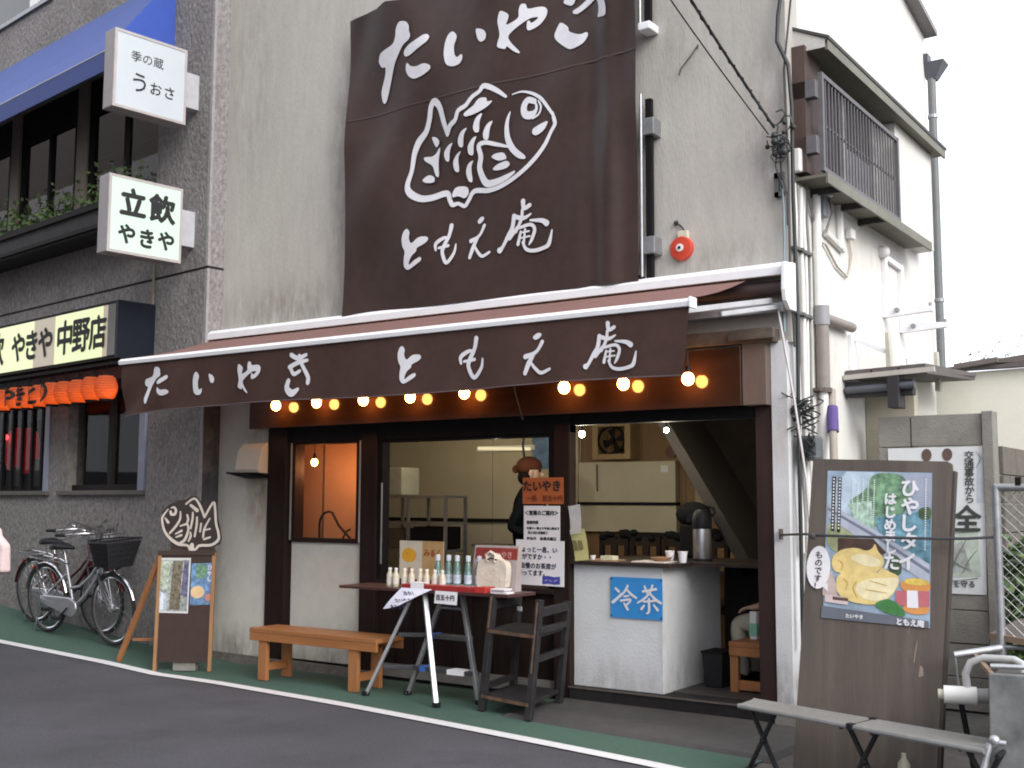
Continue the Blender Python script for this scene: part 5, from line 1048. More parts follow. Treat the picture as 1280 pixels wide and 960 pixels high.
# planter
pb = thing('planter_box', 'long dark planter box with green plants under the upstairs windows', 'planter', tuple(LP(3.5, .15, 4.05)))
part('box', lb(MB(), .96, 9, .0, .30, 4.05, 4.36), M('dark_planter', (.03, .026, .026), .8, .3, 10), pb, bevel=.01)
part('rail', lb(lb(MB(), .96, 9, .30, .33, 4.28, 4.34), .96, 9, .30, .33, 4.08, 4.12), m_dframe, pb)
def leaves(n, fn, size, mats_n=2):
    mb = MB()
    for i in range(n):
        c = fn(); a = random.uniform(0, 2 * pi); b_ = random.uniform(-.9, .9); l = size * random.uniform(.6, 1.4)
        d = V((cos(a) * cos(b_), sin(a) * cos(b_), sin(b_))); u, t = frame_of(d); w = u * cos(i) + t * sin(i)
        mb.cur = random.randrange(mats_n)
        mb.add([c, c + d * l * .5 + w * l * .28, c + d * l, c + d * l * .5 - w * l * .28], [(0, 1, 2, 3)])
    mb.cur = 0
    return mb
def pl():
    s = random.choice((1.1, 1.3, 1.55, 1.7, 2.3, 2.7, 3.2, 3.5, 3.8, 4.2, 4.5, 5, 6)) + random.gauss(0, .10)
    return LP(s, .15 + random.uniform(-.13, .16), 4.36 + abs(random.gauss(0, .16)))
part('foliage', leaves(1500, pl, .06), [m_leaf, m_leaf2], pb)
part('flowers', leaves(26, lambda: LP(random.choice((3.4, 4.1, 4.4)) + random.gauss(0, .08), .25 + random.uniform(-.1, .1), 4.45 + random.uniform(0, .1)), .04, 1), M('pink_petal', (.30, .14, .15), .6), pb)
# projecting box signs
def box_sign(label, z0, z1, face, texts, lit):
    t = thing('box_sign', label, 'sign', tuple(LP(.3, .5, z0)), 0, 'box signs projecting from the roughcast column')
    part('case', lb(MB(), .21, .38, .16, .89, z0, z1), M('sign_case_grey', (.30, .27, .27), .5, .1, 8), t, bevel=.008)
    part('frame', lb(lb(lb(lb(MB(), .198, .21, .16, .89, z0, z0 + .025), .198, .21, .16, .89, z1 - .025, z1), .198, .21, .16, .18, z0 + .025, z1 - .025), .198, .21, .865, .89, z0 + .025, z1 - .025), M('sign_frame', (.42, .38, .37), .4), t)
    part('face', lb(MB(), .203, .209, .18, .865, z0 + .025, z1 - .025), face, t)
    mb = MB()
    for tx, u, v, size, bold, sq in texts: text_mb(tx, LP(.2, .865 - u, z0 + v), -LN, Z, size, bold, mb=mb, sq=sq)
    part('lettering', mb, m_ink, t)
    part('bracket', lb(MB(), .24, .35, -.01, .16, (z0 + z1) / 2 - .17, (z0 + z1) / 2 + .17), M('bracket_cover', (.45, .45, .47), .4), t, bevel=.006)
    return t
box_sign('unlit white box sign with small black characters, upper of two on the column', 4.88, 5.60, M('blue_white_acrylic', (.50, .54, .57), .35, .03, 3), [('季の蔵', .30, .47, .105, .0, 1.05), ('う', .23, .20, .20, .001, 1.), ('お', .39, .21, .13, .001, 1.), ('さ', .53, .21, .13, .001, 1.)], False)
box_sign('lit greenish box sign with bold black characters, lower of two on the column', 3.57, 4.27, EM('lit_sign_green', (.76, 1.0, .80), .80, (.15, .16, .15)), [('立', .21, .37, .265, .012, 1.), ('飲', .50, .37, .265, .012, 1.), ('や', .16, .11, .19, .008, .95), ('き', .355, .10, .19, .008, .95), ('や', .55, .11, .19, .008, .95)], True)
# lit fascia sign
fsn = thing('bar_sign', 'long lit cream sign box with black characters over the lanterns', 'sign', tuple(LP(2.6, .25, 2.75)))
part('case', lb(MB(), .90, 5.4, .0, .38, 3.255, 3.285), m_dframe, fsn)
part('case', lb(MB(), .90, 5.4, .0, .38, 2.735, 2.765), m_dframe, fsn)
part('side_panel', lb(MB(), .88, .92, .0, .39, 2.735, 3.285), M('navy_panel', (.010, .013, .022), .5, spec=.2), fsn)
part('end_plate', lb(MB(), .92, 1.06, .375, .392, 2.765, 3.255), M('grey_end_plate', (.17, .16, .15), .6), fsn)
m_lit = EM('lit_sign_cream', (.92, 1.0, .52), .72, (.15, .15, .12)); m_litd = EM('dim_sign_cream', (.62, .50, .34), .45, (.2, .19, .16))
for s0, s1, m in ((1.06, 1.15, m_litd), (1.15, 2.12, m_lit), (2.12, 2.58, m_litd), (2.58, 5.4, m_lit)): part('face', lb(MB(), s0, s1, .376, .39, 2.765, 3.255), m, fsn)
mb = MB()
for tx, s, sz in (('店', 1.24, .34), ('野', 1.57, .36), ('中', 1.90, .36), ('や', 2.31, .34), ('き', 2.62, .34), ('や', 2.92, .34), ('飲', 3.45, .38), ('立', 3.90, .38)): text_mb(tx, LP(s, .395, 2.88), -LD, Z, sz, .012, mb=mb)
part('lettering', mb, m_ink, fsn)
part('backing', lb(MB(), .92, 5.4, .0, .02, 2.765, 3.255), m_dframe, fsn)
solo('lantern_rail', MB().bar(LP(.95, .34, 2.70), LP(4.6, .34, 2.70), .03, .03), m_dframe, 'dark rail under the lit bar sign that carries the orange lanterns', 'rail')
m_lant = bpy.data.materials.new('orange_lantern_paper'); m_lant.use_nodes = True        # thin paper lit from within
_n, _l = m_lant.node_tree.nodes, m_lant.node_tree.links
_d = _n['Principled BSDF']; _d.inputs['Base Color'].default_value = (.42, .13, .05, 1); _d.inputs['Roughness'].default_value = .8
_t = _n.new('ShaderNodeBsdfTranslucent'); _x = _n.new('ShaderNodeMixShader'); _x.inputs[0].default_value = .6
_no = _n.new('ShaderNodeTexNoise'); _no.inputs['Scale'].default_value = 40
_rp = _n.new('ShaderNodeValToRGB'); _rp.color_ramp.elements[0].color = (.70, .15, .04, 1); _rp.color_ramp.elements[1].color = (.85, .21, .06, 1)
_l.new(_no.outputs[0], _rp.inputs[0]); _l.new(_rp.outputs[0], _t.inputs[0])
_l.new(_d.outputs[0], _x.inputs[1]); _l.new(_t.outputs[0], _x.inputs[2]); _l.new(_x.outputs[0], _n['Material Output'].inputs[0])
m_lant2 = EM('lantern_bulb_glow', (1, .55, .22), 12)
first_l = None
for i in range(9):
    s = 1.14 + .27 * i
    if first_l is None:
        t = thing('paper_lantern', '', 'lantern', tuple(LP(s, .34, 2.36)), LA * -1 , 'row of orange paper lanterns')
        prof = [(.06, 0)] + [(.076 + .030 * sin(pi * k / 16) + .005 * (k % 2), .012 + .20 * k / 16) for k in range(17)] + [(.06, .225)]
        part('shade', MB().lathe((0, 0, 0), prof, 18), m_lant, t, local=True, smooth=30)
        part('bulb', MB().ball((0.03, 0, .075), .026, 10, 8), m_lant2, t, local=True, smooth=60)
        part('cap', MB().lathe((0, 0, .222), [(.062, 0), (.062, .022), (.01, .024)], 14), m_black, t, local=True)
        part('base_ring', MB().lathe((0, 0, -.018), [(.062, 0), (.062, .02)], 14), m_black, t, local=True)
        part('hook', MB().tube([(0, 0, .245), (0, 0, .33)], .006, 5), m_black, t, local=True)
        first_l = o = t
    else:
        o = copy_tree(first_l); o.location = LP(s, .34, 2.36 + .006 * sin(i * 2))
    o['label'] = 'orange paper lantern, ' + ['closest to the roughcast column', 'second from the roughcast column', 'third from the roughcast column', 'fourth from the roughcast column', 'marked with the character ri', 'marked with the character to', 'marked with the character ki', 'marked with the character ya', 'last of the row beyond the lettered ones'][i]
    ch = {4: 'り', 5: 'と', 6: 'き', 7: 'や'}.get(i)
    if ch:
        mb = text_mb(ch, V((0, -.118, .035)), X, Z, .225, .009)
        for v in mb.v: v.y = -math.sqrt(max(.0, .114 ** 2 - v.x ** 2)) - .002
        part('lettering', mb, m_ink, o, local=True)
# ================================================================ side of the shop: window bay, pipes, brackets
part('bay_wall', MB().box(.08, .225, 1.93, 2.98, 3.562, 4.415), m_side, shop)
bay = part('window', MB().box(.05, .085, .40, 2.72, 3.60, 4.42), M('dim_room_glass', (.018, .014, .013), .5, .5, 3, spec=.2), shop)
for s in ((.10, .40),): part('frame', MB().box(.075, .17, s[0], s[1], 3.58, 4.45), M('brown_bay_wood', (.06, .036, .03), .6, .2, 8, stretch=(1, 1, .3)), bay)
part('sash', MB().box(.085, .11, 1.02, 1.08, 3.60, 4.42), m_greyplastic, bay)
part('sash', MB().box(.085, .11, 1.72, 1.78, 3.60, 4.42), m_greyplastic, bay)
part('curtain', MB().box(.09, .095, 1.12, 1.70, 3.60, 4.02), M('grey_patterned_glass', (.16, .15, .16), .4, .3, 20), bay)
part('curtain', MB().box(.088, .092, 1.80, 2.66, 3.62, 4.38), M('white_lattice_glass', (.40, .38, .36), .5, .4, 16), bay)
gr = thing('window_grille', 'dark grey steel grille of thin upright bars over the upstairs side window', 'grille', (.25, 1.0, 3.6))
m_grille = M('grey_grille_steel', (.12, .115, .12), .6, .15, 12, spec=.3)
for a, b in ((.165, .20), (1.86, 1.895)): part('frame', MB().box(.235, .265, a, b, 3.59, 4.265), m_grille, gr)
for z in (3.59, 4.235): part('frame', MB().box(.237, .263, .20, 1.86, z, z + .03), m_grille, gr)
for i in range(24): y = .26 + i * .0665; part('bar', MB().box(.246, .255, y - .006, y + .006, 3.62, 4.235), m_grille, gr)
part('cross_bar', MB().box(.23, .243, .20, 1.86, 3.92, 3.935), m_grille, gr)
for z in (3.70, 4.08): part('wall_bracket', MB().box(.08, .24, .10, .165, z, z + .12), m_grille, gr, bevel=.003)
hd = thing('window_hood', 'olive grey sheet metal hood projecting over the grilled side window', 'hood', (.2, 1.6, 4.4))
m_hood = M('olive_grey_sheet', (.155, .15, .115), .6, .15, 8, big=.2)
part('roof_sheet', MB().hexa([V(p) for p in ((.08, .13, 4.585), (.325, .13, 4.47), (.325, 3.12, 4.47), (.08, 3.12, 4.585), (.08, .13, 4.605), (.33, .13, 4.49), (.33, 3.12, 4.49), (.08, 3.12, 4.605))]), M('dark_hood_top', (.05, .048, .045), .6), hd)
part('soffit', MB().hexa([V(p) for p in ((.08, .15, 4.42), (.30, .15, 4.42), (.30, 3.10, 4.42), (.08, 3.10, 4.42), (.08, .15, 4.44), (.30, .15, 4.44), (.30, 3.10, 4.44), (.08, 3.10, 4.44))]), m_hood, hd)
part('fascia_strip', MB().box(.30, .318, .14, 3.11, 4.40, 4.468), m_hood, hd)
part('end_plate', MB().prism([(.08, 4.42), (.30, 4.42), (.318, 4.468), (.08, 4.582)], (0, .14, 0), X, Z, .01), M('dirty_white_plate', (.5, .48, .45), .7), hd)
sl = thing('window_sill', 'olive grey projecting sill under the grilled side window', 'sill', (.2, 1.4, 3.5))
part('top', MB().box(.08, .29, .12, 2.62, 3.535, 3.555), m_hood, sl)
part('front', MB().box(.29, .305, .12, 2.62, 3.49, 3.56), m_hood, sl)
for y in (.4, .9, 1.4): part('support', MB().box(.08, .29, y, y + .04, 3.49, 3.533), M('dark_hood_top', (.05, .048, .045), .6), sl)
solo('wall_lamp_box', MB().box(.08, .12, 2.22, 2.28, 3.98, 4.06), m_whiteplastic, 'small white box high on the pale side wall by the grille', 'box', bevel=.01)
# rain pipe at the back corner
dp = thing('rain_pipe', 'grey rain pipe with dark hopper at the rear of the pale side wall', 'pipe', (.13, 3.5, 2.6))
part('hopper', MB().hexa([V(p) for p in ((.09, 3.44, 5.26), (.17, 3.44, 5.26), (.17, 3.54, 5.26), (.09, 3.54, 5.26), (.05, 3.40, 5.42), (.26, 3.40, 5.42), (.26, 3.6, 5.42), (.05, 3.6, 5.42))]), M('slate_plastic', (.07, .075, .09), .5), dp, bevel=.006)
part('downpipe', MB().tube([(.13, 3.47, 5.27), (.13, 3.47, 5.05), (.13, 3.47, 2.5)], .038, 12), M('slate_grey_pipe', (.13, .14, .14), .45), dp, smooth=40)
for z in (4.9, 3.2): part('clamp', MB().lathe((.13, 3.47, z), [(.045, 0), (.045, .03)], 12), m_galv, dp)
part('gutter', MB().bar((.12, 3.46, 5.46), (-1.2, 3.46, 5.46), .12, .08), M('slate_plastic', (.07, .075, .09), .5), dp)
# conduits
pp = thing('waste_pipe', 'brown grey drain pipe with a short side stub on the pale side wall', 'pipe', (.14, .45, 2.1))
part('upper_pipe', MB().tube([(.115, .42, 3.5), (.115, .42, 2.72)], .028, 10), m_whiteplastic, pp, smooth=40)
part('lower_pipe', MB().tube([(.13, .43, 2.70), (.13, .43, 2.16)], .045, 12), M('brown_grey_pipe', (.22, .19, .17), .6, .15, 10), pp, smooth=40)
part('collar', MB().lathe((.13, .43, 2.6), [(.052, 0), (.052, .13)], 12), M('dull_grey_pipe', (.25, .245, .25), .5), pp, smooth=40)
part('stub', MB().tube([(.13, .46, 2.655), (.13, 1.05, 2.66)], .036, 12), M('brown_grey_pipe', (.22, .19, .17), .6), pp, smooth=40)
part('clamp', MB().lathe((.13, .43, 2.14), [(.056, 0), (.056, .03)], 12).box(.08, .14, .33, .53, 2.145, 2.165), m_rust, pp)
part('foot_pipe', MB().tube([(.13, .43, 2.14), (.13, .44, .6)], .03, 10), m_whiteplastic, pp, smooth=40)
lpz = thing('leaning_pole', 'pale pole wrapped in purple cloth leaning at the corner pipes', 'pole', (.2, .3, 1.2))
part('pole', MB().tube([(.16, .50, 2.16), (.30, .12, 1.2)], .026, 10), M('pale_brown_pole', (.30, .26, .22), .7), lpz, smooth=40)
part('wrap', MB().tube([(.178, .45, 2.04), (.203, .385, 1.87)], .038, 10), M('purple_cloth', (.09, .06, .20), .8), lpz, smooth=40)
cd = thing('cable_bundle', 'bundle of black and grey cables running down the front corner of the building', 'cables', (.1, .05, 1.5))
part('thick_cable', MB().tube([(.10, -.035, 6.4), (.11, -.04, 5.0), (.05, -.05, 4.62), (.04, -.05, 4.45), (.11, -.04, 4.28), (.125, -.03, 4.0), (.11, .0, 3.4), (.115, .02, 2.6), (.105, .02, 1.9), (.11, .0, .5)], .014, 8), m_cable, cd, smooth=60)
part('thin_cable', MB().tube([(.24, -.05, 5.4), (.14, -.05, 4.7), (.08, -.04, 4.25), (.095, -.03, 3.6), (.09, -.035, 2.9), (.11, -.03, 2.4)], .007, 6), m_cable, cd, smooth=60)
for k_, (y, r, m) in enumerate(((.06, .014, m_whiteplastic), (.11, .012, m_greycable), (.17, .018, m_whiteplastic), (.24, .012, m_whiteplastic), (.30, .010, m_greycable))):
    part('conduit', MB().tube([(.095 + .003 * sin(j * 2 + k_), y + .012 * sin(j * 1.3 + k_), 3.5 - j * .22) for j in range(12 if k_ < 3 else 10)], r, 8), m, cd, smooth=60)
part('blue_cable', MB().tube([(.055 + .008 * sin(j * 1.1), -.045, 3.5 - j * .2) for j in range(6)], .009, 6), M('blue_grey_cable', (.18, .24, .27), .5), cd, smooth=60)
mb = MB()
for i in range(26):
    c = V((.12 + random.gauss(0, .025), .05 + random.gauss(0, .04), 1.98 + random.gauss(0, .05))); a = random.uniform(0, 6.28)
    mb.tube([c + V((.05 * cos(a + t * .9) * (1 + .1 * t), .045 * sin(a + t * .9), .02 * t - .05)) for t in range(6)], .005, 5)
part('loops', mb, m_cable, cd, kind='stuff')
for z in (3.05, 2.62): part('strap', MB().box(.085, .125, .0, .30, z, z + .02).lathe((.12, .1, z), [(.02, 0), (.02, .02)], 8), M('dark_strap', (.08, .08, .08), .6), cd)
part('stay_wire', MB().tube([(.03, -.10, 2.64), (.13, -.11, 2.05), (.20, -.12, 1.55), (.22, -.12, 1.2)], .008, 6), M('pale_wire', (.45, .44, .44), .5), cd, smooth=60)
jb = solo('junction_box', MB().box(.08, .14, .06, .16, 3.58, 3.74), m_whiteplastic, 'white junction box at the front corner beside the grille', 'box', bevel=.012)
mt = thing('electric_meter', 'dark grey meter box wrapped in loose wires low on the corner', 'meter', (.16, .1, 1.66))
part('case', MB().box(.09, .22, .02, .16, 1.67, 1.83), M('dark_grey_case', (.09, .095, .10), .5, .3, 8), mt, bevel=.02)
mb = MB()
for i in range(9): mb.tube([(.20 + .02 * sin(i + t), .0 - .01 * t % 3 * .1, 1.68 + .03 * t) for t in range(5)] if False else [(.12 + .10 * random.random(), -.0 + .02 * random.random(), 1.66 + .19 * random.random()) for t in range(4)], .004, 5)
part('wires', mb, m_cable, mt, kind='stuff')
ins = thing('wire_anchor', 'tangled black insulators and wire ends fixed high on the stucco near the corner', 'wire anchor', (.05, -.1, 3.45))
mb = MB()
for i in range(9): mb.ball((.04 + random.gauss(0, .04), -.07 + random.gauss(0, .015), 3.79 + random.gauss(0, .07)), random.uniform(.014, .028), 8, 6)
for i in range(12):
    c = V((.05 + random.gauss(0, .035), -.07, 3.76 + random.gauss(0, .07))); a = random.uniform(0, 6.28)
    mb.tube([c + V((.05 * cos(a + t), -.02 * sin(t), .05 * sin(a + t))) for t in range(5)], .005, 5)
part('insulators', mb, m_cable, ins, smooth=50)
part('bracket', MB().box(.0, .03, -.05, .0, 3.40, 3.56).box(.0, .07, -.05, -.03, 3.52, 3.56).box(.0, .07, -.05, -.03, 3.40, 3.43), M('dark_strap', (.08, .08, .08), .6), ins)
part('tail_wires', MB().tube([(.05, -.06, 3.7), (.06, -.07, 3.55), (.09, -.05, 3.4), (.085, -.04, 3.2)], .007, 6).tube([(.03, -.06, 3.7), (.02, -.07, 3.6), (.06, -.05, 3.45)], .006, 6), m_cable, ins, smooth=60)
for k_, (p0, lab, r) in enumerate((((-.003, -2.6, 4.87), 'thick twisted black service wire sloping up from the wire anchor', .010), ((-.20, -2.6, 4.93), 'thin black service wire sloping up below the twisted one', .005))):
    p1 = V((.02 - .04 * k_, -.08, 3.86 - .04 * k_)); q0 = V(p0)
    pts = [p1.lerp(q0, t / 20) - Z * (.05 * sin(pi * t / 20)) for t in range(21)]
    mb = MB().tube(pts, r, 6)
    if k_ == 0: mb.tube([p + V((.012 * sin(i * 2.2), 0, .012 * cos(i * 2.2))) for i, p in enumerate([p1.lerp(q0, t / 60) - Z * (.05 * sin(pi * t / 60)) for t in range(61)])], .005, 5)
    solo('service_wire', mb, m_cable, lab, 'wire', 'service wires to the shop wall', smooth=60)
solo('wall_hook', MB().tube([(-.56, -.01, 4.55), (-.54, -.03, 4.57), (-.60, -.03, 4.50), (-.68, -.03, 4.42), (-.69, -.03, 4.38)], .006, 6), m_rust, 'thin bent wire stub sticking out of the stucco right of the banner', 'wire', smooth=60)
# air conditioner brackets
def ac_upper(y, z0, z1, label):
    t = thing('unit_bracket', label, 'bracket', (.1, y, z0), 0, 'white brackets on the side wall')
    part('upright', MB().box(.08, .115, y - .028, y + .028, z0, z1), m_whitepaint, t, bevel=.003)
    part('arm', MB().hexa([V(p) for p in ((.115, y - .02, z0), (.46, y - .02, z0 + .02), (.46, y + .02, z0 + .02), (.115, y + .02, z0), (.115, y - .02, z0 + .09), (.46, y - .02, z0 + .06), (.46, y + .02, z0 + .06), (.115, y + .02, z0 + .09))]), m_whitepaint, t, bevel=.003)
    part('bolt', MB().lathe((.19, y - .02, z0 + .05), [(.022, 0), (.018, .02)], 8, (0, -1, 0)), m_galv, t)
    part('bolt', MB().lathe((.44, y, z0 + .06), [(.012, 0), (.012, .03)], 8), m_galv, t)
ac_upper(1.98, 2.86, 3.42, 'white wall bracket with a level arm, the nearer of the upper pair')
ac_upper(2.42, 2.79, 3.36, 'white wall bracket with a level arm, the farther of the upper pair')
solo('bracket_link', MB().bar((.10, 2.01, 3.35), (.10, 2.40, 3.33), .03, .04), m_whitepaint, 'white bar linking the two upper wall brackets', 'bar')
solo('insulator_knob', MB().ball((.11, 1.93, 3.38), .05, 10, 8).lathe((.08, 1.93, 3.38), [(.05, 0), (.05, .03)], 10, X), m_whiteplastic, 'white round knob beside the top of the upper wall bracket', 'knob', smooth=50)
def ac_lower(y, label):
    t = thing('unit_bracket', label, 'bracket', (.1, y, 2.3), 0, 'white brackets on the side wall')
    part('upright', MB().box(.08, .11, y - .06, y + .06, 2.28, 2.62), m_whitepaint, t, bevel=.003)
    part('arm', MB().bar((.10, y, 2.60), (.36, y, 2.47), .03, .03), m_whitepaint, t, bevel=.003)
    part('end_plate', MB().hexa([V(p) for p in ((.34, y - .03, 2.30), (.38, y - .03, 2.30), (.38, y + .03, 2.30), (.34, y + .03, 2.30), (.34, y - .03, 2.62), (.365, y - .03, 2.62), (.365, y + .03, 2.62), (.34, y + .03, 2.62))]), M('stained_white_plate', (.45, .43, .36), .6), t, bevel=.003)
ac_lower(1.16, 'white sloping wall bracket just above the lean-to roof, nearer one'); ac_lower(2.45, 'white sloping wall bracket just above the lean-to roof, farther one')
cn = thing('wall_conduit', 'looped cream conduits and small fittings below the grilled window', 'conduit', (.1, .9, 3.2))
part('pipe', MB().tube([(.10, .92, 3.55), (.10, .92, 3.22)], .03, 8), m_whiteplastic, cn, smooth=40)
part('pipe', MB().tube([(.10, .62, 3.28), (.10, .75, 3.26), (.10, .98, 3.22)], .026, 8), m_whiteplastic, cn, smooth=40)
part('pipe', MB().tube([(.10, .42, 2.95), (.10, .40, 3.1), (.10, .46, 3.2), (.10, .62, 3.2), (.10, .85, 3.08), (.10, 1.06, 3.04), (.10, 1.14, 3.1), (.10, 1.18, 3.22), (.10, 1.12, 3.36)], .010, 6), M('cream_cable', (.55, .5, .42), .5), cn, smooth=60)
part('fitting', MB().box(.08, .13, 1.10, 1.20, 3.33, 3.41), m_whiteplastic, cn, bevel=.01)
part('switch', MB().box(.08, .13, .52, .62, 3.38, 3.55), M('grey_switch', (.2, .21, .24), .5), cn, bevel=.006)
part('spot', MB().ball((.14, .62, 3.56), .035, 10, 8), m_whitepaint, cn, smooth=60)
part('cable', MB().tube([(.13, .62, 3.54), (.15, .64, 3.42), (.12, .58, 3.28), (.10, .5, 3.22), (.10, .4, 3.32), (.10, .26, 3.55)], .010, 6), m_greycable, cn, smooth=60)

# ================================================================ alley: lean-to, block wall, board, cot, unit, fence
lt = thing('lean_to', 'lean-to roof on black beams against the pale side wall in the alley', 'lean-to', (1.0, 1.8, 0))
m_roofd = M('dark_lean_roof', (.10, .085, .08), .8, .2, 10)
part('roof', MB().hexa([V(p) for p in ((.085, .98, 2.27), (.66, .98, 2.29), (.45, 3.3, 2.46), (.085, 3.3, 2.46), (.085, .98, 2.30), (.66, .98, 2.32), (.45, 3.3, 2.49), (.085, 3.3, 2.49))]), m_roofd, lt)
part('eaves_strip', MB().bar((.09, .965, 2.29), (.72, .965, 2.315), .03, .035), M('pale_strip', (.42, .39, .35), .6), lt)
for i in range(3): part('roof_sheet', MB().hexa([V((.09 + i * .19, 1.0, 2.302 + i * .006)), V((.27 + i * .19, 1.0, 2.302 + i * .006)), V((.22 + i * .12, 3.3, 2.49)), V((.09 + i * .12, 3.3, 2.49)), V((.09 + i * .19, 1.0, 2.345 + i * .006)), V((.27 + i * .19, 1.0, 2.35 + i * .006)), V((.22 + i * .12, 3.3, 2.52)), V((.09 + i * .12, 3.3, 2.52))]), m_roofd, lt)
part('beam', MB().box(.09, .56, 1.0, 1.08, 2.15, 2.262), M('black_beam', (.02, .018, .02), .6), lt, bevel=.005)
part('beam', MB().box(.40, .48, .94, 1.1, 2.06, 2.28), M('black_beam', (.02, .018, .02), .6), lt, bevel=.005)
part('gutter_pipe', MB().tube([(.10, .98, 2.20), (.58, .98, 2.215)], .028, 10), M('slate_plastic', (.07, .075, .09), .5), lt, smooth=40)
part('wall', MB().box(.085, .44, 1.45, 1.55, 0, 2.28), M('beige_render', (.42, .39, .31), .9, .1, 6, .15, 60, big=.15), lt)
ch_ = thing('cream_house', 'low cream rendered house with a thin dark roof at the back of the alley', 'house', (2.5, 3.6, 0))
part('wall', MB().hexa([V(p) for p in ((.05, 3.52, 0), (7, 3.52, 0), (7, 3.7, 0), (.05, 3.7, 0), (.05, 3.52, 2.55), (7, 3.52, 2.70), (7, 3.7, 2.72), (.05, 3.7, 2.57))]), m_cream_wall, ch_)
part('roof', MB().hexa([V(p) for p in ((.02, 3.44, 2.555), (7, 3.44, 2.71), (7, 7, 3.1), (.02, 7, 2.95), (.02, 3.44, 2.60), (7, 3.44, 2.755), (7, 7, 3.15), (.02, 7, 3.0))]), m_roofd, ch_)
part('roof_tile', MB().bar((.25, 3.48, 2.60), (.62, 3.48, 2.64), .16, .05).bar((.60, 3.5, 2.62), (.95, 3.5, 2.66), .12, .06), M('grey_tile', (.13, .11, .10), .8), ch_, bevel=.008)
tw = thing('roof_weed', 'thin green weeds sprouting from the roof edge of the cream house', 'weed', (.3, 3.5, 2.62))
stems = []
for i in range(9):
    b = V((.27 + .075 * i, 3.47, 2.62)); t = b + V((.08 + .09 * random.random(), .0, .05 + .20 * random.random())); stems.append((b, t))
part('stems', (lambda m: [m.tube([b, b.lerp(t, .5) + V((0, 0, .01)), t], .003, 4) for b, t in stems] and m)(MB()), M('green_stem', (.12, .16, .06), .7), tw)
def twl():
    b, t = random.choice(stems); return b.lerp(t, random.random())
part('leaves', leaves(40, twl, .03), [m_leaf, m_leaf2], tw)
# block wall
bw_ = thing('block_wall', 'stained grey concrete panel wall with an end post behind the leaning board', 'wall', (.7, 1.25, 0))
zz = 0
for r in range(9):
    h = .2245; z0 = r * h
    for c, (x0, x1) in enumerate(((.25, .475), (.482, .955))):
        part('panel', MB().box(x0, x1, 1.205 + .003 * ((r + c) % 3), 1.30, z0 + .003, z0 + h - .003), m_concrete, bw_, bevel=.004)
part('post', MB().box(.962, 1.035, 1.18, 1.33, 0, 2.03), m_concrete, bw_, bevel=.006)
m_concrete2 = M('brown_grey_block', (.14, .125, .105), .95, .15, 8, .3, 60, big=.25)
for r in range(9):
    for c in range(6):
        y0 = 1.34 + c * .42 - (.21 if r % 2 else 0)
        part('block', MB().box(1.0, 1.06, max(1.336, y0), y0 + .413, .0 + r * .2, r * .2 + .194), m_concrete2, bw_, bevel=.004)
# poster on the block wall
zp = thing('safety_poster', 'large white traffic poster with black characters pasted on the concrete panel wall', 'poster', (.63, 1.2, .78))
ZO = V((.296, 1.199, .778)); ZU = V((1, 0, .01)); ZW = V((.02, 0, 1))
flat('sheet', zp, [(.02, 0), (.655, 0), (.655, 1.005), (.0, 1.01)], ZO, ZU, ZW, M('weathered_poster_white', (.60, .61, .62), .5, .06, 8))
for k_, pts in enumerate(([(.30, .10), (.62, .12), (.60, .48), (.45, .40), (.32, .50)], [(.36, .13), (.56, .16), (.50, .36), (.40, .30)], [(.60, .62), (.645, .62), (.645, .93), (.62, .98), (.60, .80)], [(.02, .55), (.12, .56), (.1, .9), (.02, .93)])):
    flat('art_print', zp, pts, ZO - Y * (.001 + .0005 * k_), ZU, ZW, [M('pale_sage_print', (.42, .47, .41), .5, .25, 10), M('grey_print', (.30, .32, .31), .5, .5, 16), M('grey_blue_print', (.44, .46, .50), .5, .2, 9), M('grey_print', (.30, .32, .31), .5, .5, 16)][k_])
for u in (.27, .41): flat('head_print', zp, [(u + .035 * cos(2 * pi * i / 12), .955 + .045 * sin(2 * pi * i / 12)) for i in range(12)], ZO - Y * .003, ZU, ZW, M('brown_hair_print', (.10, .06, .05), .5))
mbs = MB()
for k_, s_ in enumerate(([(.34, .14, .004), (.38, .25, .007), (.42, .33, .003)], [(.42, .12, .003), (.45, .22, .008), (.53, .37, .003)], [(.50, .14, .003), (.55, .24, .006), (.60, .30, .002)], [(.31, .36, .003), (.42, .41, .006), (.58, .42, .003)], [(.36, .30, .002), (.47, .20, .007), (.56, .16, .003)], [(.60, .86, .003), (.63, .92, .006), (.60, .97, .003)], [(.32, .10, .006), (.45, .09, .004), (.60, .11, .006)])):
    mbs.ribbon(s_, ZO - Y * (.0042 + .0002 * k_), ZU, ZW)
part('line_art', mbs, M('grey_green_ink', (.12, .14, .11), .7), zp)
mb = text_mb('全', ZO + ZU * .535 + ZW * .44 - Y * .004, ZU, ZW, .19, .006)
text_mb('交通事故から', ZO + ZU * .555 + ZW * .92 - Y * .004, ZU, ZW, .066, .0015, vertical=True, pitch=.9, mb=mb)
text_mb('母子を守る', ZO + ZU * .46 + ZW * .05 - Y * .004, ZU, ZW, .05, .001, mb=mb)
part('lettering', mb, M('dark_grey_ink', (.04, .045, .04), .6), zp)
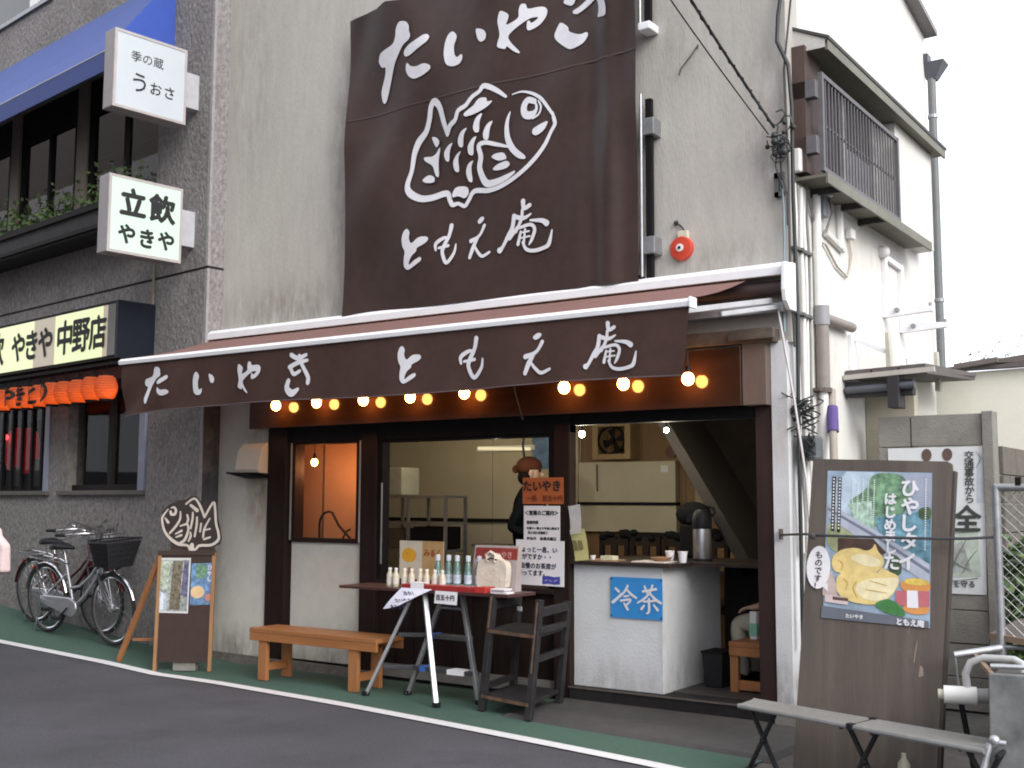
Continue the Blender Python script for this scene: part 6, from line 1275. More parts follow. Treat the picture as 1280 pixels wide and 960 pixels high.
# plywood board
pb_ = thing('plywood_board', 'tall weathered brown plywood board leaning upright beside the shop corner', 'board', (.85, -1.05, 0))
BO, BU, BW = V((.47, -1.135, 0)), V((1, -.015, -.028)).normalized(), V((.048, .118, 1)).normalized()
BN = BU.cross(BW)
m_ply = M('weathered_plywood', (.115, .093, .079), .85, .22, 5, .15, 50, stretch=(3, 1, .18), big=.28, dirt=((.06, .048, .042), 2.2, .52, .85))
mb = MB(); mb.prism([(0, .0), (.735, .012), (.745, 1.62), (.74, 1.637), (.715, 1.648), (.02, 1.655), (.0, 1.64)], BO, BU, BW, .018)
part('sheet', mb, m_ply, pb_)
part('edge_strip', MB().bar(BO + BU * .742 + BW * .02 - BN * .03, BO + BU * .75 + BW * 1.60 - BN * .03, .016, .05, BU), M('dark_board_edge', (.05, .04, .034), .8), pb_)
part('scratch', MB().ribbon([(.60, .62, .004), (.605, .68, .006), (.612, .73, .002)], BO + BN * .001, BU, BW).ribbon([(.565, .76, .002), (.57, .80, .003)], BO + BN * .001, BU, BW).prism([(.625, .55), (.65, .56), (.645, .60), (.63, .61)], BO + BN * .001, BU, BW), M('pale_wood_scar', (.26, .20, .16), .8), pb_)
def bd(u, w, n=.001): return BO + BU * u + BW * w + BN * n
po = thing('bun_poster', 'bright summer poster of yellow fish shaped buns taped to the leaning plywood board', 'poster', tuple(bd(.38, .8)))
PO_ = bd(.113, .80, .002); PU_ = (bd(.668, .797) - bd(.113, .80)).normalized(); PW_ = (bd(.088, 1.60) - bd(.113, .80)).normalized()
def zc(pts): return [((a - 65) / 600 * .557, (905 - b) / 830 * .79) for a, b in pts]
def pz(name, pts, lvl, mat): flat(name, po, zc(soft(pts, 2 if len(pts) < 10 else 1) if name == 'bun_print' or 'leaf' in mat.name or 'hedge' in mat.name else pts), PO_ + BN * (.0006 * lvl), PU_, PW_, mat)
def ell(cx, cy, rx, ry, n=20): return [(cx + rx * cos(2 * pi * i / n), cy - ry * sin(2 * pi * i / n)) for i in range(n)]
part('sheet', MB().prism([(0, 0), (.557, 0), (.557, .79), (0, .79)], PO_, PU_, PW_), M('poster_sky', (.33, .42, .54), .35, .35, 5, big=.2), po)
pz('print', [(180, 78), (340, 80), (300, 330), (75, 300), (75, 200)], 1, M('poster_pale_sky', (.46, .56, .66), .35, .3, 7))
pz('print', [(330, 80), (505, 82), (560, 200), (500, 330), (420, 400), (300, 360), (180, 250), (300, 180)], 2, M('poster_leaf_green', (.15, .27, .16), .35, .85, 22))
pz('print', [(500, 82), (660, 86), (662, 260), (580, 250)], 2, M('poster_grey_sky', (.33, .36, .45), .35, .2, 6))
pz('print', [(190, 260), (330, 240), (350, 420), (260, 400)], 3, M('poster_mint', (.36, .50, .40), .35, .6, 30))
pz('print', [(350, 330), (600, 290), (662, 310), (660, 600), (540, 540), (400, 480)], 3, M('poster_teal', (.12, .25, .31), .35, .7, 18))
pz('print', [(590, 270), (664, 258), (664, 330), (600, 335)], 4, M('poster_hedge', (.07, .11, .05), .35, .5, 14))
pz('print', [(75, 260), (370, 410), (660, 570), (660, 680), (540, 610), (300, 480), (75, 340)], 4, M('poster_rail_grey', (.40, .43, .50), .35, .2, 8))
pz('print', [(75, 285), (370, 432), (660, 600), (660, 620), (370, 450), (75, 300)], 5, M('poster_rail_dark', (.16, .18, .24), .35))
pz('print', [(75, 340), (280, 460), (240, 560), (72, 520)], 4, M('poster_tan_leaf', (.30, .33, .18), .35, .5, 14))
pz('print', [(140, 455), (345, 450), (420, 520), (360, 570), (140, 545)], 5, M('poster_basket', (.075, .045, .035), .4, .3, 20))
pz('print', [(420, 520), (505, 540), (510, 640), (440, 640)], 5, M('poster_hedge', (.07, .11, .05), .35, .5, 14))
m_bun = M('poster_bun_yellow', (.70, .54, .22), .4, .18, 16); m_bun2 = M('poster_bun_pale', (.76, .67, .42), .4, .15, 16); m_bunl = M('poster_bun_line', (.50, .30, .06), .4)
pz('bun_print', [(105, 590), (120, 550), (170, 515), (250, 503), (310, 520), (345, 500), (355, 470), (375, 520), (405, 545), (410, 590), (360, 640), (280, 620), (180, 655), (120, 640)], 6, m_bun)
pz('bun_print', [(135, 700), (150, 660), (200, 628), (290, 612), (370, 640), (400, 600), (430, 620), (490, 640), (498, 680), (460, 750), (400, 800), (330, 812), (230, 805), (150, 770)], 8, m_bun)
pz('bun_print', [(260, 700), (330, 670), (400, 660), (492, 650), (490, 690), (440, 770), (370, 790), (290, 780), (250, 740)], 9, m_bun2)
pz('bun_print', [(200, 560), (280, 530), (390, 560), (395, 600), (300, 605)], 7, m_bun2)
mb = MB()
for st_ in ([(255, 690, 5), (240, 730, 6), (265, 780, 4)], [(180, 680, 4), (205, 700, 5), (195, 740, 4)], [(330, 680, 3), (380, 690, 4), (430, 700, 3)], [(310, 730, 3), (370, 735, 4), (430, 740, 3)], [(150, 580, 4), (175, 600, 5), (165, 635, 3)]):
    mb.ribbon([((a - 65) / 600 * .557, (905 - b) / 830 * .79, w * .00093) for a, b, w in st_], PO_ + BN * .0066, PU_, PW_)
part('bun_lines', mb, m_bunl, po)
pz('print', ell(585, 690, 82, 42), 6, M('poster_orange', (.62, .27, .08), .4, .15, 10)); pz('print', ell(590, 668, 70, 18), 7, M('poster_noodle', (.66, .48, .10), .4, .4, 30))
pz('print', ell(592, 812, 72, 28), 6, M('poster_orange', (.62, .27, .08), .4, .15, 10))
pz('print', [(482, 722), (660, 712), (662, 795), (480, 802)], 8, M('poster_crimson', (.48, .14, .16), .4)); pz('print', [(540, 716), (598, 714), (604, 806), (542, 808)], 9, m_paper)
pz('print', [(350, 805), (430, 765), (500, 790), (548, 862), (430, 850)], 9, M('poster_deep_leaf', (.06, .20, .06), .4, .4, 20))
pz('print', [(60, 700), (110, 640), (140, 720), (150, 790), (60, 780)], 6, M('poster_pink_grey', (.50, .40, .37), .4, .3, 14))
pz('print', [(58, 838), (660, 868), (662, 905), (56, 905)], 7, M('poster_footer', (.13, .14, .17), .4)); pz('print', [(75, 775), (212, 782), (210, 822), (75, 815)], 8, M('poster_label_pink', (.60, .50, .48), .4)); pz('print', [(120, 782), (212, 786), (210, 802), (122, 800)], 9, M('poster_label_dark', (.12, .06, .06), .4))
pz('print', [(96, 108), (118, 108), (118, 420), (96, 418)], 5, m_ink); pz('print', [(132, 112), (152, 113), (152, 425), (132, 423)], 5, m_ink)
mb = MB()
for x0 in (102, 138):
    for k_ in range(16): mb.prism(zc([(x0, 118 + k_ * 18.5), (x0 + 9, 118 + k_ * 18.5), (x0 + 9, 128 + k_ * 18.5), (x0, 128 + k_ * 18.5)]), PO_ + BN * .0038, PU_, PW_)
for k_, (x0, n_) in enumerate(((215, 12), (245, 16), (275, 11), (305, 15), (340, 20))):
    for j in range(n_): mb.prism(zc([(x0, 120 + k_ % 2 * 20 + j * 12), (x0 + 8, 120 + k_ % 2 * 20 + j * 12), (x0 + 8, 127 + k_ % 2 * 20 + j * 12), (x0, 127 + k_ % 2 * 20 + j * 12)]), PO_ + BN * .0044, PU_, PW_)
for j in range(30): mb.prism(zc([(630, 110 + j * 13), (637, 110 + j * 13), (637, 118 + j * 13), (630, 118 + j * 13)]), PO_ + BN * .0044, PU_, PW_)
def pt(tx, zx, zy, size, bold=.002): text_mb(tx, PO_ + PU_ * ((zx - 65) / 600 * .557) + PW_ * ((905 - zy) / 830 * .79) + BN * .0075, PU_, PW_, size, bold, mb=mb)
for tx, zx, zy in (('ひ', 545, 200), ('や', 550, 300), ('し', 540, 392), ('タ', 548, 492), ('イ', 540, 600)): pt(tx, zx, zy, .098, .004)
for tx, zx, zy in (('は', 438, 252), ('じ', 438, 325), ('め', 440, 395), ('ま', 442, 455), ('し', 445, 520), ('た', 452, 605)): pt(tx, zx, zy, .068 if tx != 'た' else .09, .003)
pt('ともえ庵', 560, 900, .036, .002); pt('たいやき', 250, 890, .024, .001)
part('lettering', mb, m_white_ink, po)
sb = thing('speech_bubble', 'white oval speech bubble card stuck on the edge of the bun poster', 'card', tuple(bd(.075, .96)))
flat('card', sb, [(.073 + .066 * cos(2 * pi * i / 24), 1.065 + .115 * sin(2 * pi * i / 24)) for i in range(24)] , BO + BN * .008, BU, BW, m_paper)
flat('card_tip', sb, [(.10, .965), (.135, .94), (.128, .985)], BO + BN * .0078, BU, BW, m_paper)
part('lettering', text_mb('ものです！', bd(.073, 1.115, .009), BU, BW, .044, .0006, vertical=True, pitch=.95), m_ink, sb)
# rope
rp_ = thing('rope', 'dark rope stretched from the shop column across the plywood board to the fence post', 'rope', (.7, -.8, 1.2))
part('line', MB().tube([(.0, -.06, 1.195), (.25, -.35, 1.212), (.47, -.72, 1.222), (.56, -1.035, 1.225), (.66, -1.055, 1.226), (1.0, -1.062, 1.222), (1.24, -1.06, 1.222), (1.38, -1.04, 1.225), (1.50, -1.0, 1.235)], .008, 6), M('dark_rope', (.05, .05, .055), .9), rp_, smooth=60)
part('knot', MB().ball((.575, -1.045, 1.222), .018, 10, 7), M('dark_rope', (.05, .05, .055), .9), rp_, smooth=60)
part('hook', MB().box(-.008, .008, -.07, -.03, 1.17, 1.235), m_rust, rp_, bevel=.003)
# fence
fe = thing('chain_fence', 'galvanised chain link fence frame in front of the green bush', 'fence', (1.9, -1.0, 0))
part('post', MB().tube([(1.505, -1.0, .0), (1.505, -1.0, 1.49)], .022, 10), m_galv, fe, smooth=40)
part('rail', MB().tube([(1.50, -1.0, 1.48), (3.0, -1.0, 1.47)], .020, 10), m_galv, fe, smooth=40)
part('rail', MB().tube([(1.505, -1.0, .70), (3.0, -1.0, .70)], .012, 8), m_galv, fe, smooth=40)
part('latch', MB().box(1.60, 1.625, -1.02, -.99, 1.49, 1.53), m_black, fe)
mb = MB()
for i in range(-22, 32):
    x0 = 1.51 + i * .05
    for sgn in (1, -1):
        a = V((x0, -1.0 + .002 * sgn, .72 if sgn > 0 else 1.46)); b = V((x0 + .74, -1.0 + .002 * sgn, 1.46 if sgn > 0 else .72))
        t0 = max(0, (1.52 - a.x) / .74); t1 = min(1, (2.95 - a.x) / .74)
        if t1 > t0: mb.tube([a.lerp(b, t0), a.lerp(b, t1)], .0018, 4)
part('mesh_wire', mb, m_galv, fe, kind='stuff')
bsh = thing('bush', 'dense green leafy bush behind the chain link fence', 'bush', (1.6, .3, 0))
bst = [V((1.42 + .16 * i + random.gauss(0, .03), .15 + .3 * random.random(), 0)) for i in range(10)]
part('stems', (lambda m: [m.tube([b, b + V((random.gauss(0, .06), random.gauss(0, .06), .5)), b + V((random.gauss(0, .12), random.gauss(0, .1), 1.05))], .009, 5) for b in bst] and m)(MB()), M('brown_stem', (.10, .08, .05), .8), bsh)
def bl():
    while True:
        p = V((random.uniform(1.12, 2.9), random.uniform(-.35, .9), random.uniform(.05, 1.28)))
        if p.x < 1.44 - (p.y + .5) * .19: continue
        q = V(((p.x - 2.0) / 1.0, (p.y - .3) / .6, (p.z - .5) / .72))
        if q.x ** 4 + q.y ** 4 + q.z ** 4 < 1.0 + .3 * sin(p.x * 17) and sin(p.x * 11 + p.z * 13) + sin(p.y * 14 + p.z * 7) > -1.1: return p
part('foliage', leaves(14000, bl, .078, 3), [m_leaf, m_leaf2, M('dark_green_leaf', (.035, .075, .022), .6, .4, 6)], bsh)
# folding cot bench
ct = thing('folding_cot', 'low folding cot with a grey canvas top, aluminium edges and black crossed legs', 'cot', (.95, -1.5, 0))
CA, CB, CC, CDD = V((.27, -1.15, .345)), V((1.66, -1.56, .345)), V((1.58, -1.78, .345)), V((.27, -1.35, .345))
def cpt(u, v, z=0.): return CA.lerp(CB, u).lerp(CDD.lerp(CC, u), v) + Z * z
m_canvas = M('grey_canvas', (.20, .195, .18), .9, .1, 20, .1, 200, spec=.2)
for a, b in ((0, .504), (.511, 1.0)):
    mb = MB(); pts = [cpt(a + (b - a) * i / 8, j / 3, .004 - .012 * sin(pi * j / 3) * sin(pi * i / 8)) for i in range(9) for j in range(4)]
    mb.add(pts, [(4 * i + j, 4 * i + j + 1, 4 * i + j + 5, 4 * i + j + 4) for i in range(8) for j in range(3)])
    part('canvas', mb, m_canvas, ct, smooth=60)
for v in (0, 1):
    for a, b in ((-.005, .505), (.51, 1.005)): part('side_tube', MB().tube([cpt(a, v, -.006), cpt(b, v, -.006)], .0125, 8), M('dull_cot_tube', (.22, .22, .215), .5, .15, 12, metal=.3), ct, smooth=40)
part('hinge', MB().bar(cpt(.495, 1, -.004), cpt(.52, 1, -.004), .03, .035, Z), m_blackplastic, ct, bevel=.004)
part('hinge', MB().bar(cpt(.495, 0, -.004), cpt(.52, 0, -.004), .03, .035, Z), m_blackplastic, ct, bevel=.004)
for u in (.075, .51, .95):
    for v0, sg in ((.46, 1), (.54, -1)):
        t0, b0 = cpt(u - .065 * sg, v0, -.02), cpt(u + .065 * sg, v0) - Z * .335
        part('leg', MB().tube([t0, b0], .013, 8), m_blackplastic, ct, smooth=40)
        part('foot_rail', MB().tube([b0 + (CDD - CA) * .42, b0 - (CDD - CA) * .42], .011, 8), m_blackplastic, ct, smooth=40)
        part('top_rail', MB().tube([t0 + (CDD - CA) * .5, t0 - (CDD - CA) * .5], .011, 8), m_blackplastic, ct, smooth=40)
    part('pivot', MB().ball(cpt(u, .5, -.18), .022, 8, 6), m_blackplastic, ct, smooth=60)
# metal unit with pipes
un = thing('metal_unit', 'old grey metal cabinet with open lid, white pipe and silver handles', 'machine', (1.75, -1.3, 0))
m_unit = M('grey_brown_sheet_metal', (.13, .12, .11), .55, .25, 7, metal=.3, big=.3, dirt=((.09, .05, .03), 5, .6, .9))
part('body', MB().hexa([V(p) for p in ((1.50, -1.62, 0), (2.1, -1.62, 0), (2.1, -.85, 0), (1.42, -.85, 0), (1.50, -1.62, .63), (2.1, -1.62, .64), (2.1, -.85, .66), (1.40, -.85, .60))]), m_unit, un, bevel=.012)
part('front_plate', MB().hexa([V(p) for p in ((1.50, -1.655, 0), (2.1, -1.655, 0), (2.1, -1.625, 0), (1.50, -1.625, 0), (1.51, -1.655, .655), (2.1, -1.655, .665), (2.1, -1.625, .665), (1.51, -1.625, .655))]), M('mottled_grey_plate', (.20, .205, .20), .5, .5, 5, metal=.4), un, bevel=.006)
part('lid', MB().hexa([V(p) for p in ((1.36, -.95, .74), (2.2, -1.4, .70), (2.2, -.7, .80), (1.46, -.70, .80), (1.36, -.95, .755), (2.2, -1.4, .715), (2.2, -.7, .815), (1.46, -.70, .815))]), M('brown_lid', (.11, .085, .07), .6, .3, 8), un, bevel=.003)
part('lid_edge', MB().bar((1.37, -.965, .745), (2.2, -1.415, .705), .012, .03), M('wood_lid_edge', (.22, .15, .10), .7), un)
part('edge_strip', MB().bar((1.30, -1.02, .66), (1.52, -1.63, .645), .02, .02), M('wood_lid_edge', (.22, .15, .10), .7), un)
part('pipe', MB().tube([(1.24, -1.36, .50), (1.38, -1.32, .50)], .042, 14), m_whiteplastic, un, smooth=40)
part('pipe_collar', MB().tube([(1.37, -1.32, .50), (1.46, -1.30, .505)], .034, 14), M('grey_collar', (.3, .29, .28), .5), un, smooth=40)
part('pipe_end', MB().tube([(1.215, -1.366, .50), (1.245, -1.358, .50)], .024, 12), M('cream_cap', (.45, .44, .34), .5), un, smooth=40)
part('handle', MB().tube([(1.34, -1.33, .535), (1.335, -1.33, .60), (1.36, -1.33, .655), (1.42, -1.33, .68), (1.56, -1.36, .685), (1.60, -1.38, .67), (1.61, -1.40, .63)], .018, 10), M('pale_grey_pipe', (.42, .42, .41), .45), un, smooth=60)
part('rod', MB().tube([(1.24, -1.15, .66), (1.44, -1.05, .70)], .017, 10), m_alu, un, smooth=40)
part('rod', MB().tube([(1.50, -1.56, .675), (1.95, -1.50, .685)], .011, 8), m_alu, un, smooth=40)
part('lever', MB().tube([(1.245, -1.15, .65), (1.26, -1.14, .45)], .006, 6), m_galv, un)
part('brace', MB().bar((1.29, -1.25, .45), (1.36, -1.3, .1), .03, .02), m_black, un)
un.location.x += .075
solo('stand_leg', MB().tube([(1.60, -1.74, .37), (1.52, -1.80, .02)], .014, 8).ball((1.62, -1.74, .385), .024, 10, 7).tube([(1.60, -1.74, .378), (1.665, -1.73, .375)], .012, 8), m_alu, 'silver tilted tube leg with a round clamp at the end of the cot', 'leg', smooth=50)
solo('cream_bottle', MB().lathe((1.10, -1.30, 0), [(.03, 0), (.032, .01), (.03, .14), (.012, .17), (.012, .19)], 12), M('cream_plastic_bottle', (.5, .48, .36), .4), 'small cream bottle on the ground beneath the cot', 'bottle', smooth=40)
# power lines far off
for i, (z0, z1) in enumerate(((18.6, 17.97), (15.88, 15.48), (13.3, 12.9), (10.63, 10.3), (7.9, 7.73))):
    pts = []
    for k_ in range(13):
        t = k_ / 12; x = -11 + 12 * t; pts.append((x, 40, z0 + (z1 - z0) * (x + 9) / 3.3 * .5 + .02 * (k_ - 6) ** 2 * .1))
    solo('power_line', MB().tube(pts, .013, 5), M('distant_wire', (.42, .43, .46), .9), 'thin pale power line crossing the white sky, %s from the top' % ords[i], 'power line', 'power lines in the sky')

# unseen houses across the street, added behind the camera to shade this side
mb = MB().box(-26, -.8, -14, -9.2, 0, 11.5).box(-26.2, -.6, -14.2, -9.0, 11.5, 11.8)
for i in range(8): mb.box(-24 + i * 3, -22.5 + i * 3, -9.205, -9.15, 4.6, 6.2).box(-24 + i * 3, -22.3 + i * 3, -9.205, -9.15, .3, 2.6)
solo('street_front', mb, M('dark_street_front', (.16, .145, .13), .9, .2, 2, big=.3), kind='structure')
# ================================================================ people
def figure(name, label, loc, rz, J, E_, mats, pick):
    """One skinned body: J joint -> (x, y, z, radius) in its own frame, E_ bones; pick(centre) chooses the material."""
    root = thing(name, label, 'person', loc, rz)
    keys = list(J); me = bpy.data.meshes.new('body'); me.from_pydata([J[k][:3] for k in keys], [(keys.index(a), keys.index(b)) for a, b in E_], [])
    o = bpy.data.objects.new('body', me); COL.objects.link(o)
    sk = o.modifiers.new('skin', 'SKIN'); sk.use_smooth_shade = True
    for i, k in enumerate(keys):
        d = me.skin_vertices[0].data[i]; r = J[k][3]
        d.radius = r if isinstance(r, tuple) else (r, r); d.use_root = (k == 'pelvis')
    ss = o.modifiers.new('sub', 'SUBSURF'); ss.levels = ss.render_levels = 2
    dg = bpy.context.evaluated_depsgraph_get(); dg.update()
    m2 = bpy.data.meshes.new_from_object(o.evaluated_get(dg))
    bpy.data.objects.remove(o)
    m2.materials.clear()
    for m in mats: m2.materials.append(m)
    for p in m2.polygons: p.material_index = pick(p.center); p.use_smooth = True
    b = bpy.data.objects.new('body', m2); COL.objects.link(b); b.parent = root
    return root
def hand(J, E_, wrist, base, fw_, up_, r=.0085, curl=.5, thumb=1):
    """Palm and five curled fingers growing out of joint `wrist`."""
    w = V(J[wrist][:3]); f = V(fw_).normalized(); u = V(up_).normalized(); s = f.cross(u)
    J[base + 'palm'] = (*(w + f * .055), (.036, .016)); E_.append((wrist, base + 'palm'))
    for i, (off, ln) in enumerate(((-.028, .062), (-.010, .074), (.010, .070), (.027, .055))):
        a = w + f * .10 + s * off; b = a + f * ln * .55 - u * ln * .35 * curl; c = b + f * ln * .3 - u * ln * .55 * curl
        for k, p, rr in (('a', a, r * 1.15), ('b', b, r), ('c', c, r * .8)): J[base + str(i) + k] = (*p, rr)
        E_.extend([(base + 'palm', base + str(i) + 'a'), (base + str(i) + 'a', base + str(i) + 'b'), (base + str(i) + 'b', base + str(i) + 'c')])
    a = w + f * .04 - s * .04 * thumb; b = a + f * .035 - s * .016 * thumb; c = b + f * .03
    for k, p in (('a', a), ('b', b), ('c', c)): J[base + 't' + k] = (*p, r * 1.15)
    E_.extend([(base + 'palm', base + 'ta'), (base + 'ta', base + 'tb'), (base + 'tb', base + 'tc')])
m_skin = M('skin', (.48, .30, .22), .6, .08, 10)
m_dark_cloth = M('black_work_shirt', (.007, .007, .010), .95, .2, 12, .3, 40, spec=.08)
m_beige = M('beige_trousers', (.36, .33, .27), .85, .1, 10, .2, 40)
def face(root, hx, hz, fr, skin=m_skin):
    """Nose, eyes, mouth and ears for a head centred at (hx, 0, hz), looking along +x in its own frame."""
    part('nose', MB().hexa([V(p) for p in ((hx + fr - .01, -.016, hz - .035), (hx + fr + .022, -.012, hz - .03), (hx + fr + .022, .012, hz - .03), (hx + fr - .01, .016, hz - .035), (hx + fr - .015, -.008, hz + .02), (hx + fr, -.006, hz + .015), (hx + fr, .006, hz + .015), (hx + fr - .015, .008, hz + .02))]), skin, root, local=True, bevel=.004)
    for y in (-1, 1):
        part('eye', MB().ball((hx + fr - .018, y * .032, hz + .012), .012, 8, 6), m_ink, root, local=True, smooth=60)
        part('ear', MB().ball((hx - .005, y * .085, hz - .01), .028, 8, 6, .6, .35, 1.1), skin, root, local=True, smooth=60)
    part('mouth', MB().box(hx + fr - .022, hx + fr - .002, -.025, .025, hz - .068, hz - .060), M('lip', (.30, .11, .09), .5), root, local=True)
def base_joints(z0, h):
    return {'pelvis': (0, 0, z0 + .52 * h, (.15, .12)), 'waist': (0, 0, z0 + .60 * h, (.16, .12)), 'chest': (.01, 0, z0 + .74 * h, (.18, .125)), 'collar': (0, 0, z0 + .82 * h, (.10, .08)),
            'neck': (.01, 0, z0 + .862 * h, .052), 'jaw': (.03, 0, z0 + .90 * h, (.060, .072)), 'skull': (.015, 0, z0 + .945 * h, (.078, .098)), 'crown': (.0, 0, z0 + .985 * h, (.05, .06))}
CORE = [('pelvis', 'waist'), ('waist', 'chest'), ('chest', 'collar'), ('collar', 'neck'), ('neck', 'jaw'), ('jaw', 'skull'), ('skull', 'crown')]
# shopkeeper
h = 1.66
J = base_joints(0, h); E_ = list(CORE)
for s, n_, el, wr in ((-1, 'n', (-.15, -.20, 1.07), (.08, -.19, 1.0)), (1, 'f', (-.02, .25, 1.08), (.22, .16, 1.06))):
    J['sh' + n_] = (0, .175 * s, .805 * h, .065); J['el' + n_] = (*el, .046); J['wr' + n_] = (*wr, .032)
    J['hip' + n_] = (0, .09 * s, .49 * h, .10); J['kn' + n_] = (.02, .10 * s, .27 * h, .062); J['an' + n_] = (-.01, .10 * s, .05 * h, .042); J['toe' + n_] = (.14, .11 * s, .02, .034)
    E_ += [('collar', 'sh' + n_), ('sh' + n_, 'el' + n_), ('el' + n_, 'wr' + n_), ('pelvis', 'hip' + n_), ('hip' + n_, 'kn' + n_), ('kn' + n_, 'an' + n_), ('an' + n_, 'toe' + n_)]
    hand(J, E_, 'wr' + n_, 'h' + n_, V(wr) - V(el), (0, 0, 1), thumb=-s)
wrs = [V(J['wrn'][:3]), V(J['wrf'][:3])]
def pick1(c):
    if c.z > .868 * h: return 0
    if min((c - w).length for w in wrs) < .17 and c.x > .06 and c.z < 1.15: return 0
    return 1
kp = figure('person', 'person in a black work shirt and reddish brown cap standing in the kitchen, turned sideways', (-2.73, 1.12, .11), radians(30), J, E_, [m_skin, m_dark_cloth], pick1)
face(kp, .025, .930 * h, .088)
m_cap = M('reddish_brown_cloth', (.085, .028, .016), .95, .2, 10, .3, 40, spec=.1)
mb = MB(); prof = []
mb.ball((.0, 0, .958 * h), .112, 16, 10, 1.02, .86, .82)
mb.v = [V((v.x, v.y, max(v.z, .945 * h - (.03 if v.x < 0 else 0)))) for v in mb.v]
part('cap', mb, m_cap, kp, local=True, smooth=60)
part('cap_knot', MB().ball((-.115, 0, .945 * h), .03, 8, 6, 1, .8, 1.2), m_cap, kp, local=True, smooth=60)
part('hair', MB().ball((-.03, 0, .905 * h), .082, 12, 8, .85, .95, .9), M('black_hair', (.010, .007, .006), .8, spec=.1), kp, local=True, smooth=60)
# seated customer (only the knees show past the jamb)
J = {'pelvis': (0, 0, .45, (.15, .12)), 'waist': (-.02, 0, .60, (.14, .10)), 'chest': (-.02, 0, .80, (.17, .11)), 'collar': (0, 0, .93, (.10, .08)), 'neck': (.02, 0, 1.0, .052), 'jaw': (.05, 0, 1.06, (.06, .072)), 'skull': (.035, 0, 1.135, (.078, .098)), 'crown': (.02, 0, 1.20, (.05, .06))}
E_ = list(CORE)
for s, n_ in ((-1, 'n'), (1, 'f')):
    J['hip' + n_] = (.06, .09 * s, .44, .095); J['kn' + n_] = (.40, .11 * s, .43, .072); J['an' + n_] = (.34, .11 * s, .07, .045); J['toe' + n_] = (.47, .12 * s, .03, .034)
    J['sh' + n_] = (0, .175 * s, .91, .062); J['el' + n_] = (.04, .21 * s, .66, .045); J['wr' + n_] = (.20, .15 * s, .555, .03)
    E_ += [('pelvis', 'hip' + n_), ('hip' + n_, 'kn' + n_), ('kn' + n_, 'an' + n_), ('an' + n_, 'toe' + n_), ('collar', 'sh' + n_), ('sh' + n_, 'el' + n_), ('el' + n_, 'wr' + n_)]
    hand(J, E_, 'wr' + n_, 'h' + n_, (1, 0, -.12), (0, 0, 1), thumb=-s)
def pick2(c):
    if c.z > .985: return 0
    if c.z > .495 and c.x > .17: return 0
    if c.z < .07 and c.x > .3: return 3
    return 1 if c.z < .56 else 2
st_ = figure('person', 'seated person in beige trousers just inside the doorway, mostly hidden by the dark jamb', (-.27, .86, .11), pi, J, E_, [m_skin, m_beige, M('grey_green_shirt', (.16, .18, .15), .85), m_black], pick2)
face(st_, .045, 1.12, .088)
part('hair', MB().ball((.0, 0, 1.165), .10, 14, 9, 1.0, .88, .8), M('black_hair', (.010, .007, .006), .8, spec=.1), st_, local=True, smooth=60)
dk = thing('drink_carton', 'slim white and green carton on the pine bench end next to the seated person', 'carton', (-.47, .60, .45))
part('carton', MB().box(-.495, -.445, .575, .625, .45, .64), m_paper, dk, bevel=.004)
part('band', MB().box(-.497, -.443, .573, .627, .47, .56), M('pale_green_band', (.20, .45, .33), .5), dk)
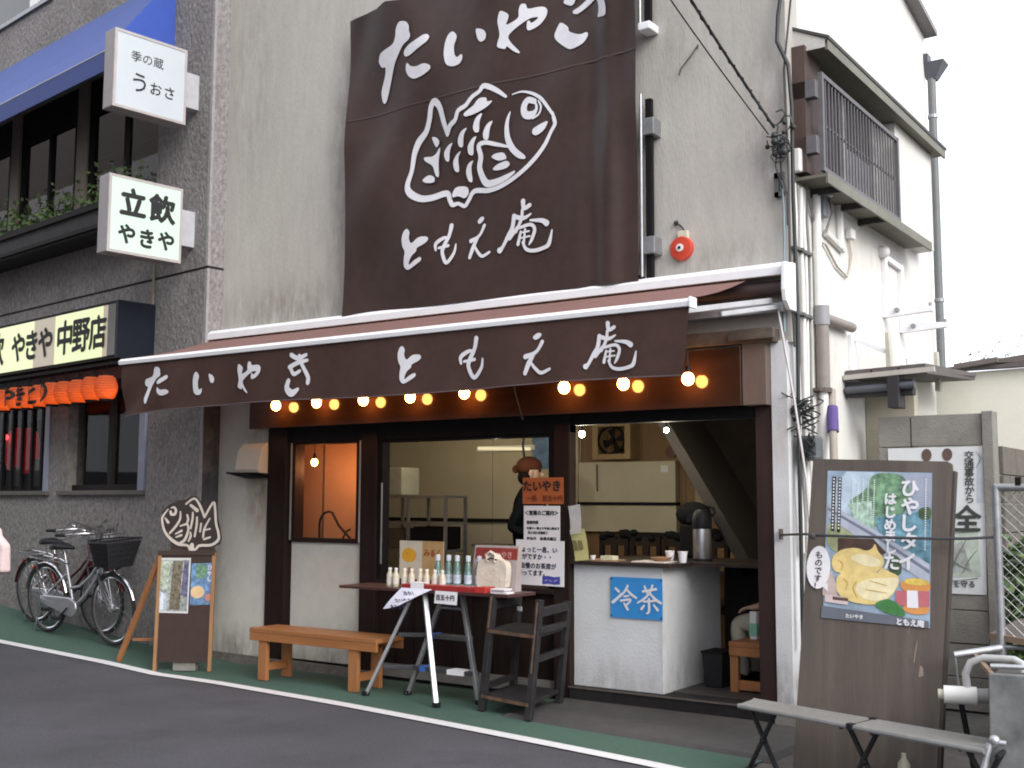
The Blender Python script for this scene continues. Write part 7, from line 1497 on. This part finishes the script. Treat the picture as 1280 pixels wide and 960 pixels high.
# passer-by at the picture edge
h = 1.60
J = base_joints(0, h); E_ = list(CORE)
for s, n_, el, wr, kx in ((-1, 'n', (-.04, -.23, 1.02), (.12, -.20, .93), .10), (1, 'f', (.02, .24, 1.02), (.10, .22, .84), -.08)):
    J['sh' + n_] = (0, .165 * s, .805 * h, .058); J['el' + n_] = (*el, .042); J['wr' + n_] = (*wr, .028)
    J['hip' + n_] = (0, .085 * s, .49 * h, .10); J['kn' + n_] = (kx, .09 * s, .27 * h, .06); J['an' + n_] = (kx * .6 - .04, .09 * s, .05 * h, .04); J['toe' + n_] = (kx * .6 + .12, .10 * s, .02, .033)
    E_ += [('collar', 'sh' + n_), ('sh' + n_, 'el' + n_), ('el' + n_, 'wr' + n_), ('pelvis', 'hip' + n_), ('hip' + n_, 'kn' + n_), ('kn' + n_, 'an' + n_), ('an' + n_, 'toe' + n_)]
    hand(J, E_, 'wr' + n_, 'h' + n_, V(wr) - V(el), (0, 0, 1), curl=1.0, thumb=-s)
wr3 = [V(J['wrn'][:3]), V(J['wrf'][:3])]
def pick3(c):
    if c.z > .862 * h: return 0
    if min((c - w).length for w in wr3) < .15 and c.z < .96 and abs(c.y) > .15: return 0
    return 1 if c.z > .55 * h else 2
pw = figure('person', 'passer-by in an orange top at the very edge of the picture', (-5.80, -2.05, .045), radians(55), J, E_, [m_skin, M('orange_knit', (.42, .10, .04), .9, .1, 12, .2, 60), M('grey_skirt', (.12, .11, .13), .9)], pick3)
face(pw, .025, .930 * h, .088)
part('hair', MB().ball((-.015, 0, .955 * h), .115, 16, 10, 1.0, .9, .9), M('brown_hair', (.05, .025, .015), .6), pw, local=True, smooth=60)
bg_ = thing('shoulder_bag', 'pale pink cloth bag carried by the passer-by at the picture edge', 'bag', (-5.6, -2.05, .8))
part('bag', MB().hexa([V(p) for p in ((-5.78, -2.12, .80), (-5.46, -2.06, .845), (-5.46, -1.96, .845), (-5.78, -2.0, .80), (-5.74, -2.10, 1.20), (-5.55, -2.06, 1.19), (-5.55, -1.99, 1.19), (-5.74, -2.0, 1.20))]).hexa([V(p) for p in ((-5.62, -2.10, .86), (-5.432, -2.06, .85), (-5.432, -1.97, .85), (-5.62, -1.99, .86), (-5.62, -2.09, 1.19), (-5.432, -2.05, 1.06), (-5.432, -1.98, 1.06), (-5.62, -1.99, 1.19))]), M('pale_pink_cloth', (.62, .50, .49), .85, .06, 8, .2, 30), bg_, bevel=.02)
part('trim', MB().box(-5.785, -5.60, -2.125, -2.0, .80, .86), M('rose_trim', (.40, .12, .16), .8), bg_, bevel=.01)
part('strap', MB().tube([(-5.72, -2.06, 1.19), (-5.74, -2.08, 1.32), (-5.70, -2.05, 1.36), (-5.64, -2.02, 1.30), (-5.60, -2.03, 1.19)], .012, 7), M('rose_trim', (.40, .12, .16), .8), bg_, smooth=60)
